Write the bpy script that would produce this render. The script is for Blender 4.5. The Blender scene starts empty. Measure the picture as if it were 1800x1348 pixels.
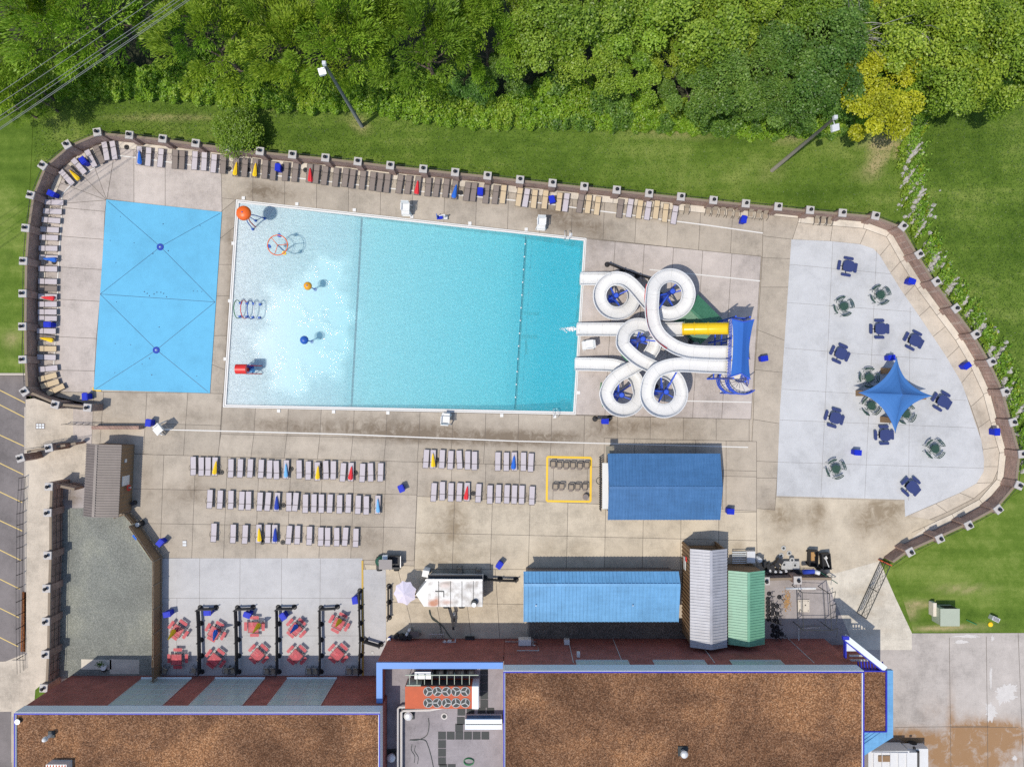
import bpy, math, random
import numpy as np
from mathutils import Vector, Matrix
from mathutils.geometry import tessellate_polygon
R = math.radians
sc = bpy.context.scene
col = sc.collection
random.seed(7); rng = np.random.default_rng(7)

# ------------------------------------------------------------- camera, sky, sun, exposure
H = 73.0            # flying height of the camera above the deck, metres
S = 0.06            # metres per photograph pixel on the deck
cam = bpy.data.objects.new('camera', bpy.data.cameras.new('camera')); col.objects.link(cam)
cam.location = (0, 0, H)
cam.data.sensor_fit = 'HORIZONTAL'; cam.data.sensor_width = 36
cam.data.lens = 36 * H / (1800 * S)
cam.data.clip_start = 0.5; cam.data.clip_end = 2000
sc.camera = cam
SUN_EL, SUN_AZ = R(67.0), R(216)          # azimuth measured from +x, counter-clockwise, towards the sun
world = bpy.data.worlds.new('World'); sc.world = world; world.use_nodes = True
wn = world.node_tree.nodes; wl = world.node_tree.links
bg = wn['Background']; sky = wn.new('ShaderNodeTexSky'); sky.sky_type = 'NISHITA'; sky.sun_disc = False
sky.sun_elevation = SUN_EL; sky.sun_rotation = R(90) - SUN_AZ
wl.new(sky.outputs[0], bg.inputs[0]); bg.inputs[1].default_value = 0.15
sd = bpy.data.lights.new('sun', 'SUN'); sd.energy = 3.1; sd.angle = R(0.55); sd.color = (1.0, 0.93, 0.82)
so = bpy.data.objects.new('sun', sd); col.objects.link(so)
d = Vector((math.cos(SUN_EL)*math.cos(SUN_AZ), math.cos(SUN_EL)*math.sin(SUN_AZ), math.sin(SUN_EL)))
so.location = d*90; so.rotation_euler = (-d).to_track_quat('-Z', 'Y').to_euler()
sc.view_settings.view_transform = 'Standard'; sc.view_settings.look = 'None'
sc.view_settings.exposure = 0.12; sc.view_settings.gamma = 1
sc.render.engine = 'CYCLES'
sc.cycles.max_bounces = 6; sc.cycles.transparent_max_bounces = 12; sc.cycles.diffuse_bounces = 3
sc.cycles.sample_clamp_indirect = 4; sc.cycles.use_denoising = False

def P(px, py, h=0.0):
    """survey point: a place read off the aerial photograph, with its height above the deck -> metres"""
    k = S*(H-h)/H
    return Vector(((px-900)*k, (674-py)*k, h))
def PP(pts, h=0.0): return [P(x, y, h) for x, y in pts]

# ------------------------------------------------------------- materials
def nodes_of(name):
    m = bpy.data.materials.new(name); m.use_nodes = True
    nt = m.node_tree; b = nt.nodes['Principled BSDF']
    return m, nt, b
class N:
    def __init__(s, nt): s.nt = nt
    def new(s, t, **kw):
        n = s.nt.nodes.new(t)
        for k, v in kw.items(): setattr(n, k, v)
        return n
    def link(s, a, b): s.nt.links.new(a, b)
    def pos(s):
        return s.new('ShaderNodeNewGeometry').outputs['Position']
    def noise(s, scale, detail=3, rough=.6, vec=None, dist=0.0, stretch=None):
        n = s.new('ShaderNodeTexNoise'); n.inputs['Scale'].default_value = scale
        n.inputs['Detail'].default_value = detail; n.inputs['Roughness'].default_value = rough
        n.inputs['Distortion'].default_value = dist
        v = vec or s.pos()
        if stretch:
            m = s.new('ShaderNodeMapping'); m.inputs['Scale'].default_value = stretch[:3]
            if len(stretch) > 3: m.inputs['Rotation'].default_value = (0, 0, stretch[3])
            s.link(v, m.inputs[0]); v = m.outputs[0]
        s.link(v, n.inputs['Vector']); return n.outputs['Fac']
    def ramp(s, fac, stops):
        r = s.new('ShaderNodeValToRGB'); e = r.color_ramp.elements
        while len(e) < len(stops): e.new(.5)
        for i, (p, c) in enumerate(stops):
            e[i].position = p; e[i].color = (*c, 1) if len(c) == 3 else c
        s.link(fac, r.inputs[0]); return r.outputs[0]
    def mix(s, fac, a, b, blend='MIX'):
        m = s.new('ShaderNodeMix', data_type='RGBA', blend_type=blend)
        for k, v in ((0, fac), (6, a), (7, b)):
            if hasattr(v, 'links') or hasattr(v, 'is_linked'): s.link(v, m.inputs[k])
            elif k == 0: m.inputs[0].default_value = v
            else: m.inputs[k].default_value = (*v, 1)
        return m.outputs[2]
    def math(s, op, a, b=None, c=None):
        m = s.new('ShaderNodeMath', operation=op)
        for i, v in enumerate((a, b, c)):
            if v is None: continue
            if hasattr(v, 'is_linked'): s.link(v, m.inputs[i])
            else: m.inputs[i].default_value = v
        return m.outputs[0]
    def attr(s, name):
        a = s.new('ShaderNodeAttribute'); a.attribute_name = name; return a
    def bump(s, h, strength, dist, b):
        n = s.new('ShaderNodeBump'); n.inputs['Strength'].default_value = strength
        n.inputs['Distance'].default_value = dist; s.link(h, n.inputs['Height']); s.link(n.outputs[0], b.inputs['Normal'])
def g3(v): return (v, v, v)
def mat(name, c, rough=.6, var=.12, scale=1.5, metal=0, bump=0, bscale=30, spec=.4):
    m, nt, b = nodes_of(name); n = N(nt)
    f = n.noise(scale, 5, .65)
    lo = tuple(max(0, x*(1-var)) for x in c); hi = tuple(min(1, x*(1+var)) for x in c)
    f2 = n.noise(scale*9, 3)
    n.link(n.mix(n.math('ADD', n.math('MULTIPLY', f, .65), n.math('MULTIPLY', f2, .35)), lo, hi), b.inputs['Base Color'])
    # widen the contrast of the noise
    b.inputs['Roughness'].default_value = rough; b.inputs['Metallic'].default_value = metal
    b.inputs['Specular IOR Level'].default_value = spec
    if bump: n.bump(n.noise(bscale, 3), bump, .02, b)
    return m

def concrete(name, c, stain_c=(.17,.13,.09), var=.16, blotch=.26, spec=.3):
    """broom finished concrete: tone (per slab) and stain (spilt water, rust and dirt) ride on the mesh"""
    m, nt, b = nodes_of(name); n = N(nt)
    big = n.noise(.11, 5, .6); mid = n.noise(.7, 6, .7); fine = n.noise(9, 4, .7)
    br = n.noise(1.6, 5, .75, stretch=(6, .5, 1)); br2 = n.noise(1.6, 5, .75, stretch=(.5, 6, 1))
    v = n.math('ADD', n.math('MULTIPLY', big, .35), n.math('MULTIPLY', mid, .3))
    v = n.math('ADD', v, n.math('MULTIPLY', fine, .15)); v = n.math('ADD', v, n.math('MULTIPLY', br, .1)); v = n.math('ADD', v, n.math('MULTIPLY', br2, .1))
    base = n.ramp(v, [(.40, tuple(x*(1-var*2.0) for x in c)), (.5, c), (.60, tuple(min(.9, x*(1+var*1.2)) for x in c))])
    t = n.attr('tone').outputs['Fac']
    base = n.mix(1.0, base, n.mix(n.math('ADD', t, .5), g3(.74), g3(1.26)), 'MULTIPLY')
    blt = n.ramp(n.noise(.32, 7, .72, dist=.6), [(.52, g3(0)), (.70, g3(1))])
    base = n.mix(n.math('MULTIPLY', blt, blotch), base, tuple(x*.55 for x in c))
    st = n.attr('stain').outputs['Fac']
    sn = n.ramp(n.noise(.9, 7, .75, dist=.8), [(.30, g3(0)), (.62, g3(1))])
    base = n.mix(n.math('MINIMUM', n.math('MULTIPLY', st, n.math('ADD', n.math('MULTIPLY', sn, 1.0), .15)), .9), base, stain_c)
    sp = n.ramp(n.noise(3.3, 4, .9), [(.70, g3(0)), (.78, g3(1))])
    base = n.mix(n.math('MULTIPLY', sp, .34), base, (.2,.18,.16))
    n.link(base, b.inputs['Base Color']); b.inputs['Roughness'].default_value = .82
    b.inputs['Specular IOR Level'].default_value = spec
    n.bump(fine, .15, .01, b)
    return m
M = {}
M['deck'] = concrete('deck_concrete', (.415,.36,.29))
M['deck_warm'] = concrete('warm_concrete', (.52,.45,.345), (.24,.185,.12), blotch=.3)
M['deck_pink'] = concrete('pale_concrete', (.47,.415,.375), blotch=.16)
M['walk'] = concrete('walk_concrete', (.52,.455,.37), blotch=.06)
M['ledge'] = concrete('ledge_concrete', (.60,.545,.46), blotch=.08)
M['paint'] = concrete('grey_white_paint', (.50,.505,.51), (.40,.40,.40), var=.09, blotch=.30)
M['paint2'] = concrete('worn_white_paint', (.46,.455,.455), (.42,.40,.37), var=.1, blotch=.14)
M['apron'] = concrete('apron_concrete', (.60,.55,.46), (.36,.29,.2), blotch=.12)
M['drive'] = concrete('drive_concrete', (.43,.39,.355), (.29,.155,.06), blotch=.2)
M['yard'] = concrete('yard_slab', (.34,.31,.30), blotch=.4)
M['asphalt'] = concrete('parking_asphalt', (.185,.165,.16), (.08,.08,.08), blotch=.25)
M['joint'] = mat('joint_filler', (.13,.11,.09), .9, .3)
M['line'] = mat('road_paint_white', (.66,.64,.60), .6, .1, 3)
M['lineY'] = mat('road_paint_yellow', (.62,.46,.16), .7, .2, 3)
M['gold'] = mat('worn_yellow_strip', (.50,.33,.06), .7, .25, 3)
M['fanm'] = mat('fan_blade', (.42,.42,.40), .5, .3, 4)
M['yel'] = mat('yellow_paint', (.78,.50,.03), .6, .08, 3)
M['redp'] = mat('red_kerb_paint', (.40,.07,.06), .7, .2, 3)
M['wash'] = mat('old_whitewash', (.56,.53,.50), .8, .25, 2)
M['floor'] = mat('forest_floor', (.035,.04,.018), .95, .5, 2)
M['curb'] = mat('kerb_concrete', (.46,.41,.35), .8, .15, 2)

def grass_mat(name, a, b_, c_):
    m, nt, b = nodes_of(name); n = N(nt)
    big = n.noise(.09, 5, .62, dist=.4); mid = n.noise(.8, 6, .75); fine = n.noise(7, 6, .85)
    mow = n.noise(.35, 3, .6, stretch=(.12, 1.9, 1, R(-6)))
    v = n.math('ADD', n.math('MULTIPLY', big, .42), n.math('MULTIPLY', mid, .22))
    v = n.math('ADD', v, n.math('MULTIPLY', fine, .16)); v = n.math('ADD', v, n.math('MULTIPLY', mow, .20))
    base = n.ramp(v, [(.40, a), (.50, b_), (.61, c_)])
    dry = n.ramp(n.noise(1.9, 7, .85), [(.60, g3(0)), (.78, g3(1))])
    base = n.mix(n.math('MULTIPLY', dry, .5), base, (.20,.185,.06))
    st = n.attr('stain').outputs['Fac']; sn = n.ramp(n.noise(1.3, 7, .8), [(.30, g3(0)), (.66, g3(1))])
    base = n.mix(n.math('MINIMUM', n.math('MULTIPLY', st, n.math('ADD', n.math('MULTIPLY', sn, 1.5), .25)), .92), base, (.40,.33,.17))
    n.link(base, b.inputs['Base Color']); b.inputs['Roughness'].default_value = .9; b.inputs['Specular IOR Level'].default_value = .1
    n.bump(n.math('ADD', fine, n.noise(22, 4, .9)), .7, .06, b)
    return m
M['grass'] = grass_mat('mown_grass', (.056,.108,.012), (.115,.185,.026), (.235,.29,.07))

def leaf_mat(name, dark, light, tip, trans=.35):
    m, nt, b = nodes_of(name); n = N(nt)
    a = n.attr('leafvar').outputs['Fac']
    big = n.noise(.35, 4, .6)
    v = n.math('ADD', n.math('MULTIPLY', a, .65), n.math('MULTIPLY', big, .45))
    c = n.ramp(v, [(.12, dark), (.5, light), (.92, tip)])
    oi = n.new('ShaderNodeObjectInfo').outputs['Random']
    c = n.mix(1, c, n.ramp(oi, [(0, (.72,.80,.75)), (.35, (1.0,1.0,1.0)), (.65, (1.15,1.05,.85)), (1, (.88,1.06,1.0))]), 'MULTIPLY')
    nt.nodes.remove(b); out = nt.nodes['Material Output']
    df = n.new('ShaderNodeBsdfDiffuse'); tr = n.new('ShaderNodeBsdfTranslucent'); gl = n.new('ShaderNodeBsdfGlossy')
    gl.inputs['Roughness'].default_value = .45; n.link(c, df.inputs[0]); n.link(n.mix(1, c, (1.0,1.1,.5), 'MULTIPLY'), tr.inputs[0])
    m1 = n.new('ShaderNodeMixShader'); m1.inputs[0].default_value = trans; n.link(df.outputs[0], m1.inputs[1]); n.link(tr.outputs[0], m1.inputs[2])
    m2 = n.new('ShaderNodeMixShader'); m2.inputs[0].default_value = .03; n.link(m1.outputs[0], m2.inputs[1]); n.link(gl.outputs[0], m2.inputs[2])
    n.link(m2.outputs[0], out.inputs[0])
    return m
M['leafA'] = leaf_mat('willow_leaves', (.055,.11,.008), (.215,.335,.024), (.44,.58,.09))
M['leafB'] = leaf_mat('broad_leaves', (.055,.11,.012), (.22,.34,.028), (.48,.60,.09))
M['leafC'] = leaf_mat('ivy_leaves', (.030,.08,.016), (.11,.22,.032), (.27,.42,.09))
M['leafD'] = leaf_mat('yellow_leaves', (.12,.15,.008), (.36,.42,.02), (.62,.66,.06))
M['leafG'] = leaf_mat('weed_leaves', (.06,.14,.010), (.18,.36,.028), (.38,.56,.08))
M['bark'] = mat('bark', (.13,.10,.075), .9, .3, 4)

def brick_mat(name, c1, c2, mortar, sx=4.2, hor=False):
    m, nt, b = nodes_of(name); n = N(nt)
    p = n.pos(); s3 = n.new('ShaderNodeSeparateXYZ'); n.link(p, s3.inputs[0])
    cx = n.new('ShaderNodeCombineXYZ')
    n.link(n.math('ADD', s3.outputs[0], n.math('MULTIPLY', s3.outputs[1], .83)), cx.inputs[0])
    n.link(s3.outputs[2], cx.inputs[1])
    t = n.new('ShaderNodeTexBrick'); n.link(cx.outputs[0], t.inputs['Vector'])
    t.inputs['Scale'].default_value = sx; t.inputs['Color1'].default_value = (*c1, 1); t.inputs['Color2'].default_value = (*c2, 1)
    t.inputs['Mortar'].default_value = (*mortar, 1); t.inputs['Mortar Size'].default_value = .035; t.inputs['Brick Width'].default_value = 1.0; t.inputs['Row Height'].default_value = .42
    f = n.noise(.8, 6, .7)
    c = n.mix(1, t.outputs[0], n.ramp(f, [(.3, g3(.70)), (.7, g3(1.25))]), 'MULTIPLY')
    n.link(c, b.inputs['Base Color']); b.inputs['Roughness'].default_value = .9
    return m
M['brick'] = brick_mat('dark_red_brick', (.36,.070,.045), (.26,.055,.04), (.44,.27,.22))
M['brickF'] = brick_mat('fence_brick', (.36,.22,.17), (.24,.15,.12), (.46,.38,.32), 3.4)

def stripe_metal(name, c, rough=.45, var=.1):
    
    m, nt, b = nodes_of(name); n = N(nt)
    a = n.noise(.5, 5, .7); st = n.noise(1.0, 5, .8, stretch=(3, .3, 1)); st2 = n.noise(1.0, 5, .8, stretch=(.3, 3, 1))
    v = n.math('ADD', n.math('MULTIPLY', a, .4), n.math('ADD', n.math('MULTIPLY', st, .3), n.math('MULTIPLY', st2, .3)))
    base = n.ramp(v, [(.38, tuple(x*.80 for x in c)), (.5, c), (.62, tuple(min(1, x*1.14+.01) for x in c))])
    sp = n.ramp(n.noise(5, 4, .9), [(.68, g3(0)), (.76, g3(1))])
    n.link(n.mix(n.math('MULTIPLY', sp, .30), base, (.20,.17,.14)), b.inputs['Base Color']); b.inputs['Roughness'].default_value = rough
    return m
M['roofB'] = stripe_metal('blue_metal_roof', (.045,.145,.32))
M['roofB2'] = stripe_metal('light_blue_metal_roof', (.13,.33,.56))
M['roofG'] = stripe_metal('grey_metal_roof', (.34,.345,.38))
M['roofGr'] = stripe_metal('green_metal_roof', (.14,.335,.225))
M['roofDg'] = stripe_metal('dark_green_metal_roof', (.055,.19,.11))
M['roofBr'] = stripe_metal('brown_metal_roof', (.17,.14,.125))
M['wood'] = mat('weathered_timber', (.26,.165,.09), .85, .35, 2.5)
M['woodG'] = mat('greyed_timber', (.24,.19,.14), .85, .3, 3)
M['cap'] = mat('cast_stone_cap', (.47,.445,.425), .8, .15, 3)
M['black'] = mat('black_plastic', (.018,.018,.02), .55, .3, 4)
M['iron'] = mat('black_iron', (.03,.03,.035), .6, .3)
M['dark'] = mat('dark_frame', (.07,.06,.055), .6, .3)
M['white'] = mat('white_gelcoat', (.66,.66,.65), .30, .16, 1.0)
M['whitep'] = mat('white_plastic', (.68,.68,.66), .4, .05, 3)
M['poolw'] = mat('pool_coping', (.70,.69,.66), .6, .12, 3)
M['plaster'] = mat('pool_plaster', (.80,.82,.82), .7, .05, 1)
M['tileB'] = mat('dark_blue_tile', (.005,.03,.09), .4, .2)
M['tileG'] = mat('green_tile', (.01,.07,.06), .4, .2)
M['slW'] = mat('pale_lavender_sling', (.50,.455,.475), .8, .07, 12)
M['slT'] = mat('taupe_sling', (.225,.185,.160), .8, .12, 12)
M['slN'] = mat('tan_sling', (.56,.44,.28), .8, .10, 12)
M['slC'] = mat('beige_sling', (.34,.28,.21), .8, .12, 12)
M['binB'] = mat('blue_bin_plastic', (.012,.03,.47), .5, .12, 2, spec=.15)
M['umY'] = mat('yellow_canvas', (.86,.56,.015), .8, .12, 5)
M['umR'] = mat('red_canvas', (.72,.035,.045), .8, .15, 5)
M['umB'] = mat('blue_canvas', (.02,.13,.55), .8, .2, 5)
M['umD'] = mat('navy_canvas', (.02,.05,.36), .8, .2, 5)
M['umL'] = mat('sky_blue_canvas', (.16,.42,.72), .8, .15, 5)
M['shade'] = mat('blue_shade_cloth', (.03,.13,.46), .8, .10, .8)
M['star'] = mat('mid_blue_shade_cloth', (.048,.165,.43), .75, .10, .8)
M['slideB'] = mat('blue_steel', (.03,.09,.55), .4, .12)
M['yelG'] = mat('yellow_gelcoat', (.80,.52,.01), .25, .05, 1.5)
M['org'] = mat('orange_plastic', (.75,.13,.015), .4, .2, 1.5)
M['orgY'] = mat('amber_plastic', (.70,.33,.02), .4, .15, 2)
M['toyB'] = mat('blue_plastic', (.02,.10,.42), .4, .15, 2)
M['toyG'] = mat('green_pipe', (.03,.20,.07), .4, .15, 2)
M['toyR'] = mat('red_pipe', (.65,.03,.025), .4, .15, 2)
M['toyW'] = mat('white_pipe', (.75,.75,.75), .4, .1, 2)
M['tabB'] = mat('navy_coated_mesh', (.030,.045,.15), .55, .2, 6)
M['tabG'] = mat('green_coated_wire', (.030,.075,.055), .55, .25, 6)
M['tabR'] = mat('red_coated_mesh', (.52,.055,.075), .55, .2, 6)
M['tabRf'] = mat('dark_red_frame', (.20,.02,.025), .55, .2, 6)
M['fascia'] = mat('pale_fascia', (.70,.75,.78), .5, .12, .6)
M['royal'] = mat('royal_blue_trim', (.022,.03,.40), .5, .12, 1)
M['skyb'] = mat('sky_blue_fascia', (.12,.27,.62), .5, .1, .6)
M['glass'] = mat('green_tinted_glazing', (.40,.47,.44), .3, .14, .5, spec=.6)
M['alu'] = mat('aluminium', (.60,.60,.60), .4, .1, 2, metal=.4)
M['metalW'] = mat('galvanised_vent', (.66,.66,.66), .4, .15, 3, metal=.2)
M['membrane'] = concrete('roof_membrane', (.29,.265,.275), blotch=.35)
M['rust'] = mat('rust_red_panel', (.48,.085,.025), .6, .4, 1.5)
M['grate'] = mat('dark_grille', (.035,.04,.04), .6, .3, 8)
M['rock'] = mat('limestone_rock', (.43,.41,.39), .9, .35, 3)
M['rope'] = mat('cable', (.20,.21,.20), .6, .1)
M['pipeW'] = mat('pipe_insulation', (.58,.55,.52), .7, .15, 2)
M['pale_green'] = mat('pale_green_enamel', (.38,.42,.33), .5, .1)
M['fabricW'] = mat('faded_lilac_canvas', (.66,.61,.70), .8, .06, 2)
M['tyre'] = mat('tyre_rubber', (.025,.025,.025), .8, .2)
M['green'] = mat('dark_green_body', (.02,.08,.05), .4, .2)
M['rooftan'] = mat('grey_tan_roof', (.26,.235,.225), .6, .12)
M['cardb'] = mat('cardboard', (.42,.24,.09), .8, .2)
M['pole'] = mat('weathered_pole', (.16,.17,.155), .8, .25, 2)
M['poleW'] = mat('grey_timber_pole', (.22,.20,.155), .8, .25, 2)
M['hose'] = mat('dark_hose', (.05,.07,.06), .7, .1)

def gravel_mat(name, stops, s=7, spec=.2, patch=.5, lift=((.35,g3(.72)),(.62,g3(1.25)))):
    m, nt, b = nodes_of(name); n = N(nt)
    v = n.new('ShaderNodeTexVoronoi'); v.inputs['Scale'].default_value = s; n.link(n.pos(), v.inputs['Vector'])
    s3 = n.new('ShaderNodeSeparateColor'); n.link(v.outputs['Color'], s3.inputs[0])
    f = n.math('ADD', n.math('MULTIPLY', s3.outputs[0], .6), n.math('MULTIPLY', n.noise(s*.45, 5, .8), .45))
    c = n.ramp(f, stops)
    c = n.mix(patch, c, n.mix(1, c, n.ramp(n.noise(.16, 6, .65, dist=.5), [(.36, (.50,.46,.45)), (.50, (.92,.88,.85)), (.64, (1.55,1.45,1.25))]), 'MULTIPLY'))
    st = n.attr('stain').outputs['Fac']
    c = n.mix(n.math('MULTIPLY', st, .8), c, (.52,.26,.10))
    n.link(c, b.inputs['Base Color']); b.inputs['Roughness'].default_value = .9; b.inputs['Specular IOR Level'].default_value = spec
    n.bump(s3.outputs[0], .8, .04, b)
    return m
M['roofgravel'] = gravel_mat('brown_roof_gravel', [(.10,(.035,.019,.012)), (.36,(.13,.066,.034)), (.60,(.225,.112,.055)), (.90,(.38,.24,.15))], 13, patch=.8)
M['greygravel'] = gravel_mat('grey_green_gravel', [(.15,(.15,.16,.14)), (.5,(.225,.24,.215)), (.85,(.31,.32,.29))], 16, patch=.35)
M['mulch'] = gravel_mat('red_mulch', [(.2,(.09,.03,.012)), (.6,(.22,.08,.03)), (.9,(.33,.16,.07))], 14, patch=.3)
M['dirt'] = gravel_mat('grey_dirt', [(.2,(.09,.08,.07)), (.6,(.15,.135,.12)), (.9,(.22,.2,.18))], 10, patch=.4)

# water: tinted clear body over a pale floor, rippled surface that mirrors the sun
def water_mat():
    m, nt, b = nodes_of('rippled_pool_water'); n = N(nt); nt.nodes.remove(b); out = nt.nodes['Material Output']
    r1 = n.noise(2.4, 4, .68, dist=1.6, stretch=(1, 1.8, 1, R(25)))
    r2 = n.noise(6.6, 3, .6, dist=.8, stretch=(1.5, 1, 1, R(-30)))
    h = n.math('ADD', n.math('MULTIPLY', r1, .7), n.math('MULTIPLY', r2, .35))
    calm = n.ramp(n.math('ADD', n.attr('calm').outputs['Fac'], n.math('MULTIPLY', n.math('SUBTRACT', n.noise(.8, 4, .65), .5), .9)), [(.10, g3(0)), (.85, g3(1))])
    h = n.math('MULTIPLY', h, n.math('SUBTRACT', 1.0, n.math('MULTIPLY', calm, .96)))
    bp = n.new('ShaderNodeBump'); bp.inputs['Strength'].default_value = 1.0; bp.inputs['Distance'].default_value = .20
    n.link(h, bp.inputs['Height'])
    tr = n.new('ShaderNodeBsdfTransparent'); tr.inputs[0].default_value = (.97, .995, 1, 1)
    gl = n.new('ShaderNodeBsdfGlossy'); n.link(n.math('ADD', .012, n.math('MULTIPLY', n.math('SUBTRACT', 1.0, calm), .21)), gl.inputs['Roughness']); n.link(bp.outputs[0], gl.inputs['Normal'])
    bd = n.new('ShaderNodeBump'); bd.inputs['Distance'].default_value = .085; n.link(h, bd.inputs['Height'])
    df = n.new('ShaderNodeBsdfDiffuse'); df.inputs[0].default_value = (.28, .78, .88, 1); n.link(bd.outputs[0], df.inputs['Normal'])
    n.link(n.ramp(n.attr('deep').outputs['Fac'], [(0, (.74,.85,.92)), (.30, (.58,.85,.93)), (.40, (.46,.92,.97)), (.75, (.26,.88,.95)), (.90, (.12,.80,.92))]), df.inputs[0])
    fr = n.new('ShaderNodeFresnel'); fr.inputs['IOR'].default_value = 1.36; n.link(bp.outputs[0], fr.inputs['Normal'])
    dep = n.attr('deep').outputs['Fac']
    a = n.new('ShaderNodeMixShader'); n.link(n.math('ADD', .31, n.math('MULTIPLY', dep, .03)), a.inputs[0]); n.link(tr.outputs[0], a.inputs[1]); n.link(df.outputs[0], a.inputs[2])
    c = n.new('ShaderNodeMixShader'); n.link(n.math('MULTIPLY', fr.outputs[0], 1.3), c.inputs[0]); n.link(a.outputs[0], c.inputs[1]); n.link(gl.outputs[0], c.inputs[2])
    n.link(c.outputs[0], out.inputs['Surface'])
    ab = n.new('ShaderNodeVolumeAbsorption'); ab.inputs[0].default_value = (.0, .80, .90, 1); ab.inputs['Density'].default_value = .52
    n.link(ab.outputs[0], out.inputs['Volume'])
    return m
M['water'] = water_mat()

# ------------------------------------------------------------- mesh helpers
def wloc(o):
    v = Vector((0, 0, 0))
    while o is not None: v += o.location; o = o.parent
    return v
class MB:
    def __init__(s): s.v = []; s.f = []; s.smooth = False; s.sm = []
    def add(s, vs, fs, smooth=False):
        k = len(s.v); s.v += [tuple(x) for x in vs]; s.f += [tuple(i+k for i in f) for f in fs]; s.sm += [smooth]*len(fs); return s
    def box(s, c, size, rz=0, top=1.0, tilt=None):
        x, y, z = size[0]/2, size[1]/2, size[2]/2
        vs = [Vector((sx*x*(top if sz > 0 else 1), sy*y*(top if sz > 0 else 1), sz*z)) for sz in (-1, 1) for sy in (-1, 1) for sx in (-1, 1)]
        m = Matrix.Rotation(rz, 3, 'Z')
        if tilt: m = m @ Matrix.Rotation(tilt[1], 3, 'Y') @ Matrix.Rotation(tilt[0], 3, 'X')
        vs = [m @ v + Vector(c) for v in vs]
        return s.add(vs, [(0,2,3,1), (4,5,7,6), (0,1,5,4), (2,6,7,3), (0,4,6,2), (1,3,7,5)])
    def bar(s, a, b, w, h=None):
        a = Vector(a); b = Vector(b); h = h or w; dd = b-a
        if dd.length < 1e-6: return s
        q = dd.to_track_quat('X', 'Z').to_matrix(); L = dd.length/2
        vs = [q @ Vector((sx*L, sy*w/2, sz*h/2)) + (a+b)/2 for sz in (-1, 1) for sy in (-1, 1) for sx in (-1, 1)]
        return s.add(vs, [(0,2,3,1), (4,5,7,6), (0,1,5,4), (2,6,7,3), (0,4,6,2), (1,3,7,5)])
    def cyl(s, c, r, h, n=14, r2=None, smooth=True):
        r2 = r if r2 is None else r2; c = Vector(c)
        vs = [c + Vector((r*math.cos(2*math.pi*i/n), r*math.sin(2*math.pi*i/n), 0)) for i in range(n)] + \
             [c + Vector((r2*math.cos(2*math.pi*i/n), r2*math.sin(2*math.pi*i/n), h)) for i in range(n)]
        s.add(vs, [(i, (i+1) % n, n+(i+1) % n, n+i) for i in range(n)], smooth)
        k = len(s.v)-2*n; s.f += [tuple(k+n+i for i in range(n)), tuple(k+n-1-i for i in range(n))]; s.sm += [False, False]
        return s
    def tube(s, pts, r, n=8, closed=False, rf=None):
        pts = [Vector(p) for p in pts]; m = len(pts); vs = []
        for i, p in enumerate(pts):
            a = pts[i-1] if (i > 0 or closed) else p; b = pts[(i+1) % m] if (i < m-1 or closed) else p
            t = (b-a); t = t.normalized() if t.length > 1e-9 else Vector((0, 0, 1))
            u = t.cross(Vector((0, 0, 1)));
            if u.length < 1e-3: u = Vector((1, 0, 0))
            u.normalize(); w = t.cross(u); rr = r if rf is None else rf(i/(m-1))
            vs += [p + (u*math.cos(2*math.pi*j/n) + w*math.sin(2*math.pi*j/n))*rr for j in range(n)]
        fs = []
        for i in range(m if closed else m-1):
            k = (i+1) % m
            fs += [(i*n+j, i*n+(j+1) % n, k*n+(j+1) % n, k*n+j) for j in range(n)]
        s.add(vs, fs, True)
        if not closed:
            k = len(s.v)-len(vs)
            s.f += [tuple(k+j for j in range(n)), tuple(k+len(vs)-1-j for j in range(n))]; s.sm += [False, False]
        return s
    def prism(s, poly, z0, z1):
        """poly: world (x,y[,z]) points"""
        pts = [Vector((p[0], p[1], 0)) for p in poly]
        if sum((pts[i].x*pts[(i+1) % len(pts)].y - pts[(i+1) % len(pts)].x*pts[i].y) for i in range(len(pts))) < 0: pts.reverse()
        n = len(pts); tris = tessellate_polygon([pts])
        vs = [(p.x, p.y, z1) for p in pts] + [(p.x, p.y, z0) for p in pts]
        fs = []
        for t in tris:
            a, b, c = (pts[i] for i in t)
            if (b-a).cross(c-a).z < 0: t = (t[0], t[2], t[1])
            fs.append(tuple(t)); fs.append(tuple(i+n for i in reversed(t)))
        fs += [(i, i+n, (i+1) % n+n, (i+1) % n) for i in range(n)]
        return s.add(vs, fs)
    def sheet(s, poly, z, holes=()):
        rings = [[Vector((p[0], p[1], 0)) for p in r] for r in [poly, *holes]]
        flat = [p for r in rings for p in r]
        fs = []
        for t in tessellate_polygon(rings):
            a, b, c = (flat[i] for i in t)
            cr = (b-a).cross(c-a).z
            if abs(cr) < 1e-9: continue
            fs.append(tuple(t) if cr > 0 else (t[0], t[2], t[1]))
        return s.add([(p.x, p.y, z) for p in flat], fs)
    def dome(s, c, r, h, n=20, m=6, flat=None):
        c = Vector(c); vs = [c+Vector((0, 0, h))]; fs = []
        for j in range(1, m+1):
            a = math.pi/2*j/m
            vs += [c + Vector((r*math.sin(a)*math.cos(2*math.pi*i/n), r*math.sin(a)*math.sin(2*math.pi*i/n), h*math.cos(a))) for i in range(n)]
        fs += [(0, 1+i, 1+(i+1) % n) for i in range(n)]
        for j in range(m-1):
            fs += [(1+j*n+i, 1+(j+1)*n+i, 1+(j+1)*n+(i+1) % n, 1+j*n+(i+1) % n) for i in range(n)]
        s.add(vs, fs, True); k = len(s.v)-n; s.f.append(tuple(k+n-1-i for i in range(n))); s.sm.append(False)
        return s
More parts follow.
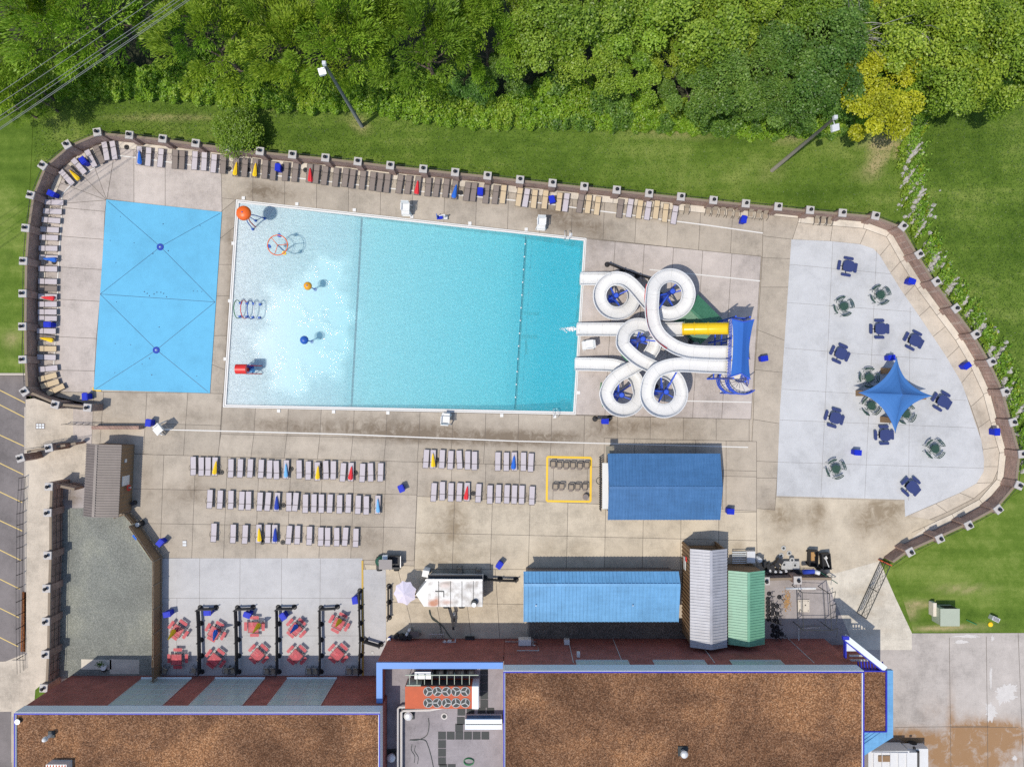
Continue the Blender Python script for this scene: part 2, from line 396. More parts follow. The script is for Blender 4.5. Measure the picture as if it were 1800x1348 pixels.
    def build(s, name, m, parent=None, **attrs):
        me = bpy.data.meshes.new(name)
        if parent is not None: o0 = wloc(parent)
        elif s.v:
            a = np.array(s.v); o0 = Vector(((a[:,0].min()+a[:,0].max())/2, (a[:,1].min()+a[:,1].max())/2, a[:,2].min()))
        else: o0 = Vector((0, 0, 0))
        me.from_pydata([(x-o0.x, y-o0.y, z-o0.z) for x, y, z in s.v], [], s.f)
        me.polygons.foreach_set('use_smooth', s.sm)
        me.materials.append(M[m] if isinstance(m, str) else m); me.update()
        for k, (dom, val) in attrs.items():
            at = me.attributes.new(k, 'FLOAT', dom); at.data.foreach_set('value', val)
        o = bpy.data.objects.new(name, me); col.objects.link(o)
        if parent is not None: o.parent = parent
        else: o.location = o0
        return o
def tag(o, label=None, cat=None, group=None, kind=None):
    if label: o['label'] = label
    if cat: o['category'] = cat
    if group: o['group'] = group
    if kind: o['kind'] = kind
    return o
def thing(name, label, cat, loc=(0,0,0), rz=0, group=None):
    o = bpy.data.objects.new(name, None); col.objects.link(o); o.empty_display_size = .3
    o.location = loc; o.rotation_euler = (0, 0, rz)
    return tag(o, label, cat, group)
KIDS = {}
def dup(o, parent=None):
    c = o.copy(); col.objects.link(c)
    if parent is not None: c.parent = parent
    if o.name not in KIDS: KIDS[o.name] = list(o.children)
    for ch in KIDS[o.name]: dup(ch, c)
    return c
def place(proto, used, loc, rz, label, group=None, cat=None):
    o = proto if not used else dup(proto)
    o.location = loc; o.rotation_euler = (0, 0, rz); o['label'] = label
    if group: o['group'] = group
    return o
class Proto:
    def __init__(s, root): s.root = root; s.used = False; s.base = root
    def at(s, loc, rz, label, group=None, sz=None):
        if not s.used: KIDS[s.root.name] = list(s.root.children); o = s.root
        else: o = dup(s.root)
        s.used = True
        o.location = loc; o.rotation_euler = (0, 0, rz); o['label'] = label
        if group: o['group'] = group
        if sz: o.scale = sz if not isinstance(sz, (int, float)) else (sz, sz, sz)
        return o
ONES = 'zero first second third fourth fifth sixth seventh eighth ninth tenth eleventh twelfth thirteenth fourteenth fifteenth sixteenth seventeenth eighteenth nineteenth'.split()
TENS = {2:('twentieth','twenty'),3:('thirtieth','thirty'),4:('fortieth','forty'),5:('fiftieth','fifty'),6:('sixtieth','sixty'),7:('seventieth','seventy')}
def ordn(i):
    if i < 20: return ONES[i]
    t, u = divmod(i, 10)
    return TENS[t][0] if u == 0 else TENS[t][1]+'-'+ONES[u]
def catmull(pts, n=8):
    pts = [Vector(p) for p in pts]; out = []
    q = [pts[0]*2-pts[1]] + pts + [pts[-1]*2-pts[-2]]
    for i in range(1, len(q)-2):
        for j in range(n):
            t = j/n; a, b, c, e = q[i-1], q[i], q[i+1], q[i+2]
            out.append(.5*((2*b) + (c-a)*t + (2*a-5*b+4*c-e)*t*t + (3*b-a-3*c+e)*t**3))
    out.append(pts[-1]); return out
# ============================================================= GROUND
# stains: px, py, rx, ry, strength (all in photograph pixels), a property of the slabs
STAINS = [(455,335,22,10,.9),(470,343,55,12,.75),(405,430,9,60,.6),(403,560,9,60,.5),(400,660,8,40,.4),(300,345,60,10,.2),(205,395,30,8,.0),
 (470,745,70,13,.55),(560,752,70,13,.55),(660,752,60,14,.65),(740,757,60,13,.7),(830,766,80,12,.75),(930,768,70,12,.75),(1000,770,60,10,.4),
 (1100,752,50,14,.6),(1060,748,30,14,.5),(1150,742,30,12,.5),(1205,752,8,22,.6),(1225,768,10,20,.4),(1180,765,8,22,.4),(700,770,80,5,.5),(880,773,90,5,.7),
 (985,382,50,14,.8),(1030,395,40,12,.6),(1050,410,20,14,.6),(960,372,25,9,.6),(905,372,20,12,.3),(820,360,60,10,.15),
 (800,880,12,30,.6),(790,920,35,25,.45),(760,960,30,25,.45),(805,935,12,25,.6),(660,945,30,18,.5),(680,880,18,25,.35),(770,990,40,14,.5),
 (350,870,30,20,.4),(300,870,35,20,.35),(255,845,10,30,.3),(340,850,10,20,.4),(960,965,20,12,.4),(1020,965,14,10,.5),(1005,860,4,4,.8),(850,970,30,15,.25),
 (1210,690,10,10,.6),(1255,680,14,12,.5),(1225,700,14,8,.5),(1075,622,14,6,.6),(1095,620,10,8,.4),(1130,625,20,6,.3),
 (1370,915,12,28,.75),(1350,900,14,14,.5),(1400,910,26,22,.45),(1435,895,12,16,.7),(1440,925,14,24,.6),(1535,905,34,24,.65),(1560,892,30,14,.7),(1520,930,14,24,.55),(1570,930,16,20,.4),(1600,895,8,14,.5),(1300,960,6,14,.7),(1370,965,24,10,.3),
 (1728,740,12,14,.45),(1716,720,10,10,.35),(1560,404,10,6,.4),(1435,396,6,5,.5),(1290,372,30,10,.12),
 (800,1040,60,12,.4),(760,1080,50,14,.3),(700,1110,60,10,.25),(860,1070,40,14,.3),(620,1150,10,6,.5),(650,1155,14,10,.5),
 (135,860,14,9,.4),(145,870,14,8,.4),(60,668,14,6,.4),(190,700,40,10,.15),(230,690,25,18,.3),
 (1430,1060,30,14,.25),(1455,1075,16,14,.3),(1230,1300,1,1,0),(880,735,60,5,.2),(640,735,90,5,.2),(560,790,12,5,.2),(745,860,10,30,.25),
 (255,500,14,5,.0),(160,400,14,6,.25),(150,425,30,4,.35),(175,330,30,10,.2),(345,730,50,12,.25),(290,705,30,12,.25),(210,730,30,14,.2)]
GST = [(1548,252,18,9,1.3),(1560,243,12,8,1.0),(1543,285,9,22,.9),(1525,300,14,10,.4),(1575,262,7,12,.8),(1358,303,10,8,.9),(637,224,10,7,.7),(1522,330,5,5,.6),(1740,235,5,5,.5),(1600,268,5,8,.6),
 (1615,1062,24,5,.6),(1650,1105,60,4,.5),(1600,1075,12,12,.5),(300,207,90,5,.4),(480,190,50,4,.4),(1180,235,70,5,.35),(620,208,14,6,.5),(1390,240,22,10,.5),(20,600,14,10,.5),(10,445,10,5,.3),(1690,1035,40,5,.5),(1700,1105,60,4,.4)]
DST = [(1740,1285,46,16,1.2),(1700,1305,28,30,1.3),(1760,1300,40,24,1.1),(1620,1300,50,14,.9),(1655,1330,30,18,1.1),(1725,1340,60,14,.9),(1672,1290,6,60,.6),(1590,1290,40,10,.6),(1640,1250,20,20,.15)]
def stain_of(vs, table):
    v = np.array(vs); out = np.zeros(len(v))
    for px, py, rx, ry, s in table:
        c = P(px, py); out += 1.25*s*np.exp(-(((v[:,0]-c.x)/(rx*S))**2 + ((v[:,1]-c.y)/(ry*S))**2)*.9)
    return np.clip(out, 0, 1.3).astype(np.float32)

def slabs(name, m, strip_a, strip_b, z, rows=1, sub=4, tone=.16, table=STAINS, label=None, joint=True, hh=0.0):
    """rows of cast slabs between two edges given slab corner by slab corner (photograph pixels)"""
    vs, fs, tones, J = [], [], [], []
    n = len(strip_a)
    A = [P(*p) for p in strip_a]; B = [P(*p) for p in strip_b]
    for i in range(n-1):
        for r in range(rows):
            tv = rng.uniform(-tone, tone); k = len(vs)
            for a in range(sub+1):
                for b in range(sub+1):
                    u = a/sub; w = (r+b/sub)/rows
                    p = (A[i]*(1-u)+A[i+1]*u)*(1-w) + (B[i]*(1-u)+B[i+1]*u)*w
                    vs.append((p.x, p.y, z))
            for a in range(sub):
                for b in range(sub):
                    q = (k+a*(sub+1)+b, k+(a+1)*(sub+1)+b, k+(a+1)*(sub+1)+b+1, k+a*(sub+1)+b+1)
                    p0, p1, p2 = (Vector(vs[j]) for j in q[:3])
                    fs.append(q if (p1-p0).cross(p2-p0).z > 0 else q[::-1]); tones.append(tv)
    mb = MB(); mb.v = vs; mb.f = fs; mb.sm = [False]*len(fs)
    o = mb.build(name, m, None, stain=('POINT', stain_of(vs, table)), tone=('FACE', np.array(tones, np.float32)))
    tag(o, kind='structure')
    if joint:
        for i in range(n): JOINTS.append((A[i], B[i], z))
        for r in range(rows+1):
            for i in range(n-1):
                w = r/rows; JOINTS.append((A[i]*(1-w)+B[i]*w, A[i+1]*(1-w)+B[i+1]*w, z))
    return o
JOINTS = []
def lerp(a, b, n): return [(a[0]+(b[0]-a[0])*i/n, a[1]+(b[1]-a[1])*i/n) for i in range(n+1)]
def quad(name, m, tl, tr, br, bl, nx, ny, z, **k): return slabs(name, m, lerp(tl, tr, nx), lerp(bl, br, nx), z, ny, **k)
def flat(name, m, pts, z, holes=(), table=None, h=0.0, kind='structure', world_pts=None):
    mb = MB(); mb.sheet(world_pts or PP(pts, h), z, holes)
    o = mb.build(name, m, None, **({'stain': ('POINT', stain_of(mb.v, table))} if table else {}))
    return tag(o, kind=kind)
def stripe(mb, pts, w, z, h=None):
    """painted band along a polyline in photograph pixels"""
    q = [P(x, y, z if h is None else h) for x, y in pts]
    for a, b in zip(q, q[1:]):
        dd = (b-a); nn = Vector((-dd.y, dd.x, 0)).normalized()*w/2
        mb.add([(a-nn)[:2]+(z,) if 0 else (a.x-nn.x, a.y-nn.y, z), (b.x-nn.x, b.y-nn.y, z), (b.x+nn.x, b.y+nn.y, z), (a.x+nn.x, a.y+nn.y, z)], [(0,1,2,3)])

POOL_O = [(415,351),(1031,419),(1012,729),(392,716)]      # outside of the coping
POOL_I = [(420,357),(1026,423.5),(1007.5,723.5),(397.5,711)]  # water line
PW = PP(POOL_O)
# fence columns, cap centres in the photograph (caps stand 2.1 m up)
CAPS_A = [(154,716.5),(97,711),(43,688),(40,632),(39.5,574),(40,516),(41,459),(45,401),(53.7,343),(75,291),(117.5,254.5),(171,232.5),(227.5,237.5),(286,244),(344,252),(400,259),(457,266),(514,272),(572,277.5),(629,284),(686,291),(744,297),(800,303),(857,309),(914,316),(971,322),(1027,328),(1084,334),(1141,340),(1197,346),(1254,352),(1311,358),(1368,363.5),(1424,369.5),(1481,374.5),(1539,379.5),(1587.5,398),(1616,447),(1646,495),(1680.5,542),(1715,588),(1743,636),(1767,688.5),(1781,742),(1797,798),(1791,853),(1755,895),(1703,923),(1652,946.5),(1600,970)]
def G(p, h=2.1): v = P(p[0], p[1], h); return (v.x/S+900, 674-v.y/S)
RING = [G(p) for p in CAPS_A]

# mown lawns all round, cut out where the paved site lies
far = 420
hole = [P(*p) for p in [(-3500,660),(52,660),(52,700)] ] + [P(*p) for p in RING[3:]] + [P(*p) for p in [(1546,985),(1574,1050),(1603,1113),(6500,1111),(6500,6500),(-3500,6500)]]
mb = MB(); mb.sheet([(-far,-far),(far,-far),(far,far),(-far,far)], -.06, [hole])
# subdivided inner lawn carries the worn patches
tag(mb.build('lawn', 'grass'), kind='structure')
def lawnpatch(tl, tr, br, bl, nx, ny):
    slabs('lawn', 'grass', lerp(tl, tr, nx), lerp(bl, br, nx), -.03, ny, 1, 0, GST, joint=False)
lawnpatch((60,170),(1590,170),(1545,368),(200,222), 60, 10)
lawnpatch((1591,170),(1640,170),(1640,420),(1546,369), 10, 16)
lawnpatch((0,170),(60,170),(35,655),(0,655), 6, 24)
lawnpatch((1570,1000),(1800,860),(1800,1111),(1606,1111), 24, 20)

deck_poly = [RING[0]] + [(44+18,688)] + [RING[3]] + RING[4:] + [(1546,985),(1500,1008),(1500,1150),(1500,1500),(20,1500),(20,1260),(86,1230),(93,1150),(96,1050),(98,950),(99,858),(150,856),(152,785),(163,779),(163,719)]
mb = MB(); mb.sheet(PP(deck_poly), -.05, [PW])
tag(mb.build('pool_deck', 'deck', None, stain=('POINT', stain_of(mb.v, STAINS)*0)), kind='structure')

Z = -.046
quad('deck_slabs', 'deck', (388,266),(1345,374),(1340,452),(388,348), 17, 1, Z)
slabs('deck_slabs', 'deck_pink', [(205,243),(235,248),(290,256),(388,266)], [(187,350),(235,356),(290,362),(390,373)], Z+.004, 1)
slabs('deck_slabs', 'deck_pink', [(66,331),(66,361),(66,412),(66,467),(66,524),(66,590),(66,650),(70,688)], [(187,350),(184,372),(182,421),(179,474),(175,530),(169,595),(166,652),(165,690)], Z+.008, 1, tone=.08)
slabs('deck_slabs', 'deck_pink', [(66,361),(80,312),(112,275),(150,252),(205,243)], [(186,352),(186,351.5),(186.5,351),(187,350.5),(187.5,350)], Z+.012, 1, tone=.1)
slabs('deck_slabs', 'deck', [(389,372),(386,420),(382,465),(378,520),(374,590),(371,640),(368,692)], [(414,351),(411,400),(407,465),(403,520),(398,590),(395,650),(391,716)], Z+.004, 1)
slabs('deck_slabs', 'deck', [(165,686),(182,689),(258,690),(330,690),(391,692)], [(160,797),(174,797),(252,798),(322,802),(384,804)], Z+.016, 2)
quad('deck_slabs', 'deck', (391,716),(1317,737),(1317,786),(388,763), 16, 1, Z+.02, tone=.2)
quad('deck_slabs', 'deck', (388,763),(1317,786),(1316,842),(382,806), 16, 1, Z+.024, tone=.1)
quad('deck_slabs', 'deck', (232,798),(735,812),(728,985),(225,980), 9, 3, Z+.028, tone=.14)
quad('deck_slabs', 'deck', (735,812),(1330,828),(1330,902),(733,872), 10, 1, Z+.032, tone=.12)
quad('deck_slabs', 'deck_warm', (733,872),(1330,898),(1330,1002),(728,1000), 9, 2, Z+.036, tone=.12)
quad('deck_slabs', 'deck_warm', (640,992),(928,1000),(928,1124),(680,1124), 5, 2, Z+.012, tone=.1)
quad('deck_slabs', 'deck', (1062,770),(1330,776),(1330,900),(1062,895), 5, 2, Z+.033, tone=.08)
quad('slide_slab', 'deck_pink', (1030,420),(1338,451),(1320,737),(1012,729), 6, 1, Z+.037, tone=.03)
slabs('deck_slabs', 'deck', [(1342,378),(1341,415),(1340,453),(1337,505),(1332,580),(1327,650),(1324,737),(1320,810),(1317,840),(1313,892)], [(1405,384),(1393,421),(1389,455),(1386,505),(1383,600),(1378,655),(1373,745),(1368,812),(1366,840),(1362,896)], Z+.029, 1, tone=.08)
inner = [(1391,421),(1460,424),(1512,429.5),(1547,449.5),(1565,480),(1590,520),(1615,557),(1640,592),(1664,630),(1690,674),(1707,715),(1720,752),(1728,790),(1729,820),(1717,849),(1687,866),(1645,885),(1596,906)]
outer = [(1396,381),(1465,388),(1528,394),(1572,420),(1592,450),(1617,492),(1645,530),(1671,567),(1694,602),(1714,645),(1735,690),(1744,735),(1757,785),(1757,820),(1745,848),(1712,876),(1665,900),(1606,925)]
slabs('loop_walk', 'walk', inner, outer, Z+.014, 1, tone=.04)
led_o = [G(p, 2.1) for p in CAPS_A[3:]]
def offs(ring, dd):
    out = []
    for i, p in enumerate(ring):
        a = ring[max(0, i-1)]; b = ring[min(len(ring)-1, i+1)]
        t = Vector((b[0]-a[0], b[1]-a[1])).normalized(); out.append((p[0]-t.y*dd, p[1]+t.x*dd))
    return out
slabs('wall_ledge', 'ledge', offs(RING[3:], 2), offs(RING[3:], 14), Z+.022, 1, tone=.08, sub=1)
quad('deck_slabs', 'deck_warm', (1328,873),(1592,880),(1606,948),(1334,1012), 1, 1, Z+.026, sub=12, joint=False)
flat('deck_slabs', 'deck_warm', [(1340,930),(1596,906),(1645,915),(1546,985),(1500,1009),(1340,1012)], Z+.0245, table=STAINS)
quad('deck_slabs', 'deck_warm', (1340,905),(1615,918),(1552,983),(1345,1012), 1, 1, Z+.0275, sub=14, joint=False)
pad = [(1391,421),(1460,424),(1512,429.5),(1535,437),(1547,449.5),(1562,474.5),(1582,507),(1615,554.5),(1637,587),(1662,624.5),(1690,672),(1700,699),(1712,736),(1725,774),(1730,809),(1729,829),(1717,849),(1687,866),(1600,904),(1591,908),(1590,878),(1365,871.5),(1371,720)]
flat('painted_pad', 'paint', pad, Z+.042, table=[(1,1,1,1,0)])
for q in [((1389,465),(1568,482)),((1384,532),(1603,548)),((1380,612),(1646,632)),((1375,684),(1700,704)),((1371,738),(1714,752)),((1367,812),(1730,823)),((1464,424),(1443,872)),((1541,440),(1520,876)),((1600,540),(1597,880)),((1446,875),(1447,870))]:
    JOINTS.append((P(*q[0]), P(*q[1]), Z+.040))
flat('painted_pad', 'paint2', [(285,981),(637,981),(637,1124),(637,1195),(282,1195)], Z+.040, table=[(400,1000,1,1,0)])
flat('painted_pad', 'paint2', [(638,1001),(678,1001),(679,1190),(638,1190)], Z+.036, table=[(650,1150,20,20,.6)])
for q in [((286,1051),(637,1051)),((284,1117),(637,1117)),((351,981),(350,1117)),((422,981),(421,1117)),((495,981),(494,1117)),((563,981),(562,1117)),((311,1051),(310,1195))]:
    JOINTS.append((P(*q[0]), P(*q[1]), Z+.041))
flat('drive_apron', 'apron', [(1340,1012),(1500,1006),(1546,985),(1574,1050),(1603,1112),(1603,1142),(1500,1142),(1446,1015)], -.018, table=[(1,1,1,1,0)])
slabs('drive_apron', 'apron', [(1452,1012),(1480,1090),(1503,1141)], [(1546,986),(1580,1065),(1603,1141)], -.015, 1, sub=6, tone=.0, joint=False, table=[(1530,1040,40,6,.5),(1520,1080,40,4,.4),(1560,1060,40,4,.4),(1550,1110,50,5,.3)])
flat('yard_slab', 'yard', [(1206,1095),(1345,1095),(1345,1014),(1450,1014),(1504,1141),(1504,1180),(1206,1180)], -.010, table=[(1420,1080,60,30,.5)])
flat('dirt_strip', 'dirt', [(930,1086),(1215,1086),(1215,1135),(930,1135)], -.004)
quad('concrete_drive', 'drive', (1500,1141),(2300,1132),(2300,1700),(1500,1700), 11, 3, -.04, sub=10, tone=.05, table=DST, joint=False)
quad('concrete_drive', 'drive', (1602,1113),(2300,1111),(2300,1134),(1602,1142), 9, 1, -.037, sub=3, tone=.04, table=DST, joint=False)
quad('concrete_drive', 'drive', (1500,1141),(1800,1138),(1800,1360),(1500,1360), 4, 3, -.033, sub=14, tone=.02, table=DST, joint=False)
for q in [((1669,1120),(1672,1360)),((1734,1118),(1737,1360)),((1573,1278),(1740,1276)),((1672,1278),(1790,1278)),((1600,1142),(1603,1113)),((1790,1112),(1800,1360))]: JOINTS.append((P(*q[0]), P(*q[1]), -.030))
# worn whitewash on the drive
mb = MB()
for cx, cy, rx, ry, sd_ in [(1766,1222,24,20,1),(1742,1252,12,22,2),(1776,1212,16,14,3),(1742,1190,3,28,4),(1700,1118,30,4,5),(1784,1332,6,6,6),(1690,1128,18,5,7),(1745,1122,4,7,8)]:
    rr = random.Random(sd_); pts = []
    for i in range(70):
        a = 2*math.pi*i/70; k = (.8+.12*math.sin(a*3+sd_)+.1*math.sin(a*7))*rr.uniform(.65, 1.1); pts.append((cx+rx*k*math.cos(a), cy+ry*k*math.sin(a)))
    mb.sheet(PP(pts), -.029+.0012*sd_)
tag(mb.build('whitewash_patch', 'wash'), kind='structure')

# joints in the slabs
mb = MB()
for a, b, z in JOINTS:
    dd = b-a
    if dd.length < .05: continue
    nn = Vector((-dd.y, dd.x, 0)).normalized()*(.011 if z > Z+.0385 else .022)
    mb.add([(a.x-nn.x, a.y-nn.y, z+.0035), (b.x-nn.x, b.y-nn.y, z+.0035), (b.x+nn.x, b.y+nn.y, z+.0035), (a.x+nn.x, a.y+nn.y, z+.0035)], [(0,1,2,3)])
tag(mb.build('slab_joints', 'joint'), kind='structure')

# painted lines on the deck
mb = MB(); zl = 0.003
stripe(mb, [(285,755),(391,757.5),(600,763),(900,775),(1315,786)], .12, zl)
stripe(mb, [(94.5,644),(96,612),(101,554),(101,497),(104,442),(107.5,394),(109,342),(122,328),(137,313),(175,290)], .12, zl)
stripe(mb, [(207,273.5),(240,277.5)], .13, zl+.001)
stripe(mb, [(240,277.5),(310,287),(400,299),(520,313),(700,333),(870,349),(960,358),(1026,367.5),(1093,376),(1160,385.5),(1250,397),(1341,410)], .13, zl)
stripe(mb, [(1142,474),(1336,494)], .12, zl); stripe(mb, [(1170,704),(1321,707)], .12, zl)
tag(mb.build('painted_line', 'line'), kind='structure')
mb = MB(); stripe(mb, [(637,985),(638,1192)], .20, zl+.002); tag(mb.build('yellow_marking', 'gold'), kind='structure'); mb = MB()
a, b, c, e = (962,803),(1039,804.5),(1038,881.5),(961,880.5)
stripe(mb, [a, b], .22, zl); stripe(mb, [b, c], .22, zl+.001); stripe(mb, [c, e], .22, zl); stripe(mb, [e, a], .22, zl+.001)
tag(mb.build('yellow_marking', 'yel'), kind='structure')

# west forecourt, pavement and car park lie 0.7 m lower, down the entrance steps
LW = -.7
def low(pts, h=LW): return [P(x, y, h) for x, y in pts]
mb = MB(); mb.sheet(low([(45,702),(60,700),(100,714),(158,722),(168,722),(168,782),(158,790),(150,860),(100,862),(98,1100),(90,1215),(60,1260),(20,1340),(20,1160),(45,1160)]), LW)
tag(mb.build('pavement', 'walk', None, stain=('POINT', stain_of(mb.v, STAINS)*0)), kind='structure')
mb = MB(); mb.sheet(low([(-3500,661),(46,661),(46,1300),(20,1500),(-3500,1500)], -.83), -.83)
tag(mb.build('car_park', 'asphalt', None, stain=('POINT', stain_of(mb.v, STAINS)*0)), kind='structure')
mb = MB()
mb.box((P(45.5,930,LW).x-.08, P(45,930,LW).y, -.76), (.16, 26, .14)); 
tag(mb.build('kerb', 'curb'), kind='structure')
mb = MB(); a = P(-2000,658); b = P(56,658); mb.box(((a.x+b.x)/2, a.y, -.44), (b.x-a.x, .26, .86)); tag(mb.build('lawn_kerb', 'curb'), kind='structure')
mb = MB()
for a, b in [((-60,656),(44,708)),((-60,681),(44,734)),((-60,737),(42,784)),((-60,785),(41,834)),((-60,836),(39,883)),((-60,887),(39,933)),((-60,937),(37.5,985)),((-60,988),(35,1035)),((-60,1039),(34,1085.5)),((-60,1090),(32,1136))]:
    stripe(mb, [a, b], .10, -.826, -.826)
tag(mb.build('parking_line', 'lineY'), kind='structure')
mb = MB(); mb.sheet(low([(-200,1172),(10,1162),(44,1148),(44,1330),(24,1250),(-200,1254)], -.80), -.80)
tag(mb.build('crossing_ramp', 'walk', None, stain=('POINT', stain_of(mb.v, STAINS)*0)), kind='structure')
mb = MB(); a = P(30,1192,-.78); mb.box((a.x, a.y, -.77), (.55, 2.4, .1)); tag(mb.build('red_kerb', 'redp'), kind='structure')
mb = MB(); mb.sheet(low([(38.5,1040),(46,1040),(45,1145),(36,1145)], -.69), -.69); tag(mb.build('mulch_strip', 'mulch'), kind='structure')
mb = MB(); mb.sheet(low([(62,1212),(82,1195),(118,1200),(60,1240)], -.69), -.685); tag(mb.build('verge', 'grass'), kind='structure')
# entrance steps
st = thing('entrance_steps', 'broad flight of shallow concrete steps between the car park and the pool deck', 'steps', P(142,748))
for i in range(6):
    x0, x1 = 122+i*7, 165; z1 = LW + .65*(i+1)/6.5
    p = [P(x0,719,0), P(x1,719,0), P(x1,780,0), P(x0,780,0)]
    MB().prism(p, LW-.05, z1).build('step', 'deck_pink', st)
mb = MB()
for i in range(4):
    a = P(112+i*14, 745.8, .0); mb.bar((a.x, a.y, -.6), (a.x, a.y, .45), .05)
mb.bar(P(112,745.8,.2), P(166,747,.95), .05); mb.bar(P(112,745.8,-.2), P(166,747,.5), .04)
tag(mb.build('handrail', 'iron'), 'thin black handrail down the middle of the entrance steps', 'handrail')
mb = MB(); a = P(170,750); b = P(252,751.5); mb.box(((a.x+b.x)/2, (a.y+b.y)/2, .45), (b.x-a.x, .35, .95)); tag(mb.build('low_brick_wall', 'brickF'), 'low straight brick wall running from the steps towards the ticket line', 'wall')
# gravel yard behind the ticket hut
mb = MB(); g = PP([(111,893),(150,893),(212,906),(226,908),(244,920),(283,979),(282,1180),(270,1192),(104,1192),(106,1000)])
mb.sheet(g, -.008); tag(mb.build('gravel_yard', 'greygravel'), kind='structure')
quad('yard_slab', 'yard', (108,852),(152,852),(150,897),(112,895), 2, 1, -.026, table=[(125,875,20,14,.7)])
mb = MB()
for x0, x1, y0, y1 in [(143,196,1158,1176),(193,245,1158,1184)]: mb.prism(PP([(x0,y0),(x1,y0+1),(x1,y1),(x0,y1)]), -.1, .02)
tag(mb.build('doorstep_slab', 'apron', None), 'two stained concrete slabs half buried in the grey gravel by the brick wall', 'slab')

# ============================================================= POOL
# pool shell, floor falls from the beach at the left to the deep end
PI_ = PP(POOL_I); PO_ = PP(POOL_O)
def plerp(u, v):
    a = PI_[0]*(1-u)+PI_[1]*u; b = PI_[3]*(1-u)+PI_[2]*u; return a*(1-v)+b*v
def depth(u): return (.03+.56*(u/.35)**1.3) if u < .35 else .75 + 1.0*(u-.35)/.45 + 1.4*max(0, u-.80)/.2
vs, fs = [], []; nu, nv = 60, 4
for i in range(nu+1):
    for j in range(nv+1):
        p = plerp(i/nu, j/nv); vs.append((p.x, p.y, -.10-depth(i/nu)))
for i in range(nu):
    for j in range(nv): fs.append((i*(nv+1)+j+1, (i+1)*(nv+1)+j+1, (i+1)*(nv+1)+j, i*(nv+1)+j)[::-1] if 0 else (i*(nv+1)+j, i*(nv+1)+j+1, (i+1)*(nv+1)+j+1, (i+1)*(nv+1)+j))
for j, side in ((0, 0), (nv, 1)):
    for i in range(nu):
        a, b = vs[i*(nv+1)+j], vs[(i+1)*(nv+1)+j]; k = len(vs)
        vs += [a, b, (b[0], b[1], -.02), (a[0], a[1], -.02)]; fs.append((k, k+1, k+2, k+3))
for i in (0, nu):
    a, b = vs[i*(nv+1)], vs[i*(nv+1)+nv]; k = len(vs); vs += [a, b, (b[0], b[1], -.02), (a[0], a[1], -.02)]; fs.append((k, k+1, k+2, k+3))
mb = MB(); mb.add(vs, fs); tag(mb.build('pool_basin', 'plaster'), kind='structure')
# water body, closed
vs, fs = [], []; nu, nv = 90, 50; calm, deep = [], []
CALM = [(575,480,32,24),(560,520,42,40),(530,600,60,50),(500,560,36,60),(595,560,24,26),(560,640,40,26),(505,660,30,40),(590,600,22,24),(470,620,24,40),(524,590,66,16)]
for i in range(nu+1):
    for j in range(nv+1):
        p = plerp(i/nu, j/nv); vs.append((p.x, p.y, -.085)); deep.append(min(1, i/nu))
        c = 0
        for px, py, rx, ry in CALM:
            q = P(px, py); c = max(c, math.exp(-(((p.x-q.x)/(rx*S*(1+.25*math.sin(p.y*2.3+px))))**2+((p.y-q.y)/(ry*S*(1+.25*math.sin(p.x*1.9+py))))**2)**1.5))
        calm.append(c)
for i in range(nu):
    for j in range(nv): fs.append((i*(nv+1)+j, i*(nv+1)+j+1, (i+1)*(nv+1)+j+1, (i+1)*(nv+1)+j))
k0 = len(vs)
ring = [i*(nv+1) for i in range(nu+1)] + [nu*(nv+1)+j for j in range(1, nv+1)] + [i*(nv+1)+nv for i in range(nu-1, -1, -1)] + [j for j in range(nv-1, 0, -1)]
for r in ring:
    x, y, z = vs[r]; vs.append((x, y, -4.2)); calm.append(0); deep.append(0)
m_ = len(ring)
for q in range(m_): fs.append((ring[q], ring[(q+1) % m_], k0+(q+1) % m_, k0+q))
fs.append(tuple(k0+q for q in range(m_))[::-1])
mb = MB(); mb.add(vs, fs, False); w = mb.build('water', 'water', None, calm=('POINT', np.array(calm, np.float32)), deep=('POINT', np.array(deep, np.float32)))
tag(w, kind='structure')
import bmesh
bm_ = bmesh.new(); bm_.from_mesh(w.data); bmesh.ops.recalc_face_normals(bm_, faces=bm_.faces); bm_.to_mesh(w.data); bm_.free()
# coping and skimmer lids
cp = thing('pool_coping', 'white coping and gutter edge around the whole swimming pool', 'pool edge', P(715,540))
mb = MB()
for i in range(4):
    a, b = PO_[i], PO_[(i+1) % 4]; c, e = PI_[(i+1) % 4], PI_[i]
    mb.prism([a, b, c, e], -.12, .028)
mb.build('edge', 'poolw', cp)
mb = MB()
for i in range(4):
    a, b = PO_[i], PO_[(i+1) % 4]; c, e = PI_[(i+1) % 4], PI_[i]
    f = [(a*.62+e*.38), (b*.62+c*.38), (b*.5+c*.5), (a*.5+e*.5)]; mb.prism(f, .02, .0325)
mb.build('gutter', 'joint', cp)
for x, y in [(428,348.5),(522,359),(623,369.5),(724,381),(826,393),(925,403.5),(1003,412.5),(410,428),(404,529),(396,631),(490,722),(586.5,723.5),(682,725.5),(788,726.5),(882,730),(975,732),(1023,580),(1017,690)]:
    q = P(x, y); MB().box((q.x, q.y, .02), (.34, .34, .07)).build('skimmer_lid', 'poolw', cp)
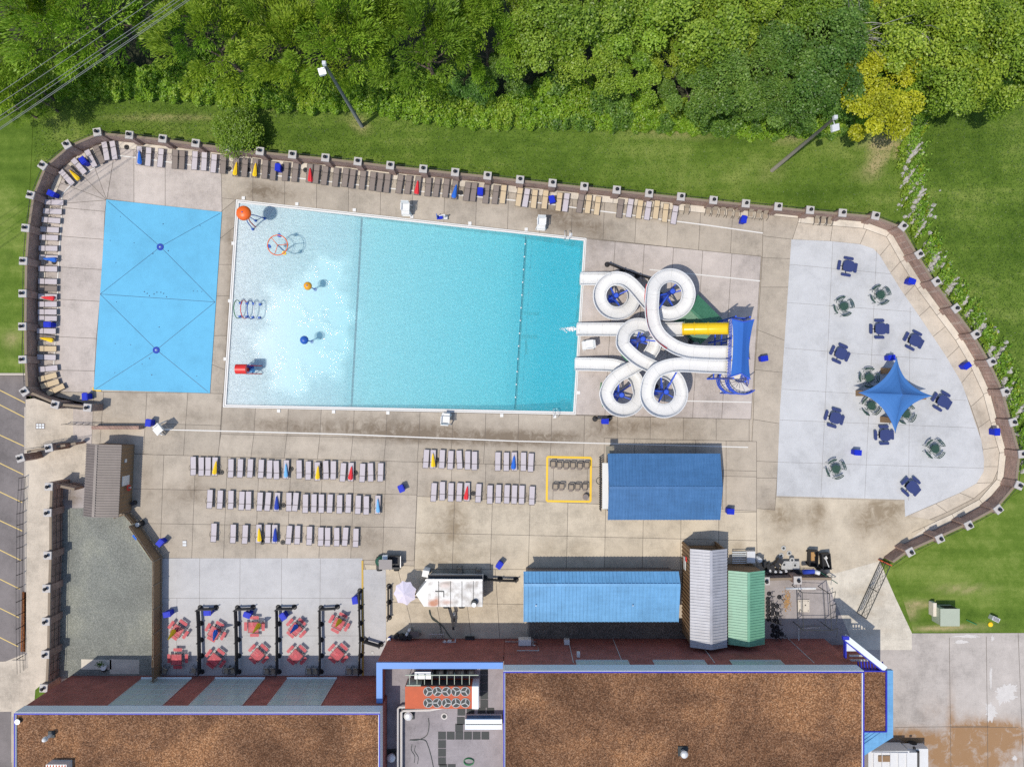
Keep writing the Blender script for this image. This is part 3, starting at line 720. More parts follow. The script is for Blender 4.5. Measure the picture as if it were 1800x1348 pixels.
# lines and letters on the pool floor
def zf(px, py):
    u = min(1, max(0, (px-(409 if 1 else 0))/(1017-409))); return -.085-depth(u)
mb = MB()
for px0, px1, w_ in [((633,384),(614,716),.20),((926,414),(906,722),.17)]:
    u0 = (px0[0]-420)/(1026-420); u1 = (px1[0]-397)/(1007-397)
    for k in range(20):
        a = plerp(u0*(1-k/20)+u1*k/20, k/20+.002); b = plerp(u0*(1-(k+1)/20)+u1*(k+1)/20, (k+1)/20)
        z = -.08-depth(u0) if w_ else 0
        mb.bar((a.x, a.y, z), (b.x, b.y, z), w_, .02)
tag(mb.build('floor_line', 'tileB'), kind='structure')
mb = MB(); rr = random.Random(5)
for bx, by, n_, vert in [(924,547,7,0),(920,589,7,0),(926,598,6,1)]:
    for k in range(n_):
        x, y = (bx+k*4, by) if not vert else (bx, by+k*4); q = P(x, y); z = -.10-depth((x-409)/608)+.03
        for t in range(3):
            mb.box((q.x+rr.uniform(-.04,.04), q.y+(t-1)*.12, z), (.16, .05, .02)) if t != 1 else mb.box((q.x-.05, q.y, z+.004), (.05, .26, .02))
tag(mb.build('floor_lettering', 'tileG'), kind='structure')
# swimming lane rope with floats
rp = thing('lane_rope', 'rope with white floats across the deep end of the pool', 'rope', P(916,568,-.07))
a = plerp((924-420)/606, .01); b = plerp((904-397)/610, .99)
MB().tube([(a.x, a.y, -.06), (b.x, b.y, -.06)], .018, 5).build('rope', 'tileB', rp)
for k in range(13):
    q = a.lerp(b, (k+.6)/13.5); MB().cyl((q.x, q.y, -.11), .07, .1, 8).build('float', 'whitep', rp)
# ladders
for x, y, dy, lb in [(996,413,-1,'chrome ladder hooked over the top edge of the deep end'),(976,727,1,'chrome ladder hooked over the bottom edge of the deep end')]:
    q = P(x, y); t = thing('pool_ladder', lb, 'ladder', (q.x, q.y, 0))
    for s_ in (-1, 1):
        pts = [(q.x+s_*.25, q.y-dy*.35, 0), (q.x+s_*.25, q.y-dy*.3, .6), (q.x+s_*.25, q.y+dy*.1, .75), (q.x+s_*.25, q.y+dy*.45, .5), (q.x+s_*.25, q.y+dy*.5, -.9)]
        MB().tube(catmull(pts, 5), .03, 6).build('rail', 'alu', t)
    for z in (-.25, -.55): MB().box((q.x, q.y+dy*.5, z), (.5, .1, .03)).build('tread', 'alu', t)

# blue splash pad with two drains and its seams
sp = [(187,351),(390,373),(369,691),(165,685)]
t = thing('splash_pad', 'big sky-blue splash pad with dark seams and two round fountain grates', 'splash pad', P(278,522))
M['padB'] = concrete('sky_blue_pad_surface', (.125,.425,.64), var=.06, blotch=.13)
MB().prism(PP(sp), -.05, .022).build('pad_surface', 'padB', t)
mb = MB(); zs = .025
for a, b in [((190,354),(282,434)),((387,375),(282,434)),((282,434),(176,517)),((282,434),(378,531)),((176,517),(378,531)),((176,517),(275,615)),((378,531),(275,615)),((275,615),(168,684)),((275,615),(366,689))]:
    stripe(mb, [a, b], .038, zs); zs += .0008
mb.build('seam', 'tileB', t)
for x, y in [(254,513),(259,516),(263,520),(271,517),(276,514),(283,514),(288,516),(293,522),(340,512),(347,512),(355,512.5),(212,381),(194,423),(236,427),(204,462),(205,531),(352,397),(287,394),(269,446),(296,441),(203,604),(263,630),(230,606),(250,640),(346,661),(202,655),(267,659),(280,575)]:
    q = P(x, y); MB().cyl((q.x, q.y, .022), .06 if x > 250 and x < 300 else .045, .008, 8).build('nozzle', 'tileB', t)
for x, y, in [(282,434.5),(275,615.5)]:
    q = P(x, y); g_ = MB().cyl((q.x, q.y, .02), .36, .05, 24).build('drain_grate', 'umD', t)
    MB().cyl((q.x, q.y, .068), .18, .02, 16).build('grate_ring', 'toyB', g_); MB().dome((q.x, q.y, .088), .07, .05, 10, 3).build('fountain_head', 'whitep', g_)
mb = MB(); stripe(mb, [(163.5,681),(163.5,686.5)], .12, 0.0); stripe(mb, [(163,686),(178,686.6)], .14, .004); tag(mb.build('yellow_marking', 'yel'), kind='structure')

# ============================================================= BRICK FENCES
CAPP = None
def fence_run(name, label, pts, hcap=2.1, hw=1.65, cols=None, closed=False, thick=.22):
    t = thing(name, label, 'wall', Vector((*pts[len(pts)//2][:2], 0)))
    mb = MB(); mc = MB()
    base = min(0, *(p[2] for p in pts)) if len(pts[0]) > 2 else 0
    for a, b in zip(pts, pts[1:]):
        a = Vector((a[0], a[1], 0)); b = Vector((b[0], b[1], 0)); dd = (b-a).normalized()
        a2 = a+dd*.3; b2 = b-dd*.3
        mb.bar((a2.x, a2.y, hw/2-.4), (b2.x, b2.y, hw/2-.4), thick, hw+.8)
        mc.bar((a2.x, a2.y, hw+.025), (b2.x, b2.y, hw+.025), thick+.03, .05)
    mb.build('wall', 'brickF', t); mc.build('coping', 'woodG', t)
    mr = MB()
    for a, b in zip(pts, pts[1:]):
        a = Vector((a[0], a[1], 0)); b = Vector((b[0], b[1], 0)); dd = (b-a).normalized(); nn = Vector((dd.y, -dd.x, 0))*-.26
        for z in (.5, 1.15, 1.75): mr.bar(a+nn+Vector((0,0,z)), b+nn+Vector((0,0,z)), .035)
        L = (b-a).length; k = int(L/.9)
        for i in range(1, k): q = a.lerp(b, i/k)+nn; mr.bar((q.x, q.y, 0), (q.x, q.y, 1.8), .03)
    mr.build('railing', 'iron', t)
    for i, p in enumerate(pts):
        if cols is not None and i not in cols: continue
        a = pts[max(0, i-1)]; b = pts[min(len(pts)-1, i+1)]; ang = math.atan2(b[1]-a[1], b[0]-a[0])
        c = MB().box((p[0], p[1], hcap/2-.4), (.70, .70, hcap+.7), ang).build('column', 'brickF', t)
        MB().box((p[0], p[1], hcap), (.80, .80, .12), ang).build('cap', 'cap', c)
        l = MB(); l.box((p[0], p[1], hcap+.10), (.20, .20, .08), ang); l.cyl((p[0], p[1], hcap+.14), .13, .22, 8, .10); l.cyl((p[0], p[1], hcap+.36), .19, .09, 8, .03)
        l.build('lantern', 'iron', c)
    return t
ringw = [P(*p) for p in RING] + [P(1550,983)]
fence_run('brick_fence', 'long brick fence with square stone-capped columns that curves around the pool deck', ringw, cols=list(range(len(RING))))
fence_run('brick_fence', 'short curved brick fence with two stone-capped columns below the entrance steps', [P(*G((36,805))), P(58,792), P(*G((86,787))), P(134,780), P(152,776)], cols=[0, 2], hw=1.3)
fence_run('brick_fence', 'straight dark brick fence along the west side of the gravel yard', [P(*G(p)) for p in [(86,855),(84,901),(84,976),(82,1034),(81,1092),(80,1150),(77,1209)]])
fence_run('brick_fence', 'short brick wall joining the yard fence to the brown-roofed hut', [P(*G((95,855))), P(152,857)], cols=[], hw=1.5)
fence_run('brick_fence', 'brick wall with stone caps behind the scattered tables by the green-roofed shed', [P(*G((1346,1021))), P(*G((1402,1019.5))), P(1455,1010)], cols=[0, 1], hw=1.5)
def timber(name, label, pts, h, mat_='wood', sp=.16, cat='fence'):
    t = thing(name, label, cat, Vector((pts[0][0], pts[0][1], 0))); mb = MB(); mp = MB()
    for a, b in zip(pts, pts[1:]):
        a = Vector((a[0], a[1], 0)); b = Vector((b[0], b[1], 0)); L = (b-a).length; n = int(L/sp)
        dd = (b-a).normalized()
        for i in range(n):
            q = a + dd*(i+.5)*sp; r_ = random.uniform(-.03, .03)
            mb.box((q.x, q.y, h/2+r_), (sp*.95, .03, h), math.atan2(dd.y, dd.x))
        nn = Vector((-dd.y, dd.x, 0))*.06
        for z in (.3, h-.15): mp.bar(a+nn+Vector((0,0,z)), b+nn+Vector((0,0,z)), .05, .09)
        k = max(1, int(L/2.4))
        for i in range(k+1): q = a.lerp(b, i/k)+nn; mp.bar((q.x, q.y, 0), (q.x, q.y, h+.05), .09)
    mb.build('boards', mat_, t); mp.build('post', 'woodG', t); return t
timber('timber_fence', 'tall weathered timber board fence along the east side of the gravel yard', [P(244,919), P(285,979), P(284,1186)], 1.95)
timber('timber_fence', 'short timber fence piece between the brown-roofed hut and the gravel yard', [P(212,907), P(229,901), P(244,919)], 1.2)
# ============================================================= SUN LOUNGERS
def make_lounger(sling, word):
    t = thing('sun_lounger', '', 'sun lounger')
    # long seat towards -y, raised back towards +y
    b = MB(); b.box((0, -.33, .34), (.54, 1.28, .03)); b.build('seat', sling, t)
    b = MB(); b.box((0, .635, .375), (.54, .62, .03), tilt=(R(6), 0)); b.build('backrest', sling, t)
    f = MB()
    for s_ in (-1, 1):
        f.bar((s_*.29, -.98, .33), (s_*.29, .32, .33), .04); f.bar((s_*.29, .32, .345), (s_*.29, .96, .41), .04)
    f.bar((-.29, -.98, .33), (.29, -.98, .33), .045); f.bar((-.29, .315, .352), (.29, .315, .352), .05, .03); f.bar((-.29, .96, .41), (.29, .96, .41), .045)
    f.build('frame', 'dark', t)
    for s_ in (-1, 1):
        a = MB(); a.tube(catmull([(s_*.30, -.12, .34), (s_*.355, .02, .50), (s_*.36, .25, .53), (s_*.32, .48, .37)], 4), .018, 5); a.build('armrest', 'dark', t)
        for y in (-.78, .55):
            l = MB(); l.bar((s_*.28, y, .33), (s_*.29, y+.04, 0), .035); l.build('leg', 'dark', t)
    return Proto(t)
LOU = {'W': make_lounger('slW', 'pale'), 'T': make_lounger('slT', 'taupe'), 'N': make_lounger('slN', 'tan')}
CN = {'W': 'pale lavender', 'T': 'taupe', 'N': 'tan'}
UC = {'Y': ('umY', 'yellow'), 'R': ('umR', 'red'), 'B': ('umB', 'blue'), 'D': ('umD', 'navy blue'), 'L': ('umL', 'sky-blue')}
def folded_canopy(seed, fat=1.0):
    rr = random.Random(seed); b = MB(); n = 16; rings = []
    prof = [(-.70, .10), (-.66, .20), (-.50, .235), (-.25, .20), (.05, .155), (.32, .12), (.55, .075), (.70, .03)]
    ph = [rr.uniform(.72, 1.18) for _ in range(n)]
    for y, r in prof:
        rings.append([Vector((r*fat*math.cos(2*math.pi*i/n)*ph[i], y+rr.uniform(-.02, .02), .13+r*.75*math.sin(2*math.pi*i/n)*ph[(i*3) % n])) for i in range(n)])
    vs = [v for r in rings for v in r]; fs = []
    for j in range(len(prof)-1):
        for i in range(n): fs.append((j*n+i, j*n+(i+1) % n, (j+1)*n+(i+1) % n, (j+1)*n+i))
    fs += [tuple(range(n))[::-1], tuple((len(prof)-1)*n+i for i in range(n))]
    b.add(vs, fs, False); return b
UMB = {}
for i, (k, (mm, w)) in enumerate(UC.items()):
    t = thing('folded_umbrella', '', 'umbrella'); folded_canopy(i+3).build('canopy', mm, t)
    MB().tube([(0, -.86, .13), (0, -.6, .13)], .022, 6).build('pole', 'alu', t)
    MB().tube([(0, .66, .12), (0, .80, .12)], .02, 6).build('finial', 'alu', t); UMB[k] = Proto(t)
ROWS = [
 ('along the upper brick fence', 'left', [(117.5,312.5,42,'W'),(129,305,45,'T','Y'),(139,292.5,41,'W'),(160,279,27,'W'),(174.5,272,22,'T'),(186,266,9,'W'),(200,264.5,8,'W'),(245,274,-2,'W','B'),(261,276,-5,'W'),(282.5,278,-5,'W'),(308,280.5,-4,'T'),(320,281.5,-4,'T'),(342.5,282.5,-5,'W'),(359,284,-4,'W'),(376,287.5,-5,'W'),(392.5,289,-3,'T'),(415,294,-4,'T','Y'),(430.5,295,-4,'T'),(448.5,296,-5,'T','Y'),(466,298,-5,'T'),(480.5,301,-5,'T'),(502,302,-6,'T'),(519,303.5,-6,'T'),(544,305,-5,'T','R'),(556,306.5,-7,'T'),(571,309,-7,'T'),(590.5,312,-6,'T'),(607,312.5,-7,'T'),(619,315,-7,'T'),(637.5,317,-7,'T'),(655,319,-6,'T'),(668,321,-8,'T'),(680.5,322.5,-7,'T'),(702.5,324,-10,'T'),(717.5,325,-9,'T'),(734,327,-6,'T','R'),(752.5,329,-6,'T'),(767.5,330,-8,'T'),(784,331,-6,'T'),(799.5,334,-5,'T','B'),(821,337,-8,'T'),(832.5,338,-8,'T'),(854.5,341.5,-6,'T'),(871,342.5,-6,'T'),(884.5,341.7,-6,'N'),(912.5,346.7,-8,'N'),(924.7,348,-9,'W'),(939,350,-7,'N'),(958,351,-6,'N'),(982.5,355,-7,'N'),(994.7,356,-8,'W'),(1020,358,-9,'T'),(1034,359,-8,'N'),(1050,362,-7,'N'),(1089.7,366.7,-8,'T'),(1107,366,-8,'W'),(1124,368.5,-8,'N'),(1138.7,370.5,-8,'W'),(1153.5,369,-7,'N'),(1169.5,374.5,-7,'N'),(1185.5,378,-10,'W')]),
 ('beside the west brick fence', 'top', [(95.5,356,88,'W'),(92.5,372,87,'W'),(90,387.5,86,'W'),(87.5,404,87,'W'),(86,418,87,'W'),(85,437,89,'W'),(85.5,453.5,88,'W','B'),(84.5,473,88,'W'),(84,495,89,'W'),(84,507,88,'T'),(84,521.5,89,'W','R'),(84,535,90,'W'),(83.5,548.5,90,'W'),(84,560,89,'W'),(82,582,88,'W'),(81,594,84,'T','Y'),(83,613,90,'N'),(82,628,87,'W'),(85,648,95,'W'),(84,663,106,'N'),(88,675,108,'N'),(98,685,116,'N')]),
 ('first row below the pool', 'left', [(340,819,180,'W'),(354,820,181,'W'),(366,820,179,'W'),(378,820,178,'W','Y'),(406,823,180,'W'),(422.5,823,177,'W'),(440,823,178,'W'),(459,824,177,'W'),(474,825,179,'W'),(486,826,181,'W'),(503,825,178,'W','L'),(526,825,182,'W'),(542,827,180,'W'),(558,828.5,181,'W','Y'),(573,826,181,'W'),(586,826.5,180,'W'),(603,830,177,'W'),(617,829.5,179,'W','R'),(637,831,178,'W'),(651.5,830,181,'W'),(669,830,179,'W')]),
 ('second row below the pool', 'left', [(369,877,178,'W'),(387,878,177,'W'),(406,878.5,178,'W'),(425,880,177,'W'),(437,880,179,'W'),(457,881.5,177,'W'),(471,881.5,176,'W'),(487,882,177,'W','D'),(508,882,179,'W'),(519.5,882,176,'W'),(537,885,179,'W'),(552,884.5,179,'W'),(565,885,179,'W'),(580,885,178,'W'),(597,886,178,'W'),(612.5,885,179,'W'),(629.5,887,178,'W'),(644,888,179,'W'),(664,887,178,'W','L')]),
 ('third row below the pool', 'left', [(376,936,177,'W'),(410,938,179,'W'),(431,939,177,'W'),(455,938,178,'W','Y'),(471,938,178,'W'),(483,938.5,179,'W','D'),(508,940,175,'W'),(523,940,179,'W'),(544,941.5,178,'W'),(564,943,178,'W'),(576,943.5,179,'W'),(592,943.5,180,'W'),(607,943,176,'W'),(625.5,945,178,'W')]),
 ('upper row near yellow square', 'left', [(749,806.5,176,'W'),(761,807,178,'W','Y'),(777,807,178,'W'),(792,808.5,177,'W'),(807.5,808,183,'W'),(822,809,180,'W'),(834,810,179,'W'),(875,811,179,'W'),(890,811.5,179,'W'),(904,811,180,'W','B'),(920,811.5,179,'W'),(933,813,178,'W')]),
 ('lower row near yellow square', 'left', [(762.5,865,177,'W'),(777.5,863,178,'W'),(792.5,865,178,'W'),(807.5,865,177,'W'),(821,864.5,178,'W','R'),(841,866.5,177,'W'),(861,869,178,'W'),(876,868,177,'W'),(891,868.5,177,'W'),(904,869,178,'W'),(917,869.5,178,'W'),(935,871,178,'W')])]
rr = random.Random(11)
for where, side, items in ROWS:
    for i, it in enumerate(items):
        x, y, a, c = it[:4]; u = it[4] if len(it) > 4 else None
        q = P(x, y, .3)
        lb = f"{CN[c]} sun lounger, {ordn(i+1)} from {side}, {where}"
        LOU[c].at((q.x, q.y, -.012), R(a+rr.uniform(-1, 1)), lb, 'sun loungers in rows on the pool deck')
        if u:
            q = P(x+rr.uniform(-1.5, .5), y+2, .6); ua = a if 100 > a > -60 else a+180
            o = UMB[u].at((q.x, q.y, .365), R(a+rr.uniform(-8, 8)+(180 if side == 'top' else 180 if a < 100 and side == 'left' and a < 60 else 0)+180), f"{UC[u][1]} folded umbrella on the {ordn(i+1)} lounger from {side}, {where}", 'folded umbrellas on the loungers')
            o.rotation_euler = (R(1), 0, R((a if side == 'top' else a+ (0 if a < 100 else 180)) + rr.uniform(-8, 8)))
# umbrella bases standing between loungers
t = thing('umbrella_base', '', 'umbrella base'); MB().cyl((0,0,0), .26, .07, 20, .24).build('weight', 'black', t); MB().cyl((0,0,.07), .035, .28, 8).build('sleeve', 'iron', t)
UB = Proto(t)
for x, y, lb in [(389.5,830,'beside the fourth lounger of the first row'),(512,824,'beside the sky-blue umbrella in the first row'),(625,831,'beside the red umbrella in the first row'),(565,818,'right of the second yellow umbrella in the first row'),(498,888,'beside the navy umbrella in the second row'),(651,879,'left of the sky-blue umbrella in the second row'),(461,953,'below the yellow umbrella in the third row'),(497,953,'below the navy umbrella in the third row'),(768,808,'right of the yellow umbrella near the yellow square'),(832,867,'right of the red umbrella in the lower row'),(222.5,259,'in the top left gap between loungers by the fence'),(402.5,297,'left of the first yellow umbrella along the upper fence'),(436,299,'between the two yellow umbrellas along the upper fence'),(537,299,'left of the first red umbrella along the upper fence'),(810,339,'beside the blue umbrella at the upper fence'),(95,461,'below the blue umbrella beside the west fence'),(118,320,'beneath the corner lounger in the bend of the fence')]:
    q = P(x, y); UB.at((q.x, q.y, -.01), 0, 'round black umbrella base '+lb, 'round umbrella bases')

# ============================================================= LOW ARMCHAIRS, PATIO CHAIRS
t = thing('low_sling_chair', '', 'chair')
MB().box((0, -.12, .30), (.46, .46, .03), tilt=(R(-6), 0)).build('seat', 'slC', t)
MB().box((0, .27, .52), (.46, .06, .55), tilt=(R(-28), 0)).build('backrest', 'slC', t)
for s_ in (-1, 1):
    MB().tube(catmull([(s_*.25, -.50, 0), (s_*.29, -.34, .42), (s_*.30, -.05, .50), (s_*.27, .28, .38), (s_*.25, .42, .02)], 4), .026, 5).build('arm_frame', 'dark', t)
SC = Proto(t)
for i, (x, y, a) in enumerate([(1207.5,367.5,-8),(1245,370,-12),(1257,371.5,-10),(1270,372.5,-8),(1283,374,-8),(1296,375,-10),(1320,375,-6),(1333.5,377,-10),(1345.5,378,-8),(1436,386.5,-4),(1447.5,387,-6),(1459,388,-5)]):
    q = P(x, y, .4); SC.at((q.x, q.y, -.01), R(a+4), f'beige low sling chair against the upper fence, {ordn(i+1)} from the left', 'low sling chairs by the upper fence')
for i, (x, y, a, lb) in enumerate([(289,1178,-25,'beside the timber fence at the far left'),(340,1178,-20,'left of the first black barrier'),(397,1178,-4,'left one of the pair by the second barrier'),(408,1178,12,'right one of the pair by the second barrier'),(468,1179,0,'left one of the pair by the third barrier'),(479,1179,-4,'right one of the pair by the third barrier'),(542.5,1179,2,'left one of the pair by the fourth barrier'),(553.5,1179,-3,'right one of the pair by the fourth barrier'),(613,1179,2,'left one of the pair by the last barrier'),(624.5,1179,-2,'right one of the pair by the last barrier'),(808,1003,4,'left one in the shade behind the white food trailer'),(841,1006,0,'right one in the shade behind the white food trailer')]):
    q = P(x, y, .4); o = SC.at((q.x, q.y, -.01), R(a), 'beige low sling chair, '+lb, 'low sling chairs by the brick building')
t = thing('patio_chair', '', 'chair')
MB().box((0, -.02, .38), (.46, .46, .03)).build('seat', 'slC', t)
b = MB(); b.bar((-.27, .27, .62), (.27, .27, .62), .10, .10); b.bar((-.25,.25,.42),(-.25,.25,.62),.04); b.bar((.25,.25,.42),(.25,.25,.62),.04); b.build('backrest', 'dark', t)
for s_ in (-1, 1):
    MB().bar((s_*.29, -.30, .55), (s_*.29, .27, .58), .08, .03).build('armrest', 'dark', t)
    for y in (-.26, .24): MB().bar((s_*.26, y, 0), (s_*.26, y, .5), .035).build('leg', 'dark', t)
b = MB(); b.box((0, -.40, .27), (.40, .24, .03)); b.build('footrest', 'slT', t)
PC = Proto(t)
for r_, lst in (('upper', [(971.7,815),(983,816.5),(995,817),(1006.7,817),(1019,818),(1031,816.7)]), ('lower', [(976,854.5),(987,854),(1003.7,855.6),(1015,854.7),(1028,854.5)])):
    for i, (x, y) in enumerate(lst):
        q = P(x, y, .4); PC.at((q.x, q.y, -.01), R(random.uniform(-4, 4)), f'brown patio chair, {ordn(i+1)} from the left in the {r_} row inside the yellow square', 'patio chairs inside the yellow square')
q = P(1028.6,872); t = thing('urn_ashtray', 'round brown ash urn in the corner of the yellow square', 'ash bin', q); MB().cyl((q.x,q.y,0), .26, .5, 20, .32).build('bowl', 'wood', t); MB().cyl((q.x,q.y,.5), .30, .03, 20).build('lid', 'roofBr', t)

# ============================================================= BINS
t = thing('blue_bin', '', 'bin')
MB().box((0, 0, .46), (.46, .58, .92), top=1.18).build('body', 'binB', t)
b = MB(); b.box((0, 0, .955), (.58, .74, .07)); b.box((0, .02, 1.0), (.44, .52, .03)); b.build('lid', 'binB', t)
MB().tube([(-.2, .40, .93), (.2, .40, .93)], .022, 6).build('handle', 'binB', t)
BIN = Proto(t)
for x, y, a, lb in [(148.7,284,33,'between loungers in the top left bend of the fence'),(93,341.5,65,'at the top end of the west lounger row'),(87,571,90,'in the middle of the west lounger row'),(152.5,697,3,'below the splash pad near the entrance steps'),(263.5,743,-8,'beside the low brick wall at the entrance'),(490,296,-4,'between loungers at the upper fence, above the pool corner'),(844.5,338,-3,'between loungers at the upper fence, above the pool middle'),(970,352,14,'between tan loungers at the upper fence'),(1306,387,-10,'below the low sling chairs at the upper fence'),(1600,495,-108,'on the curved walk near the top right fence'),(1697,643,-55,'on the curved walk right of the blue star canopy'),(1749,759,2,'on the curved walk at the far right'),(1341.5,630.5,-80,'right of the slide tower'),(1564.5,629,-84,'at the top tip of the blue star canopy'),(1505.5,795,86,'on the painted pad between tables'),(1282.7,898,86,'right of the dark blue metal roof'),(706,858,22,'standing alone between the two lounger blocks'),(878,992,-36,'above the light blue roofed building'),(283.7,952.7,-40,'by the bend of the timber fence'),(296,1078,100,'above the first red table'),(367,1075,92,'inside the first black barrier'),(436.5,1079,70,'inside the second black barrier'),(499,1082,32,'inside the third black barrier'),(625,1053.5,8,'left of the yellow line by the last barrier'),(1063,740,88,'beside the short black barrier below the slides')]:
    q = P(x, y, .6); BIN.at((q.x, q.y, -.01), R(a), 'bright blue lidded bin '+lb, 'blue bins around the pool')

# ============================================================= TABLES
def rbox(b, c, sx, sy, th, rz):
    c = Vector(c); r = min(sx, sy)*.32; pts = []
    for cx, cy, a0 in ((sx/2-r, sy/2-r, 0), (-sx/2+r, sy/2-r, 90), (-sx/2+r, -sy/2+r, 180), (sx/2-r, -sy/2+r, 270)):
        for k in range(4):
            a = R(a0+k*30); pts.append(Vector((cx+r*math.cos(a), cy+r*math.sin(a), 0)))
    m = Matrix.Rotation(rz, 3, 'Z'); pts = [(m @ p)+c for p in pts]; return b.prism([(p.x, p.y) for p in pts], c.z-th/2, c.z+th/2)
t = thing('picnic_table', '', 'table')
rbox(MB(), (0, 0, .75), 1.18, 1.18, .05, 0).build('tabletop', 'tabB', t)
for k in range(4):
    a = k*math.pi/2; rbox(MB(), (.88*math.cos(a), .88*math.sin(a), .45), 1.02, .30, .05, a+math.pi/2).build('bench', 'tabB', t)
b = MB()
for k in range(4):
    a = k*math.pi/2; b.bar((.2*math.cos(a), .2*math.sin(a), .12), (.88*math.cos(a), .88*math.sin(a), .42), .05)
b.bar((0,0,0),(0,0,.72),.12); b.box((0,0,.03),(.7,.7,.05)); b.build('frame', 'iron', t)
TB = Proto(t)
for x, y, a, lb in [(1486,470,-10,'at the top left of the painted pad'),(1542,579,0,'set level in the middle of the painted pad'),(1602,599,-27,'nearest the curved walk above the star canopy'),(1473,622,-24,'left of the star canopy, above its west tip'),(1463,734,-17,'left and below the star canopy'),(1550,764,2,'just under the bottom tip of the star canopy'),(1651,705,-30,'right of the star canopy'),(1597,854,-42,'at the bottom right end of the painted pad')]:
    q = P(x, y); TB.at((q.x, q.y, -.002), R(a), 'navy square picnic table with four benches '+lb, 'navy picnic tables on the painted pad')
t = thing('round_wire_table', '', 'table')
b = MB(); 
for r_ in (.52, .42, .30, .18): b.tube([(r_*math.cos(R(a)), r_*math.sin(R(a)), .74) for a in range(0, 360, 20)], .022, 5, True)
for k in range(10): a = k*math.pi/5; b.bar((.05*math.cos(a), .05*math.sin(a), .74), (.46*math.cos(a), .46*math.sin(a), .74), .035, .02)
b.cyl((0,0,.725), .40, .01, 20); b.build('tabletop', 'tabG', t)
b = MB(); b.bar((0,0,0),(0,0,.72),.07)
for k in range(4): a = R(45+90*k); b.bar((0,0,.05),(.45*math.cos(a),.45*math.sin(a),.03),.05)
b.build('pedestal', 'tabG', t)
for k in range(4):
    a0 = R(20+90*k); c = MB(); u = Vector((math.cos(a0), math.sin(a0), 0)); w = Vector((-u.y, u.x, 0))
    s_ = []
    for j in range(7): c.bar(u*.56+w*(-.21+.07*j)+Vector((0,0,.44)), u*.92+w*(-.21+.07*j)+Vector((0,0,.44)), .014)
    c.bar(u*.56+w*-.22+Vector((0,0,.44)), u*.56+w*.22+Vector((0,0,.44)), .03); c.bar(u*.92+w*-.22+Vector((0,0,.44)), u*.92+w*.22+Vector((0,0,.44)), .03)
    seat = c.build('seat', 'tabG', t)
    c = MB()
    arc = [Vector((1.02*math.cos(a0+R(q)), 1.02*math.sin(a0+R(q)), .80)) for q in range(-27, 28, 6)]
    c.tube(arc, .05, 6); c.tube([Vector((p.x*.90, p.y*.90, p.z-.12)) for p in arc], .04, 5)
    for p in arc[::2]: c.bar(p, p-Vector((0,0,.2)), .03)
    c.bar(arc[0], (arc[0].x*.62, arc[0].y*.62, .0), .03); c.bar(arc[-1], (arc[-1].x*.62, arc[-1].y*.62, .0), .03); c.bar(arc[0], arc[0]*.98-Vector((0,0,.8)), .03); c.bar(arc[-1], arc[-1]*.98-Vector((0,0,.8)), .03)
    c.build('backrest', 'tabG', seat)
TG = Proto(t)
for x, y, a, lb in [(1478,540,0,'the lower of the upper left pair'),(1542,520,8,'the upper of the upper left pair'),(1637,788,24,'below the star canopy to its right'),(1464,823,3,'at the bottom left of the painted pad'),(1522,664,-22,'half under the star canopy, upper one'),(1526,713,30,'half under the star canopy, lower one'),(1586,727,-50,'almost hidden under the star canopy')]:
    q = P(x, y); TG.at((q.x, q.y, -.002), R(a), 'dark green round wire table with four chairs, '+lb, 'green round wire tables')
t = thing('red_picnic_table', '', 'table')
def grid_top(b, c, sx, sy, rz, n1, n2, w=.03):
    m = Matrix.Rotation(rz, 3, 'Z'); c = Vector(c)
    for i in range(n1+1): b.bar(c+m@Vector((-sx/2+sx*i/n1, -sy/2, 0)), c+m@Vector((-sx/2+sx*i/n1, sy/2, 0)), w, .02)
    for i in range(n2+1): b.bar(c+m@Vector((-sx/2, -sy/2+sy*i/n2, .004)), c+m@Vector((sx/2, -sy/2+sy*i/n2, .004)), w, .02)
b = MB(); grid_top(b, (0,0,.75), 1.08, 1.08, 0, 9, 9, .062); b.cyl((0,0,.765), .16, .02, 14); tp = b.build('tabletop', 'tabR', t)
b = MB()
for s_ in (-1, 1): b.bar((s_*.54,-.56,.755),(s_*.54,.56,.755),.045,.05); b.bar((-.56,s_*.54,.758),(.56,s_*.54,.758),.045,.05)
b.build('rim', 'tabRf', tp)
for k in range(4):
    a = k*math.pi/2; c_ = (.92*math.cos(a), .92*math.sin(a), .45)
    b = MB(); grid_top(b, c_, .86, .26, a+math.pi/2, 9, 3, .055); bn = b.build('bench', 'tabR', t)
    b = MB(); w = Vector((-math.sin(a), math.cos(a), 0)); u = Vector((math.cos(a), math.sin(a), 0))
    for s_ in (-1, 1): b.bar(u*.45+w*.26*s_+Vector((0,0,.40)), u*1.05+w*.26*s_+Vector((0,0,.42)), .035)
    b.build('bracket', 'iron', bn)
b = MB()
for k in range(4):
    a = R(45+90*k); b.bar((0,0,.6),(.62*math.cos(a),.62*math.sin(a),0),.045)
b.build('legs', 'iron', t)
TR_ = Proto(t)
for (x, y, a), lb in zip([(317,1104,-35),(382,1107,-30),(450,1098,0),(523,1101,-42),(598,1092,-28),(316,1154,0),(382,1154,-38),(457,1146,-42),(524,1148,-42),(596,1145,-42)], ['upper red table in the first bay from the left','upper red table in the second bay','upper red table in the third bay','upper red table in the fourth bay','upper red table in the fifth bay','lower red table in the first bay from the left','lower red table in the second bay','lower red table in the third bay','lower red table in the fourth bay','lower red table in the fifth bay']):
    q = P(x, y); TR_.at((q.x, q.y, -.004), R(a), lb+' between black barriers', 'red picnic tables between the barriers')
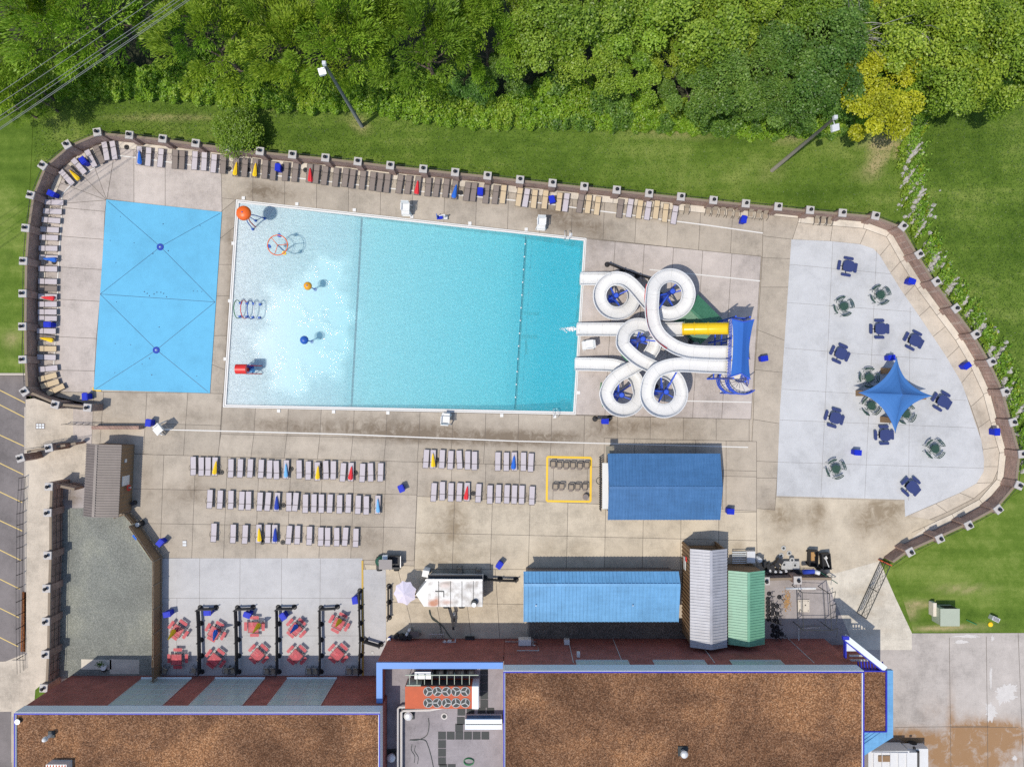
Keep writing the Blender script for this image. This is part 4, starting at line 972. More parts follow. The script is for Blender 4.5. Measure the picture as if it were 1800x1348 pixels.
# upright closed umbrellas in the upper red tables
for i, (x, y, c, dx, dy, lb) in enumerate([(312,1100,'Y',.35,-.45,'first'),(382,1100,'B',.75,-.55,'second'),(462,1090,'Y',-.05,-.35,'third'),(527,1093,'B',-.15,-.2,'fourth'),(602,1084,'Y',-.05,-.1,'fifth')]):
    q = P(x, y); t = thing('closed_umbrella', f'{UC[c][1]} closed umbrella standing in the upper red table of the {lb} bay', 'umbrella', (q.x, q.y, 0), 0, 'closed umbrellas at the red tables')
    top = Vector((q.x+dx, q.y+dy, 2.75)); bot = Vector((q.x, q.y, 0)); ax = top-bot
    MB().tube([bot, bot+ax*.4], .025, 6).build('pole', 'alu', t)
    b = MB(); n = 14; rg = []
    for f_, r_ in ((.36, .22), (.40, .28), (.55, .23), (.75, .15), (.92, .08), (1.0, .02)):
        c0 = bot+ax*f_; rg.append([c0+Vector((r_*(1.0 if k % 2 else .72)*math.cos(2*math.pi*k/n), r_*(1.0 if k % 2 else .72)*math.sin(2*math.pi*k/n), 0)) for k in range(n)])
    vs = [v for r in rg for v in r]; fs = [(j*n+k, j*n+(k+1) % n, (j+1)*n+(k+1) % n, (j+1)*n+k) for j in range(5) for k in range(n)]
    b.add(vs, fs); b.build('canopy', UC[c][0], t)

# ============================================================= BLACK QUEUE BARRIERS
def barrier(name_lb, pts, hang=1.0):
    q = PP(pts); t = thing('queue_barrier', name_lb, 'barrier', q[0], 0, 'black queue barriers')
    for a, b in zip(q, q[1:]):
        dd = (b-a).normalized(); MB().bar((a+dd*.05)+Vector((0,0,.58)), (b-dd*.05)+Vector((0,0,.58)), .05, .82).build('panel', 'black', t)
    for a in q:
        p = MB(); p.tube([(a.x, a.y, .05), (a.x, a.y, 1.10)], .05, 8); p.cyl((a.x, a.y, 1.08), .075, .05, 10); p.build('post', 'iron', t)
        MB().cyl((a.x, a.y, -.01), .29, .10, 20, .20).build('base', 'black', t)
barrier('black panel barrier with weighted posts, first from the left among the red tables', [(380,1067),(352,1067.5),(353.5,1095),(354,1124),(354.5,1152),(355,1180)])
barrier('black panel barrier with weighted posts, second from the left among the red tables', [(445,1066.5),(417.6,1067.7),(418.6,1095.7),(419.2,1123.7),(419.7,1152),(420,1180)])
barrier('black panel barrier with weighted posts, third from the left among the red tables', [(517.5,1066.5),(489.3,1067),(490,1096),(490,1124),(490,1152),(490.5,1180)])
barrier('black panel barrier with weighted posts, fourth from the left among the red tables', [(593,1066),(564.5,1067.7),(564.5,1096.5),(565,1124),(565,1152),(564.5,1180)])
barrier('black panel barrier with weighted posts along the yellow line', [(633,1038),(633.6,1066.5),(634,1094.6),(635,1123),(634,1151.5),(633.6,1180)])
barrier('short slanted black barrier right of the yellow line', [(642.8,1124),(669.7,1132)])
barrier('upright black barrier left of the faded lilac umbrella', [(684,1030),(684,1058),(684,1085)])
barrier('level black barrier between the food trailer and the light blue roof', [(852,1015),(879,1017),(907,1018)])
barrier('slanting black barrier above the upper slide loops', [(1067.5,465),(1093.7,475.6),(1120,485),(1144,492)])
barrier('short black barrier below the slide loops', [(1046,736),(1072,734)])
# black standing posts stored beside the cage
t = thing('stored_post', '', 'post'); MB().cyl((0,0,0), .25, .07, 16, .20).build('base', 'black', t); MB().tube([(0,0,.07),(0,0,.95)], .045, 8).build('post', 'iron', t)
b = MB(); b.bar((0,0,.92),(.22,.18,.95),.06); b.bar((0,0,.92),(.2,-.2,.95),.06); b.build('clip', 'iron', t)
SP = Proto(t)
for i, (x, y) in enumerate([(1352,1043),(1350,1052),(1350,1059),(1350,1066),(1350,1073),(1350,1081),(1351,1088),(1359,1063),(1366,1065),(1359,1071),(1357,1078),(1366,1078),(1364,1086),(1358,1090),(1366,1093),(1358,1100),(1366,1102),(1360,1108),(1368,1110),(1358,1116),(1366,1117),(1374,1114),(1370,1049)]):
    q = P(x, y); lb = 'black stored barrier post standing alone near the orange leaf pile' if i == 22 else f'black stored barrier post beside the green-roofed shed, {ordn(i+1)} counting from the top'
    SP.at((q.x, q.y, -.01), random.uniform(-.8, .8), lb, 'stored black barrier posts')

# ============================================================= LIFEGUARD CHAIRS, POOL LIFT
t = thing('lifeguard_chair', '', 'lifeguard chair')
for sx in (-1, 1):
    for sy in (-1, 1): MB().bar((sx*.52, sy*.55, 0), (sx*.36, sy*.30, 1.35), .09).build('leg', 'whitep', t)
MB().box((0, 0, 1.35), (.82, .80, .07)).build('seat', 'whitep', t)
MB().box((0, .42, 1.70), (.80, .09, .72), tilt=(R(-12), 0)).build('backrest', 'whitep', t)
for sx in (-1, 1): MB().bar((sx*.42, -.36, 1.62), (sx*.42, .40, 1.66), .10, .05).build('armrest', 'whitep', t)
for i, z in enumerate((.3, .62, .95)): MB().box((0, -.62+.1*i, z), (.86, .16, .05)).build('step', 'whitep', t)
MB().box((0, -.52, 1.15), (.80, .34, .05)).build('footrest', 'whitep', t)
LG = Proto(t)
for x, y, a, lb in [(716,370,-2,'on the upper pool edge, left of the deep end'),(951,395,-3,'on the upper pool edge above the deep end'),(1034,607,-84,'beside the exits of the white slides'),(785,737,176,'on the lower pool edge'),(291,752,-50,'at the left end of the long white deck line')]:
    q = P(x, y); LG.at((q.x, q.y, -.01), R(a), 'white lifeguard chair '+lb, 'lifeguard chairs')
q = P(777,384); t = thing('pool_lift', 'small blue and white pool lift seat on the upper pool edge', 'pool lift', q)
MB().box((q.x-.2, q.y, .5), (.62, .42, .10), R(8)).build('seat', 'binB', t); MB().box((q.x-.45, q.y+.05, .72), (.08, .42, .45), R(8)).build('backrest', 'toyB', t)
b = MB(); b.box((q.x+.35, q.y+.05, .15), (.5, .4, .3)); b.cyl((q.x+.35, q.y+.05, .3), .08, 1.0, 10); b.bar((q.x+.35, q.y+.05, 1.25), (q.x-.2, q.y, 1.15), .08); b.build('mast', 'whitep', t)

# ============================================================= WATER TOYS
WZ = -.16
def toy_mushroom(lb, base, h, r, mm, n=9):
    q = P(*base); t = thing('spray_mushroom', lb, 'water toy', (q.x, q.y, 0), 0, 'spray mushrooms')
    MB().tube([(q.x, q.y, -1.0), (q.x, q.y, h-.1)], .06, 8).build('stem', 'toyB', t)
    b = MB(); b.dome((q.x, q.y, h-.28), r, .34, n*2, 5); b.build('cap', mm, t)
    MB().cyl((q.x, q.y, h+.04), .07, .08, 8).build('finial', 'toyB', t)
    MB().cyl((q.x, q.y, -.75), .28, .30, 12, .2).build('foot', 'toyB', t)
toy_mushroom('amber spray mushroom standing in the shallow end', (552,508), 2.5, .43, 'orgY')
toy_mushroom('blue spray mushroom standing in the shallow end', (546,600), 2.5, .44, 'toyB')
q = P(449,396); t = thing('orange_play_dome', 'big orange domed water toy on blue legs at the top left pool corner', 'water toy', (q.x, q.y, 0))
b = MB(); c_ = P(425.5,373,4.1); b.dome((c_.x, c_.y, 3.75), .72, .35, 28, 6); b.cyl((c_.x, c_.y, 3.62), .74, .13, 28, .73); dm = b.build('dome', 'org', t)
MB().cyl((c_.x, c_.y, 4.08), .06, .08, 8).build('finial', 'toyB', dm)
MB().cyl((c_.x, c_.y, 2.9), .42, .72, 20, .55).build('bucket', 'toyB', t)
for x, y in [(465,384),(449,388),(444,403)]:
    a = P(x, y); l = MB().tube(catmull([(a.x, a.y, -.3), (a.x*.6+c_.x*.4, a.y*.6+c_.y*.4, 1.9), (c_.x, c_.y, 3.0)], 5), .05, 7).build('leg', 'toyB', t)
    MB().cyl((a.x, a.y, -.4), .16, .55, 10, .1).build('foot', 'toyB', l)
a = P(448,399); MB().tube(catmull([(a.x, a.y, -.3), (a.x+.1, a.y+.2, 1.6), (c_.x+.2, c_.y-.2, 2.9)], 5), .06, 7).build('pipe', 'toyR', t)
q = P(503,438); t = thing('orange_ring_toy', 'orange ring with spokes and dumping buckets over the shallow end', 'water toy', (q.x, q.y, 0))
cc = P(488,431,2.5); MB().tube([(cc.x+1.02*math.cos(R(a)), cc.y+1.02*math.sin(R(a)), 2.5) for a in range(0, 360, 10)], .05, 7, True).build('ring', 'org', t)
for a in (5, 130, 252): MB().tube([(cc.x, cc.y, 2.5), (cc.x+1.0*math.cos(R(a)), cc.y+1.0*math.sin(R(a)), 2.5)], .035, 6).build('spoke', 'org', t)
MB().tube([(q.x-.25, q.y-.25, -.8), (cc.x, cc.y, 2.5)], .06, 8).build('pole', 'toyB', t)
for x, y, mm in [(491,414,'toyB'),(473,433,'toyB'),(499.5,445,'umY')]:
    a = P(x, y, 2.4); bk = MB().cyl((a.x, a.y, 2.1), .14, .38, 12, .20).build('bucket', mm, t); MB().cyl((a.x, a.y, 2.46), .10, .04, 10).build('bucket_axle', 'toyB', bk)
for nm, mm, f1, f2 in [('green','toyG',(422,532.7),(421.4,556.7)),('red','toyR',(434,533),(433,557)),('blue','toyB',(445.4,534),(444,557.7)),('white','toyW',(457,535),(455.5,558.5))]:
    a, b_ = P(*f1), P(*f2); mid = (a+b_)/2; t = thing('spray_hoop', f'{nm} spray hoop in the row of four hoops in the shallow water', 'water toy', mid, 0, 'spray hoops')
    pts = []
    for k in range(-40, 221, 10):
        pts.append((mid.x, mid.y+.95*math.cos(R(k)), .62+1.0*math.sin(R(k))))
    MB().tube(pts, .045, 7).build('hoop', mm, t)
    for f in (a, b_): MB().cyl((f.x, f.y, -.4), .17, .50, 10, .12).build('foot', 'toyB', t)
q = P(440,650); t = thing('red_roofed_toy', 'play spray station with a red barrel roof in the lower left of the pool', 'water toy', (q.x, q.y, 0))
cc = P(421.5,648.5,2.9); b = MB(); n = 12; vs = []; fs = []
for i in range(n+1):
    a = math.pi*i/n
    for s_ in (-1, 1): vs.append((cc.x+s_*.55, cc.y+.50*math.cos(a), 2.45+.45*math.sin(a)))
for i in range(n): fs.append((2*i, 2*i+1, 2*i+3, 2*i+2))
fs += [tuple(2*i for i in range(n+1)), tuple(2*i+1 for i in range(n, -1, -1)), (0, 2*n, 2*n+1, 1)]
b.add(vs, fs, False); b.build('barrel_roof', 'toyR', t)
for sx in (-1, 1):
    for sy in (-1, 1): MB().tube([(cc.x+sx*.45, cc.y+sy*.42, -.4), (cc.x+sx*.45, cc.y+sy*.42, 2.45)], .045, 6).build('post', 'toyB', t)
b = P(446,650); MB().box((b.x-.2, b.y+.1, .9), (1.1, .8, .08)).build('deck', 'toyB', t); MB().cyl((b.x-.3, b.y+.02, 1.0), .22, .35, 12, .1).build('cone', 'org', t); MB().dome((b.x+.25, b.y-.1, .95), .26, .3, 14, 4).build('bubble', 'umL', t); MB().dome((b.x-.15, b.y-.1, 1.2), .14, .2, 12, 4).build('bubble', 'toyR', t)
for y_ in (-.42, .42): MB().tube(catmull([(b.x-.6, b.y+y_, 1.5), (b.x+.1, b.y+y_, 1.4), (b.x+.75, b.y+y_, .3), (b.x+.8, b.y+y_, -.4)], 5), .05, 7).build('pipe', 'toyR', t)
# slide outflow
b = MB(); rr = random.Random(8)
for i in range(110):
    k = rr.random(); q = P(1013-k*30, 578+rr.gauss(0, .8+2.2*k*(1-k)*2)); b.dome((q.x, q.y, -.085), rr.uniform(.03, .13)*(1.2-k), rr.uniform(.02, .08), 6, 2)
tag(b.build('splash', 'toyW'), 'white splash where the middle slide runs out into the pool', 'splash', kind='stuff')
# ============================================================= WATER SLIDES
M['flange'] = mat('greyed_joint', (.42,.43,.44), .6, .2, 2)
PATHS = []
def flume(pts, w=.60, dep=.62, m='white', parent=None, name='flume'):
    """open channel swept along px,py,h survey points; half round section with rolled lips"""
    path = catmull([P(*p) for p in pts], 5); b = MB(); prof = []
    n = 12
    for i in range(n+1):
        a = math.pi*(1+i/n); c_, s_ = math.cos(a), math.sin(a); prof.append((w*math.copysign(abs(c_)**.55, c_), dep*math.copysign(abs(s_)**.6, s_)))
    prof = [(-w-.09, .0), (-w-.09, .05), (-w, .06)] + prof + [(w, .06), (w+.09, .05), (w+.09, .0)]
    inner = prof; outer = [(x*1.05, y-.05 if abs(x) < w else y-.02) for x, y in reversed(prof[2:-2])]
    loop = inner+outer; k = len(loop); vs = []; fs = []
    for i, p in enumerate(path):
        t = (path[min(len(path)-1, i+1)]-path[max(0, i-1)]); u = Vector((t.y, -t.x, 0)).normalized()
        for x, y in loop: vs.append(p + u*x + Vector((0, 0, y)))
    for i in range(len(path)-1):
        for j in range(k): fs.append((i*k+j, i*k+(j+1) % k, (i+1)*k+(j+1) % k, (i+1)*k+j))
    fs += [tuple(range(k))[::-1], tuple((len(path)-1)*k+j for j in range(k))]
    b.add(vs, fs, False); b.sm = [True]*(len(fs)-2)+[False]*2
    PATHS.extend(path); fo_ = b.build(name, m, parent)
    fb = MB(); acc = 0
    for i in range(1, len(path)-1):
        acc += (path[i]-path[i-1]).length
        if acc < 1.5: continue
        acc = 0; t = path[i+1]-path[i-1]; tn = t.normalized(); u = Vector((t.y, -t.x, 0)).normalized()
        prv = None
        for x, y in outer:
            q = path[i]+u*x*1.04+Vector((0, 0, y*1.06))
            if prv is not None: fb.bar(prv, q, .06, .05)
            prv = q
        prv = None
        for x, y in prof[3:-3]:
            q = path[i]+u*x*.985+Vector((0, 0, y*.985))
            if prv is not None: fb.bar(prv, q, .014, .01)
            prv = q
    fb.build('flange', 'flange', fo_)
    return fo_, path
def arc(cx, cy, r, a0, a1, h0, h1, n, dcx=0, dcy=0):
    out = []
    for i in range(n+1):
        t = i/n; a = R(a0+(a1-a0)*t); out.append((cx+dcx*t+r*math.cos(a), cy+dcy*t-r*math.sin(a), h0+(h1-h0)*t))
    return out
A1 = [(1284,620.5,6.8),(1250,620.5,6.55),(1222,619,6.4),(1203,616,6.3),(1183,608,6.2),(1164,594,6.12),(1152,577,6.05),(1147,558,5.97),(1145.5,540,5.9)]
A2 = arc(1180, 516.5, 33, 180, -105, 5.8, 4.5, 16, -4, 2.5)
A3 = [(1151,543.5,4.25),(1136,530,4.05),(1122,513,3.85),(1110,500,3.7),(1098,492,3.6)]
A4 = arc(1085, 519.5, 30.5, 90, 430, 3.45, 1.7, 18, -2, 1.5)
A5 = [(1079,490.5,1.45),(1052,490,1.0),(1020,490,.58)]
t = thing('water_slide', 'white open water slide with two stacked loops, the top one of three', 'water slide', P(1150,520))
fl, pathA = flume(A1+A2[0:]+A3+A4+A5, parent=t)
flb, pathB = None, None
tb = thing('water_slide', 'straight water slide with a yellow covered top, the middle one of three', 'water slide', P(1150,578))
flume([(1202,578.5,5.2),(1185,579,4.6),(1165,579,3.85),(1142,579,3.0),(1118,579,2.45),(1092,579,2.0),(1060,579,1.3),(1014,579,.55)], parent=tb)
yt = MB(); pts = [P(1282,577.5,6.9), P(1262,577.5,6.4), P(1240,577.8,5.95), P(1220,578,5.6), P(1200,578.5,5.3)]
yt.tube(catmull(pts, 6), .58, 20); tube = yt.build('tube', 'yelG', tb)
for p in (P(1245,577.8,6.05), P(1221,578,5.62), P(1201,578.5,5.3)):
    MB().tube([p+Vector((-.06,0,-.02)), p+Vector((.06,0,.02))], .64, 20).build('flange', 'yelG', tube)
C1 = [(1283,645,6.8),(1240,643.5,6.5),(1215,642,6.38),(1190,641.5,6.28),(1170,645,6.2),(1153,653.5,6.12),(1142,668,6.04)]
C2 = arc(1167, 692, 30.3, 168, 375, 5.95, 5.25, 13, 0, 0)
C3 = [(1190,668,5.1),(1177,656,5.02),(1160,650,4.98),(1140,641.5,4.92),(1122,632,4.88),(1106,619,4.84)]
C4 = arc(1123.7, 599.5, 29, 195, -35, 4.8, 3.85, 14, -2, 1)
C5 = [(1134,633,3.62),(1118,643,3.55),(1102,652,3.48),(1086,661,3.4),(1073,674,3.32)]
C6 = arc(1095, 692, 29.3, 175, 375, 3.25, 2.35, 13, 0, 0)
C7 = [(1118,667,2.2),(1107,655.5,2.05),(1093,647,1.85),(1075,642,1.6),(1045,640.5,1.05),(1011,640,.58)]
tc = thing('water_slide', 'white open water slide with three loops, the bottom one of three', 'water slide', P(1130,650))
flume(C1+C2+C3+C4+C5+C6+C7, parent=tc)
# start gates, coloured pipes under the rims
rp_ = MB(); rp_.tube(catmull([P(x-10.5, y+(5 if x > 1150 else 1), h-.3) for x, y, h in A1[4:]]+[P(1134,520,5.4), P(1137,500,5.3)], 4), .07, 6); rp_.build('feed_pipe', 'toyR', t)
gp = MB(); gp.tube(catmull([P(x, y, h-.5) for x, y, h in [(1086,598,4.6),(1088,612,4.6),(1094,625,4.6),(1103,634,4.5)]], 4), .06, 6); gp.build('feed_pipe', 'toyG', tc)
gp = MB(); gp.tube(catmull([P(x, y, h) for x, y, h in [(1057,672,2.6),(1055,692,2.5),(1060,715,2.4)]], 4), .06, 6); gp.build('feed_pipe', 'toyG', tc)
# steel columns with arms
def column(lb, base, h, arms):
    q = P(*base); t = thing('slide_column', lb, 'slide support', (q.x, q.y, 0), 0, 'blue steel slide columns')
    MB().tube([(q.x, q.y, 0), (q.x, q.y, h)], .24, 14).build('post', 'slideB', t); MB().cyl((q.x, q.y, h), .30, .10, 14, .18).build('cap', 'slideB', t)
    MB().box((q.x, q.y, .03), (.8, .8, .06)).build('foot_plate', 'slideB', t)
    for x, y, hh in arms:
        tgt = min(PATHS, key=lambda p: ((p.x*H/(H-p.z)/S+900-x)**2+(674-p.y*H/(H-p.z)/S-y)**2)+ (4*(p.z-hh))**2); e = tgt-Vector((0,0,.80)); d_ = (e-Vector((q.x, q.y, 0))); d_.z = 0; st_ = Vector((q.x, q.y, min(h-.2, e.z-.3)))
        b = MB(); b.bar(st_, e, .12, .2); b.bar(e-Vector((d_.normalized().x*.15, d_.normalized().y*.15, 0)), e+Vector((d_.normalized().x*.15, d_.normalized().y*.15, 0)), .5, .08)
        b.bar(st_-Vector((0,0,.9)), st_.lerp(e, .7), .07); b.build('arm', 'slideB', t)
column('blue column inside the upper right slide loop', (1158,526), 6.4, [(1212,506,5.3),(1199,489,5.4),(1148,520,5.8),(1192,546,4.8),(1164,546,4.5),(1150,560,5.9)])
column('blue column inside the upper left slide loop', (1076,525.5), 3.0, [(1112,508,3.7),(1070,494,3.2),(1055,530,2.8),(1097,546,2.3)])
column('blue column inside the middle slide loop', (1110.5,602.5), 6.3, [(1166,609,6.1),(1141,573,4.3),(1127,571,4.3),(1096,595,4.7),(1120,627,4.0),(1146,606,4.1)])
column('blue column inside the lower right slide loop', (1150.5,687.5), 5.6, [(1200,654,5.0),(1164,655,6.1),(1138,686,5.9),(1154,720,5.8),(1192,702,5.5)])
column('blue column inside the lower left slide loop', (1081.5,693), 4.4, [(1091,664,3.3),(1111,675,2.3),(1066,690,3.2),(1085,718,3.0),(1121,706,2.6)])

# ============================================================= SLIDE TOWER
t = thing('slide_tower', 'blue steel slide tower with a long blue shade roof and stairs', 'tower', P(1255,620))
HP = 6.5
pc = [P(1281,560,HP), P(1305,561,HP), P(1301,666,HP), P(1277,665,HP)]
mb = MB(); mb.prism(pc, HP-.15, HP); mb.build('platform', 'apron', t)
for k, (u, v) in enumerate([(0,0),(1,0),(0,.34),(1,.34),(0,.67),(1,.67),(0,1),(1,1)]):
    a = pc[0].lerp(pc[1], u); b = pc[3].lerp(pc[2], u); q = a.lerp(b, v)
    MB().tube([(q.x, q.y, 0), (q.x, q.y, 8.6 if v in (0, 1) or u == 1 else 7.6)], .09, 8).build('post', 'slideB', t)
mb = MB()
for u in (0, 1):
    a = pc[0].lerp(pc[1], u); b = pc[3].lerp(pc[2], u)
    for z in (.35, .7, 1.05): mb.bar(a+Vector((0,0,z)), b+Vector((0,0,z)), .05)
    for k in range(22): q = a.lerp(b, k/21); mb.bar(q, q+Vector((0,0,1.05)), .03)
for z in (.4, .8, 1.05): mb.bar(pc[0]+Vector((0,0,z)), pc[1]+Vector((0,0,z)), .05)
mb.build('railing', 'slideB', t)
mb = MB()
for z in (2.2, 4.4):
    ps = [Vector((p.x, p.y, z)) for p in pc]
    for i in range(4): mb.bar(ps[i], ps[(i+1) % 4], .12)
mb.build('girder', 'slideB', t)
# shade roof: ridge along its length with curved-in sides
b = MB(); n = 16; vs = []; fs = []
TL, TR, BR, BL = P(1287,561,8.5), P(1326,562,8.5), P(1319,666,8.5), P(1284,662,8.5)
RT, RB = P(1307,566,9.15), P(1303,656,9.15)
for i in range(n+1):
    v = i/n; bow = 4*v*(1-v)
    l = TL.lerp(BL, v)+Vector((.16*bow, 0, 0)); r = TR.lerp(BR, v)-Vector((.30*bow, 0, 0)); c = RT.lerp(RB, v)
    vs += [l, (l+c)/2-Vector((0,0,.05)), c, (r+c)/2-Vector((0,0,.05)), r]
for i in range(n):
    for j in range(4): fs.append((i*5+j, (i+1)*5+j, (i+1)*5+j+1, i*5+j+1))
b.add(vs, fs)
b.add([TL, (TL+TR)/2+Vector((0,-.35,0)), TR, RT], [(0,3,1),(1,3,2)]); b.add([BL, (BL+BR)/2+Vector((0,.45,0)), BR, RB], [(0,1,3),(1,2,3)])
sh = b.build('shade_roof', 'shade', t)
mdf = sh.modifiers.new('thick', 'SOLIDIFY'); mdf.thickness = .02
MB().tube([TL, RT, TR], .05, 6).build('roof_tube', 'slideB', sh)
MB().tube([BL, RB, BR], .05, 6).build('roof_tube', 'slideB', sh)
# landing platforms where the slides start
for y in (578, 620.5, 645): 
    q = P(1286,y,6.75); MB().box((q.x+.12, q.y, 6.62), (.7, 1.15, .35)).build('start_tub', 'white', t)
# spiral stair
cs = P(1268,671); NS = 30; rs = 1.22
for k in range(NS):
    a0 = R(-100 + k*26); a1 = a0+R(27); z = .1+k*(HP-.2)/NS
    MB().prism([(cs.x+.1*math.cos(a0), cs.y+.1*math.sin(a0)), (cs.x+rs*math.cos(a0), cs.y+rs*math.sin(a0)), (cs.x+rs*math.cos(a1), cs.y+rs*math.sin(a1)), (cs.x+.1*math.cos(a1), cs.y+.1*math.sin(a1))], z, z+.05).build('stair_tread', 'pipeW', t)
b = MB(); b.tube([(cs.x, cs.y, 0), (cs.x, cs.y, HP+1)], .1, 10); b.build('stair_column', 'slideB', t)
b = MB()
for dz in (.15, .6, 1.05):
    b.tube([(cs.x+rs*math.cos(R(-100+k*13)), cs.y+rs*math.sin(R(-100+k*13)), .1+k*(HP-.2)/(2*NS)+dz) for k in range(2*NS+1)], .05, 5)
for k in range(2*NS): a = R(-100+k*13); z = .1+k*(HP-.2)/(2*NS); b.bar((cs.x+rs*math.cos(a), cs.y+rs*math.sin(a), z), (cs.x+rs*math.cos(a), cs.y+rs*math.sin(a), z+1.05), .03)
b.build('stair_railing', 'slideB', t)

# ============================================================= ROOFED HUTS
def gable(t, x0, x1, y0, y1, he, hr, ridge_pos, axis, m, rib=.42, name='roof', ribm=None, over=.0):
    """two sheets of ribbed metal; axis 'x': the ridge runs along x, ridge_pos is its y"""
    b = MB(); th = .07
    if axis == 'x': c = [(y0, he), (ridge_pos, hr), (y1, he)]; f = lambda s_, o, z: (s_, o, z); a0, a1 = x0, x1
    else: c = [(x0, he), (ridge_pos, hr), (x1, he)]; f = lambda s_, o, z: (o, s_, z); a0, a1 = y0, y1
    vs = [f(s_, o, z) for s_ in (a0, a1) for (o, z) in c] + [f(s_, o, z-th) for s_ in (a0, a1) for (o, z) in c]
    fs = [(0,3,4,1), (1,4,5,2), (6,7,10,9), (7,8,11,10), (0,1,7,6), (1,2,8,7), (3,9,10,4), (4,10,11,5), (0,6,9,3), (2,5,11,8)]
    b.add(vs, fs); n = int(abs(a1-a0)/rib)
    for i in range(n+1):
        s_ = a0+(a1-a0)*i/n
        for (o, z), (o2, z2) in zip(c, c[1:]): b.bar(f(s_, o, z+.02), f(s_, o2, z2+.02), .09, .09)
    b.bar(f(a0, c[1][0], c[1][1]+.03), f(a1, c[1][0], c[1][1]+.03), .26, .05)
    r_ = b.build(name, m, t)
    bm_ = bmesh.new(); bm_.from_mesh(r_.data); bmesh.ops.recalc_face_normals(bm_, faces=bm_.faces); bm_.to_mesh(r_.data); bm_.free()
    return r_
def walls(t, x0, x1, y0, y1, h, m, hr=None, axis='x', rp=None, name='wall'):
    b = MB(); b.prism([(x0,y0),(x1,y0),(x1,y1),(x0,y1)], -.1, h)
    if hr:
        if axis == 'x': b.add([(x0,y0,h),(x1,y0,h),(x1,y1,h),(x0,y1,h),(x0,rp,hr),(x1,rp,hr)], [(0,4,3),(1,2,5)])
        else: b.add([(x0,y0,h),(x1,y0,h),(x1,y1,h),(x0,y1,h),(rp,y0,hr),(rp,y1,hr)], [(0,1,4),(3,5,2)])
    return b.build(name, m, t)
# snack bar with the dark blue roof
h = 3.1; a = P(1069,797,h); c = P(1265,913.5,h); rd = P(1200,857,3.9).y
t = thing('snack_bar', 'snack bar under a dark blue ribbed metal gable roof with a white counter', 'building', ((a.x+c.x)/2, (a.y+c.y)/2, 0))
gable(t, a.x, c.x, c.y, a.y, h, 3.9, rd, 'x', 'roofB', .33)
walls(t, a.x+.25, c.x-.25, c.y+.5, a.y-.5, 2.95, 'roofBr', 3.7, 'x', rd)
q = P(1064,854,2.2); MB().box((q.x, q.y, 2.2), (.62, 4.7, .08)).build('counter_awning', 'whitep', t)
q2 = P(1062,854,1.0)
for k in range(24): 
    y = q.y-2.7+k*5.4/23; MB().bar((q.x-.30, y, .0), (q.x-.30, y, 1.05), .05, .13).build('railing_bar', 'iron', t) if k % 1 == 0 else None
MB().bar((q.x-.30, q.y-2.8, 1.07), (q.x-.30, q.y+2.8, 1.07), .08).build('railing_top', 'iron', t)
b = MB(); b.tube([P(1054+6*math.cos(R(a_)), 845+6*math.sin(R(a_)), .05) for a_ in range(0, 330, 30)]+[P(1060,850,.05)], .03, 5); tag(b.build('hose', 'hose'), 'loose dark hose coiled on the deck by the snack bar railing', 'hose')
# round shadow-throwing parasol seen edge on at its corner
q = P(1072,783); t2 = thing('wall_sign', 'small post with a round disc sign at the top left corner of the snack bar', 'sign', (q.x, q.y, 0)); MB().tube([(q.x, q.y, 0), (q.x, q.y, 2.3)], .05, 8).build('post', 'iron', t2); MB().bar((q.x-.7, q.y-.3, 2.2), (q.x+.1, q.y-.3, 2.24), .9, .05).build('disc', 'poleW', t2)
# kitchen with the light blue roof
h = 3.0; a = P(921,1004,h); c = P(1192,1092.5,h); rd = P(1000,1027.5,3.75).y
t = thing('kitchen_building', 'long low building under a light blue metal roof beside the brick building', 'building', ((a.x+c.x)/2, (a.y+c.y)/2, 0))
gable(t, a.x, c.x, c.y, a.y, h, 3.75, rd, 'x', 'roofB2', .37)
walls(t, a.x+.25, c.x-.25, c.y+.4, a.y-.4, 2.85, 'roofBr', 3.55, 'x', rd)
for x, y in [(942,1063),(1112,1063)]:
    q = P(x, y, 3.4); v_ = MB(); v_.cyl((q.x, q.y, 3.2), .12, .12, 10); v_.cyl((q.x, q.y, 3.3), .05, .35, 8); v_.build('roof_vent', 'alu', t)
# grey and green sheds
h = 3.6; a = P(1213,965,h); c = P(1278,1136,h); rd = P(1250,1050,4.3).x
t = thing('timber_shed', 'tall timber shed under a long pale grey metal roof', 'shed', ((a.x+c.x)/2, (a.y+c.y)/2, 0))
gable(t, a.x, c.x, c.y, a.y, h, 4.3, rd, 'y', 'roofG', .29)
b = MB(); b.prism([(a.x+.1,c.y+.2),(a.x+.2,c.y+.2),(a.x+.2,a.y-.1),(a.x+.1,a.y-.1)], 0, h-.1); b.prism([(c.x-.2,c.y+.2),(c.x-.1,c.y+.2),(c.x-.1,a.y-.1),(c.x-.2,a.y-.1)], 0, h-.1); b.prism([(a.x+.2,c.y+.2),(c.x-.2,c.y+.2),(c.x-.2,c.y+.3),(a.x+.2,c.y+.3)], 0, h-.1)
for k in range(24): y = c.y+.3+k*(a.y-c.y-.5)/23; b.bar((a.x+.06, y, 0), (a.x+.06, y, h-.12), .07)
b.build('wall', 'wood', t)
b = MB(); b.prism([(a.x+.2,a.y-.55),(c.x-.2,a.y-.55),(c.x-.2,a.y-.45),(a.x+.2,a.y-.45)], 0, 1.1)
for x_ in (a.x+.15, c.x-.15): b.bar((x_, a.y-.1, 0), (x_, a.y-.1, h-.1), .14)
b.bar((a.x+.15, a.y-.1, h-.25), (c.x-.15, a.y-.1, h-.25), .14, .2); b.build('front_frame', 'wood', t)
b = MB(); q = P(1209,990,1.6); b.box((a.x-.02, q.y, 1.5), (.05, 1.3, .8)); b.build('notice_board', 'whitep', t)
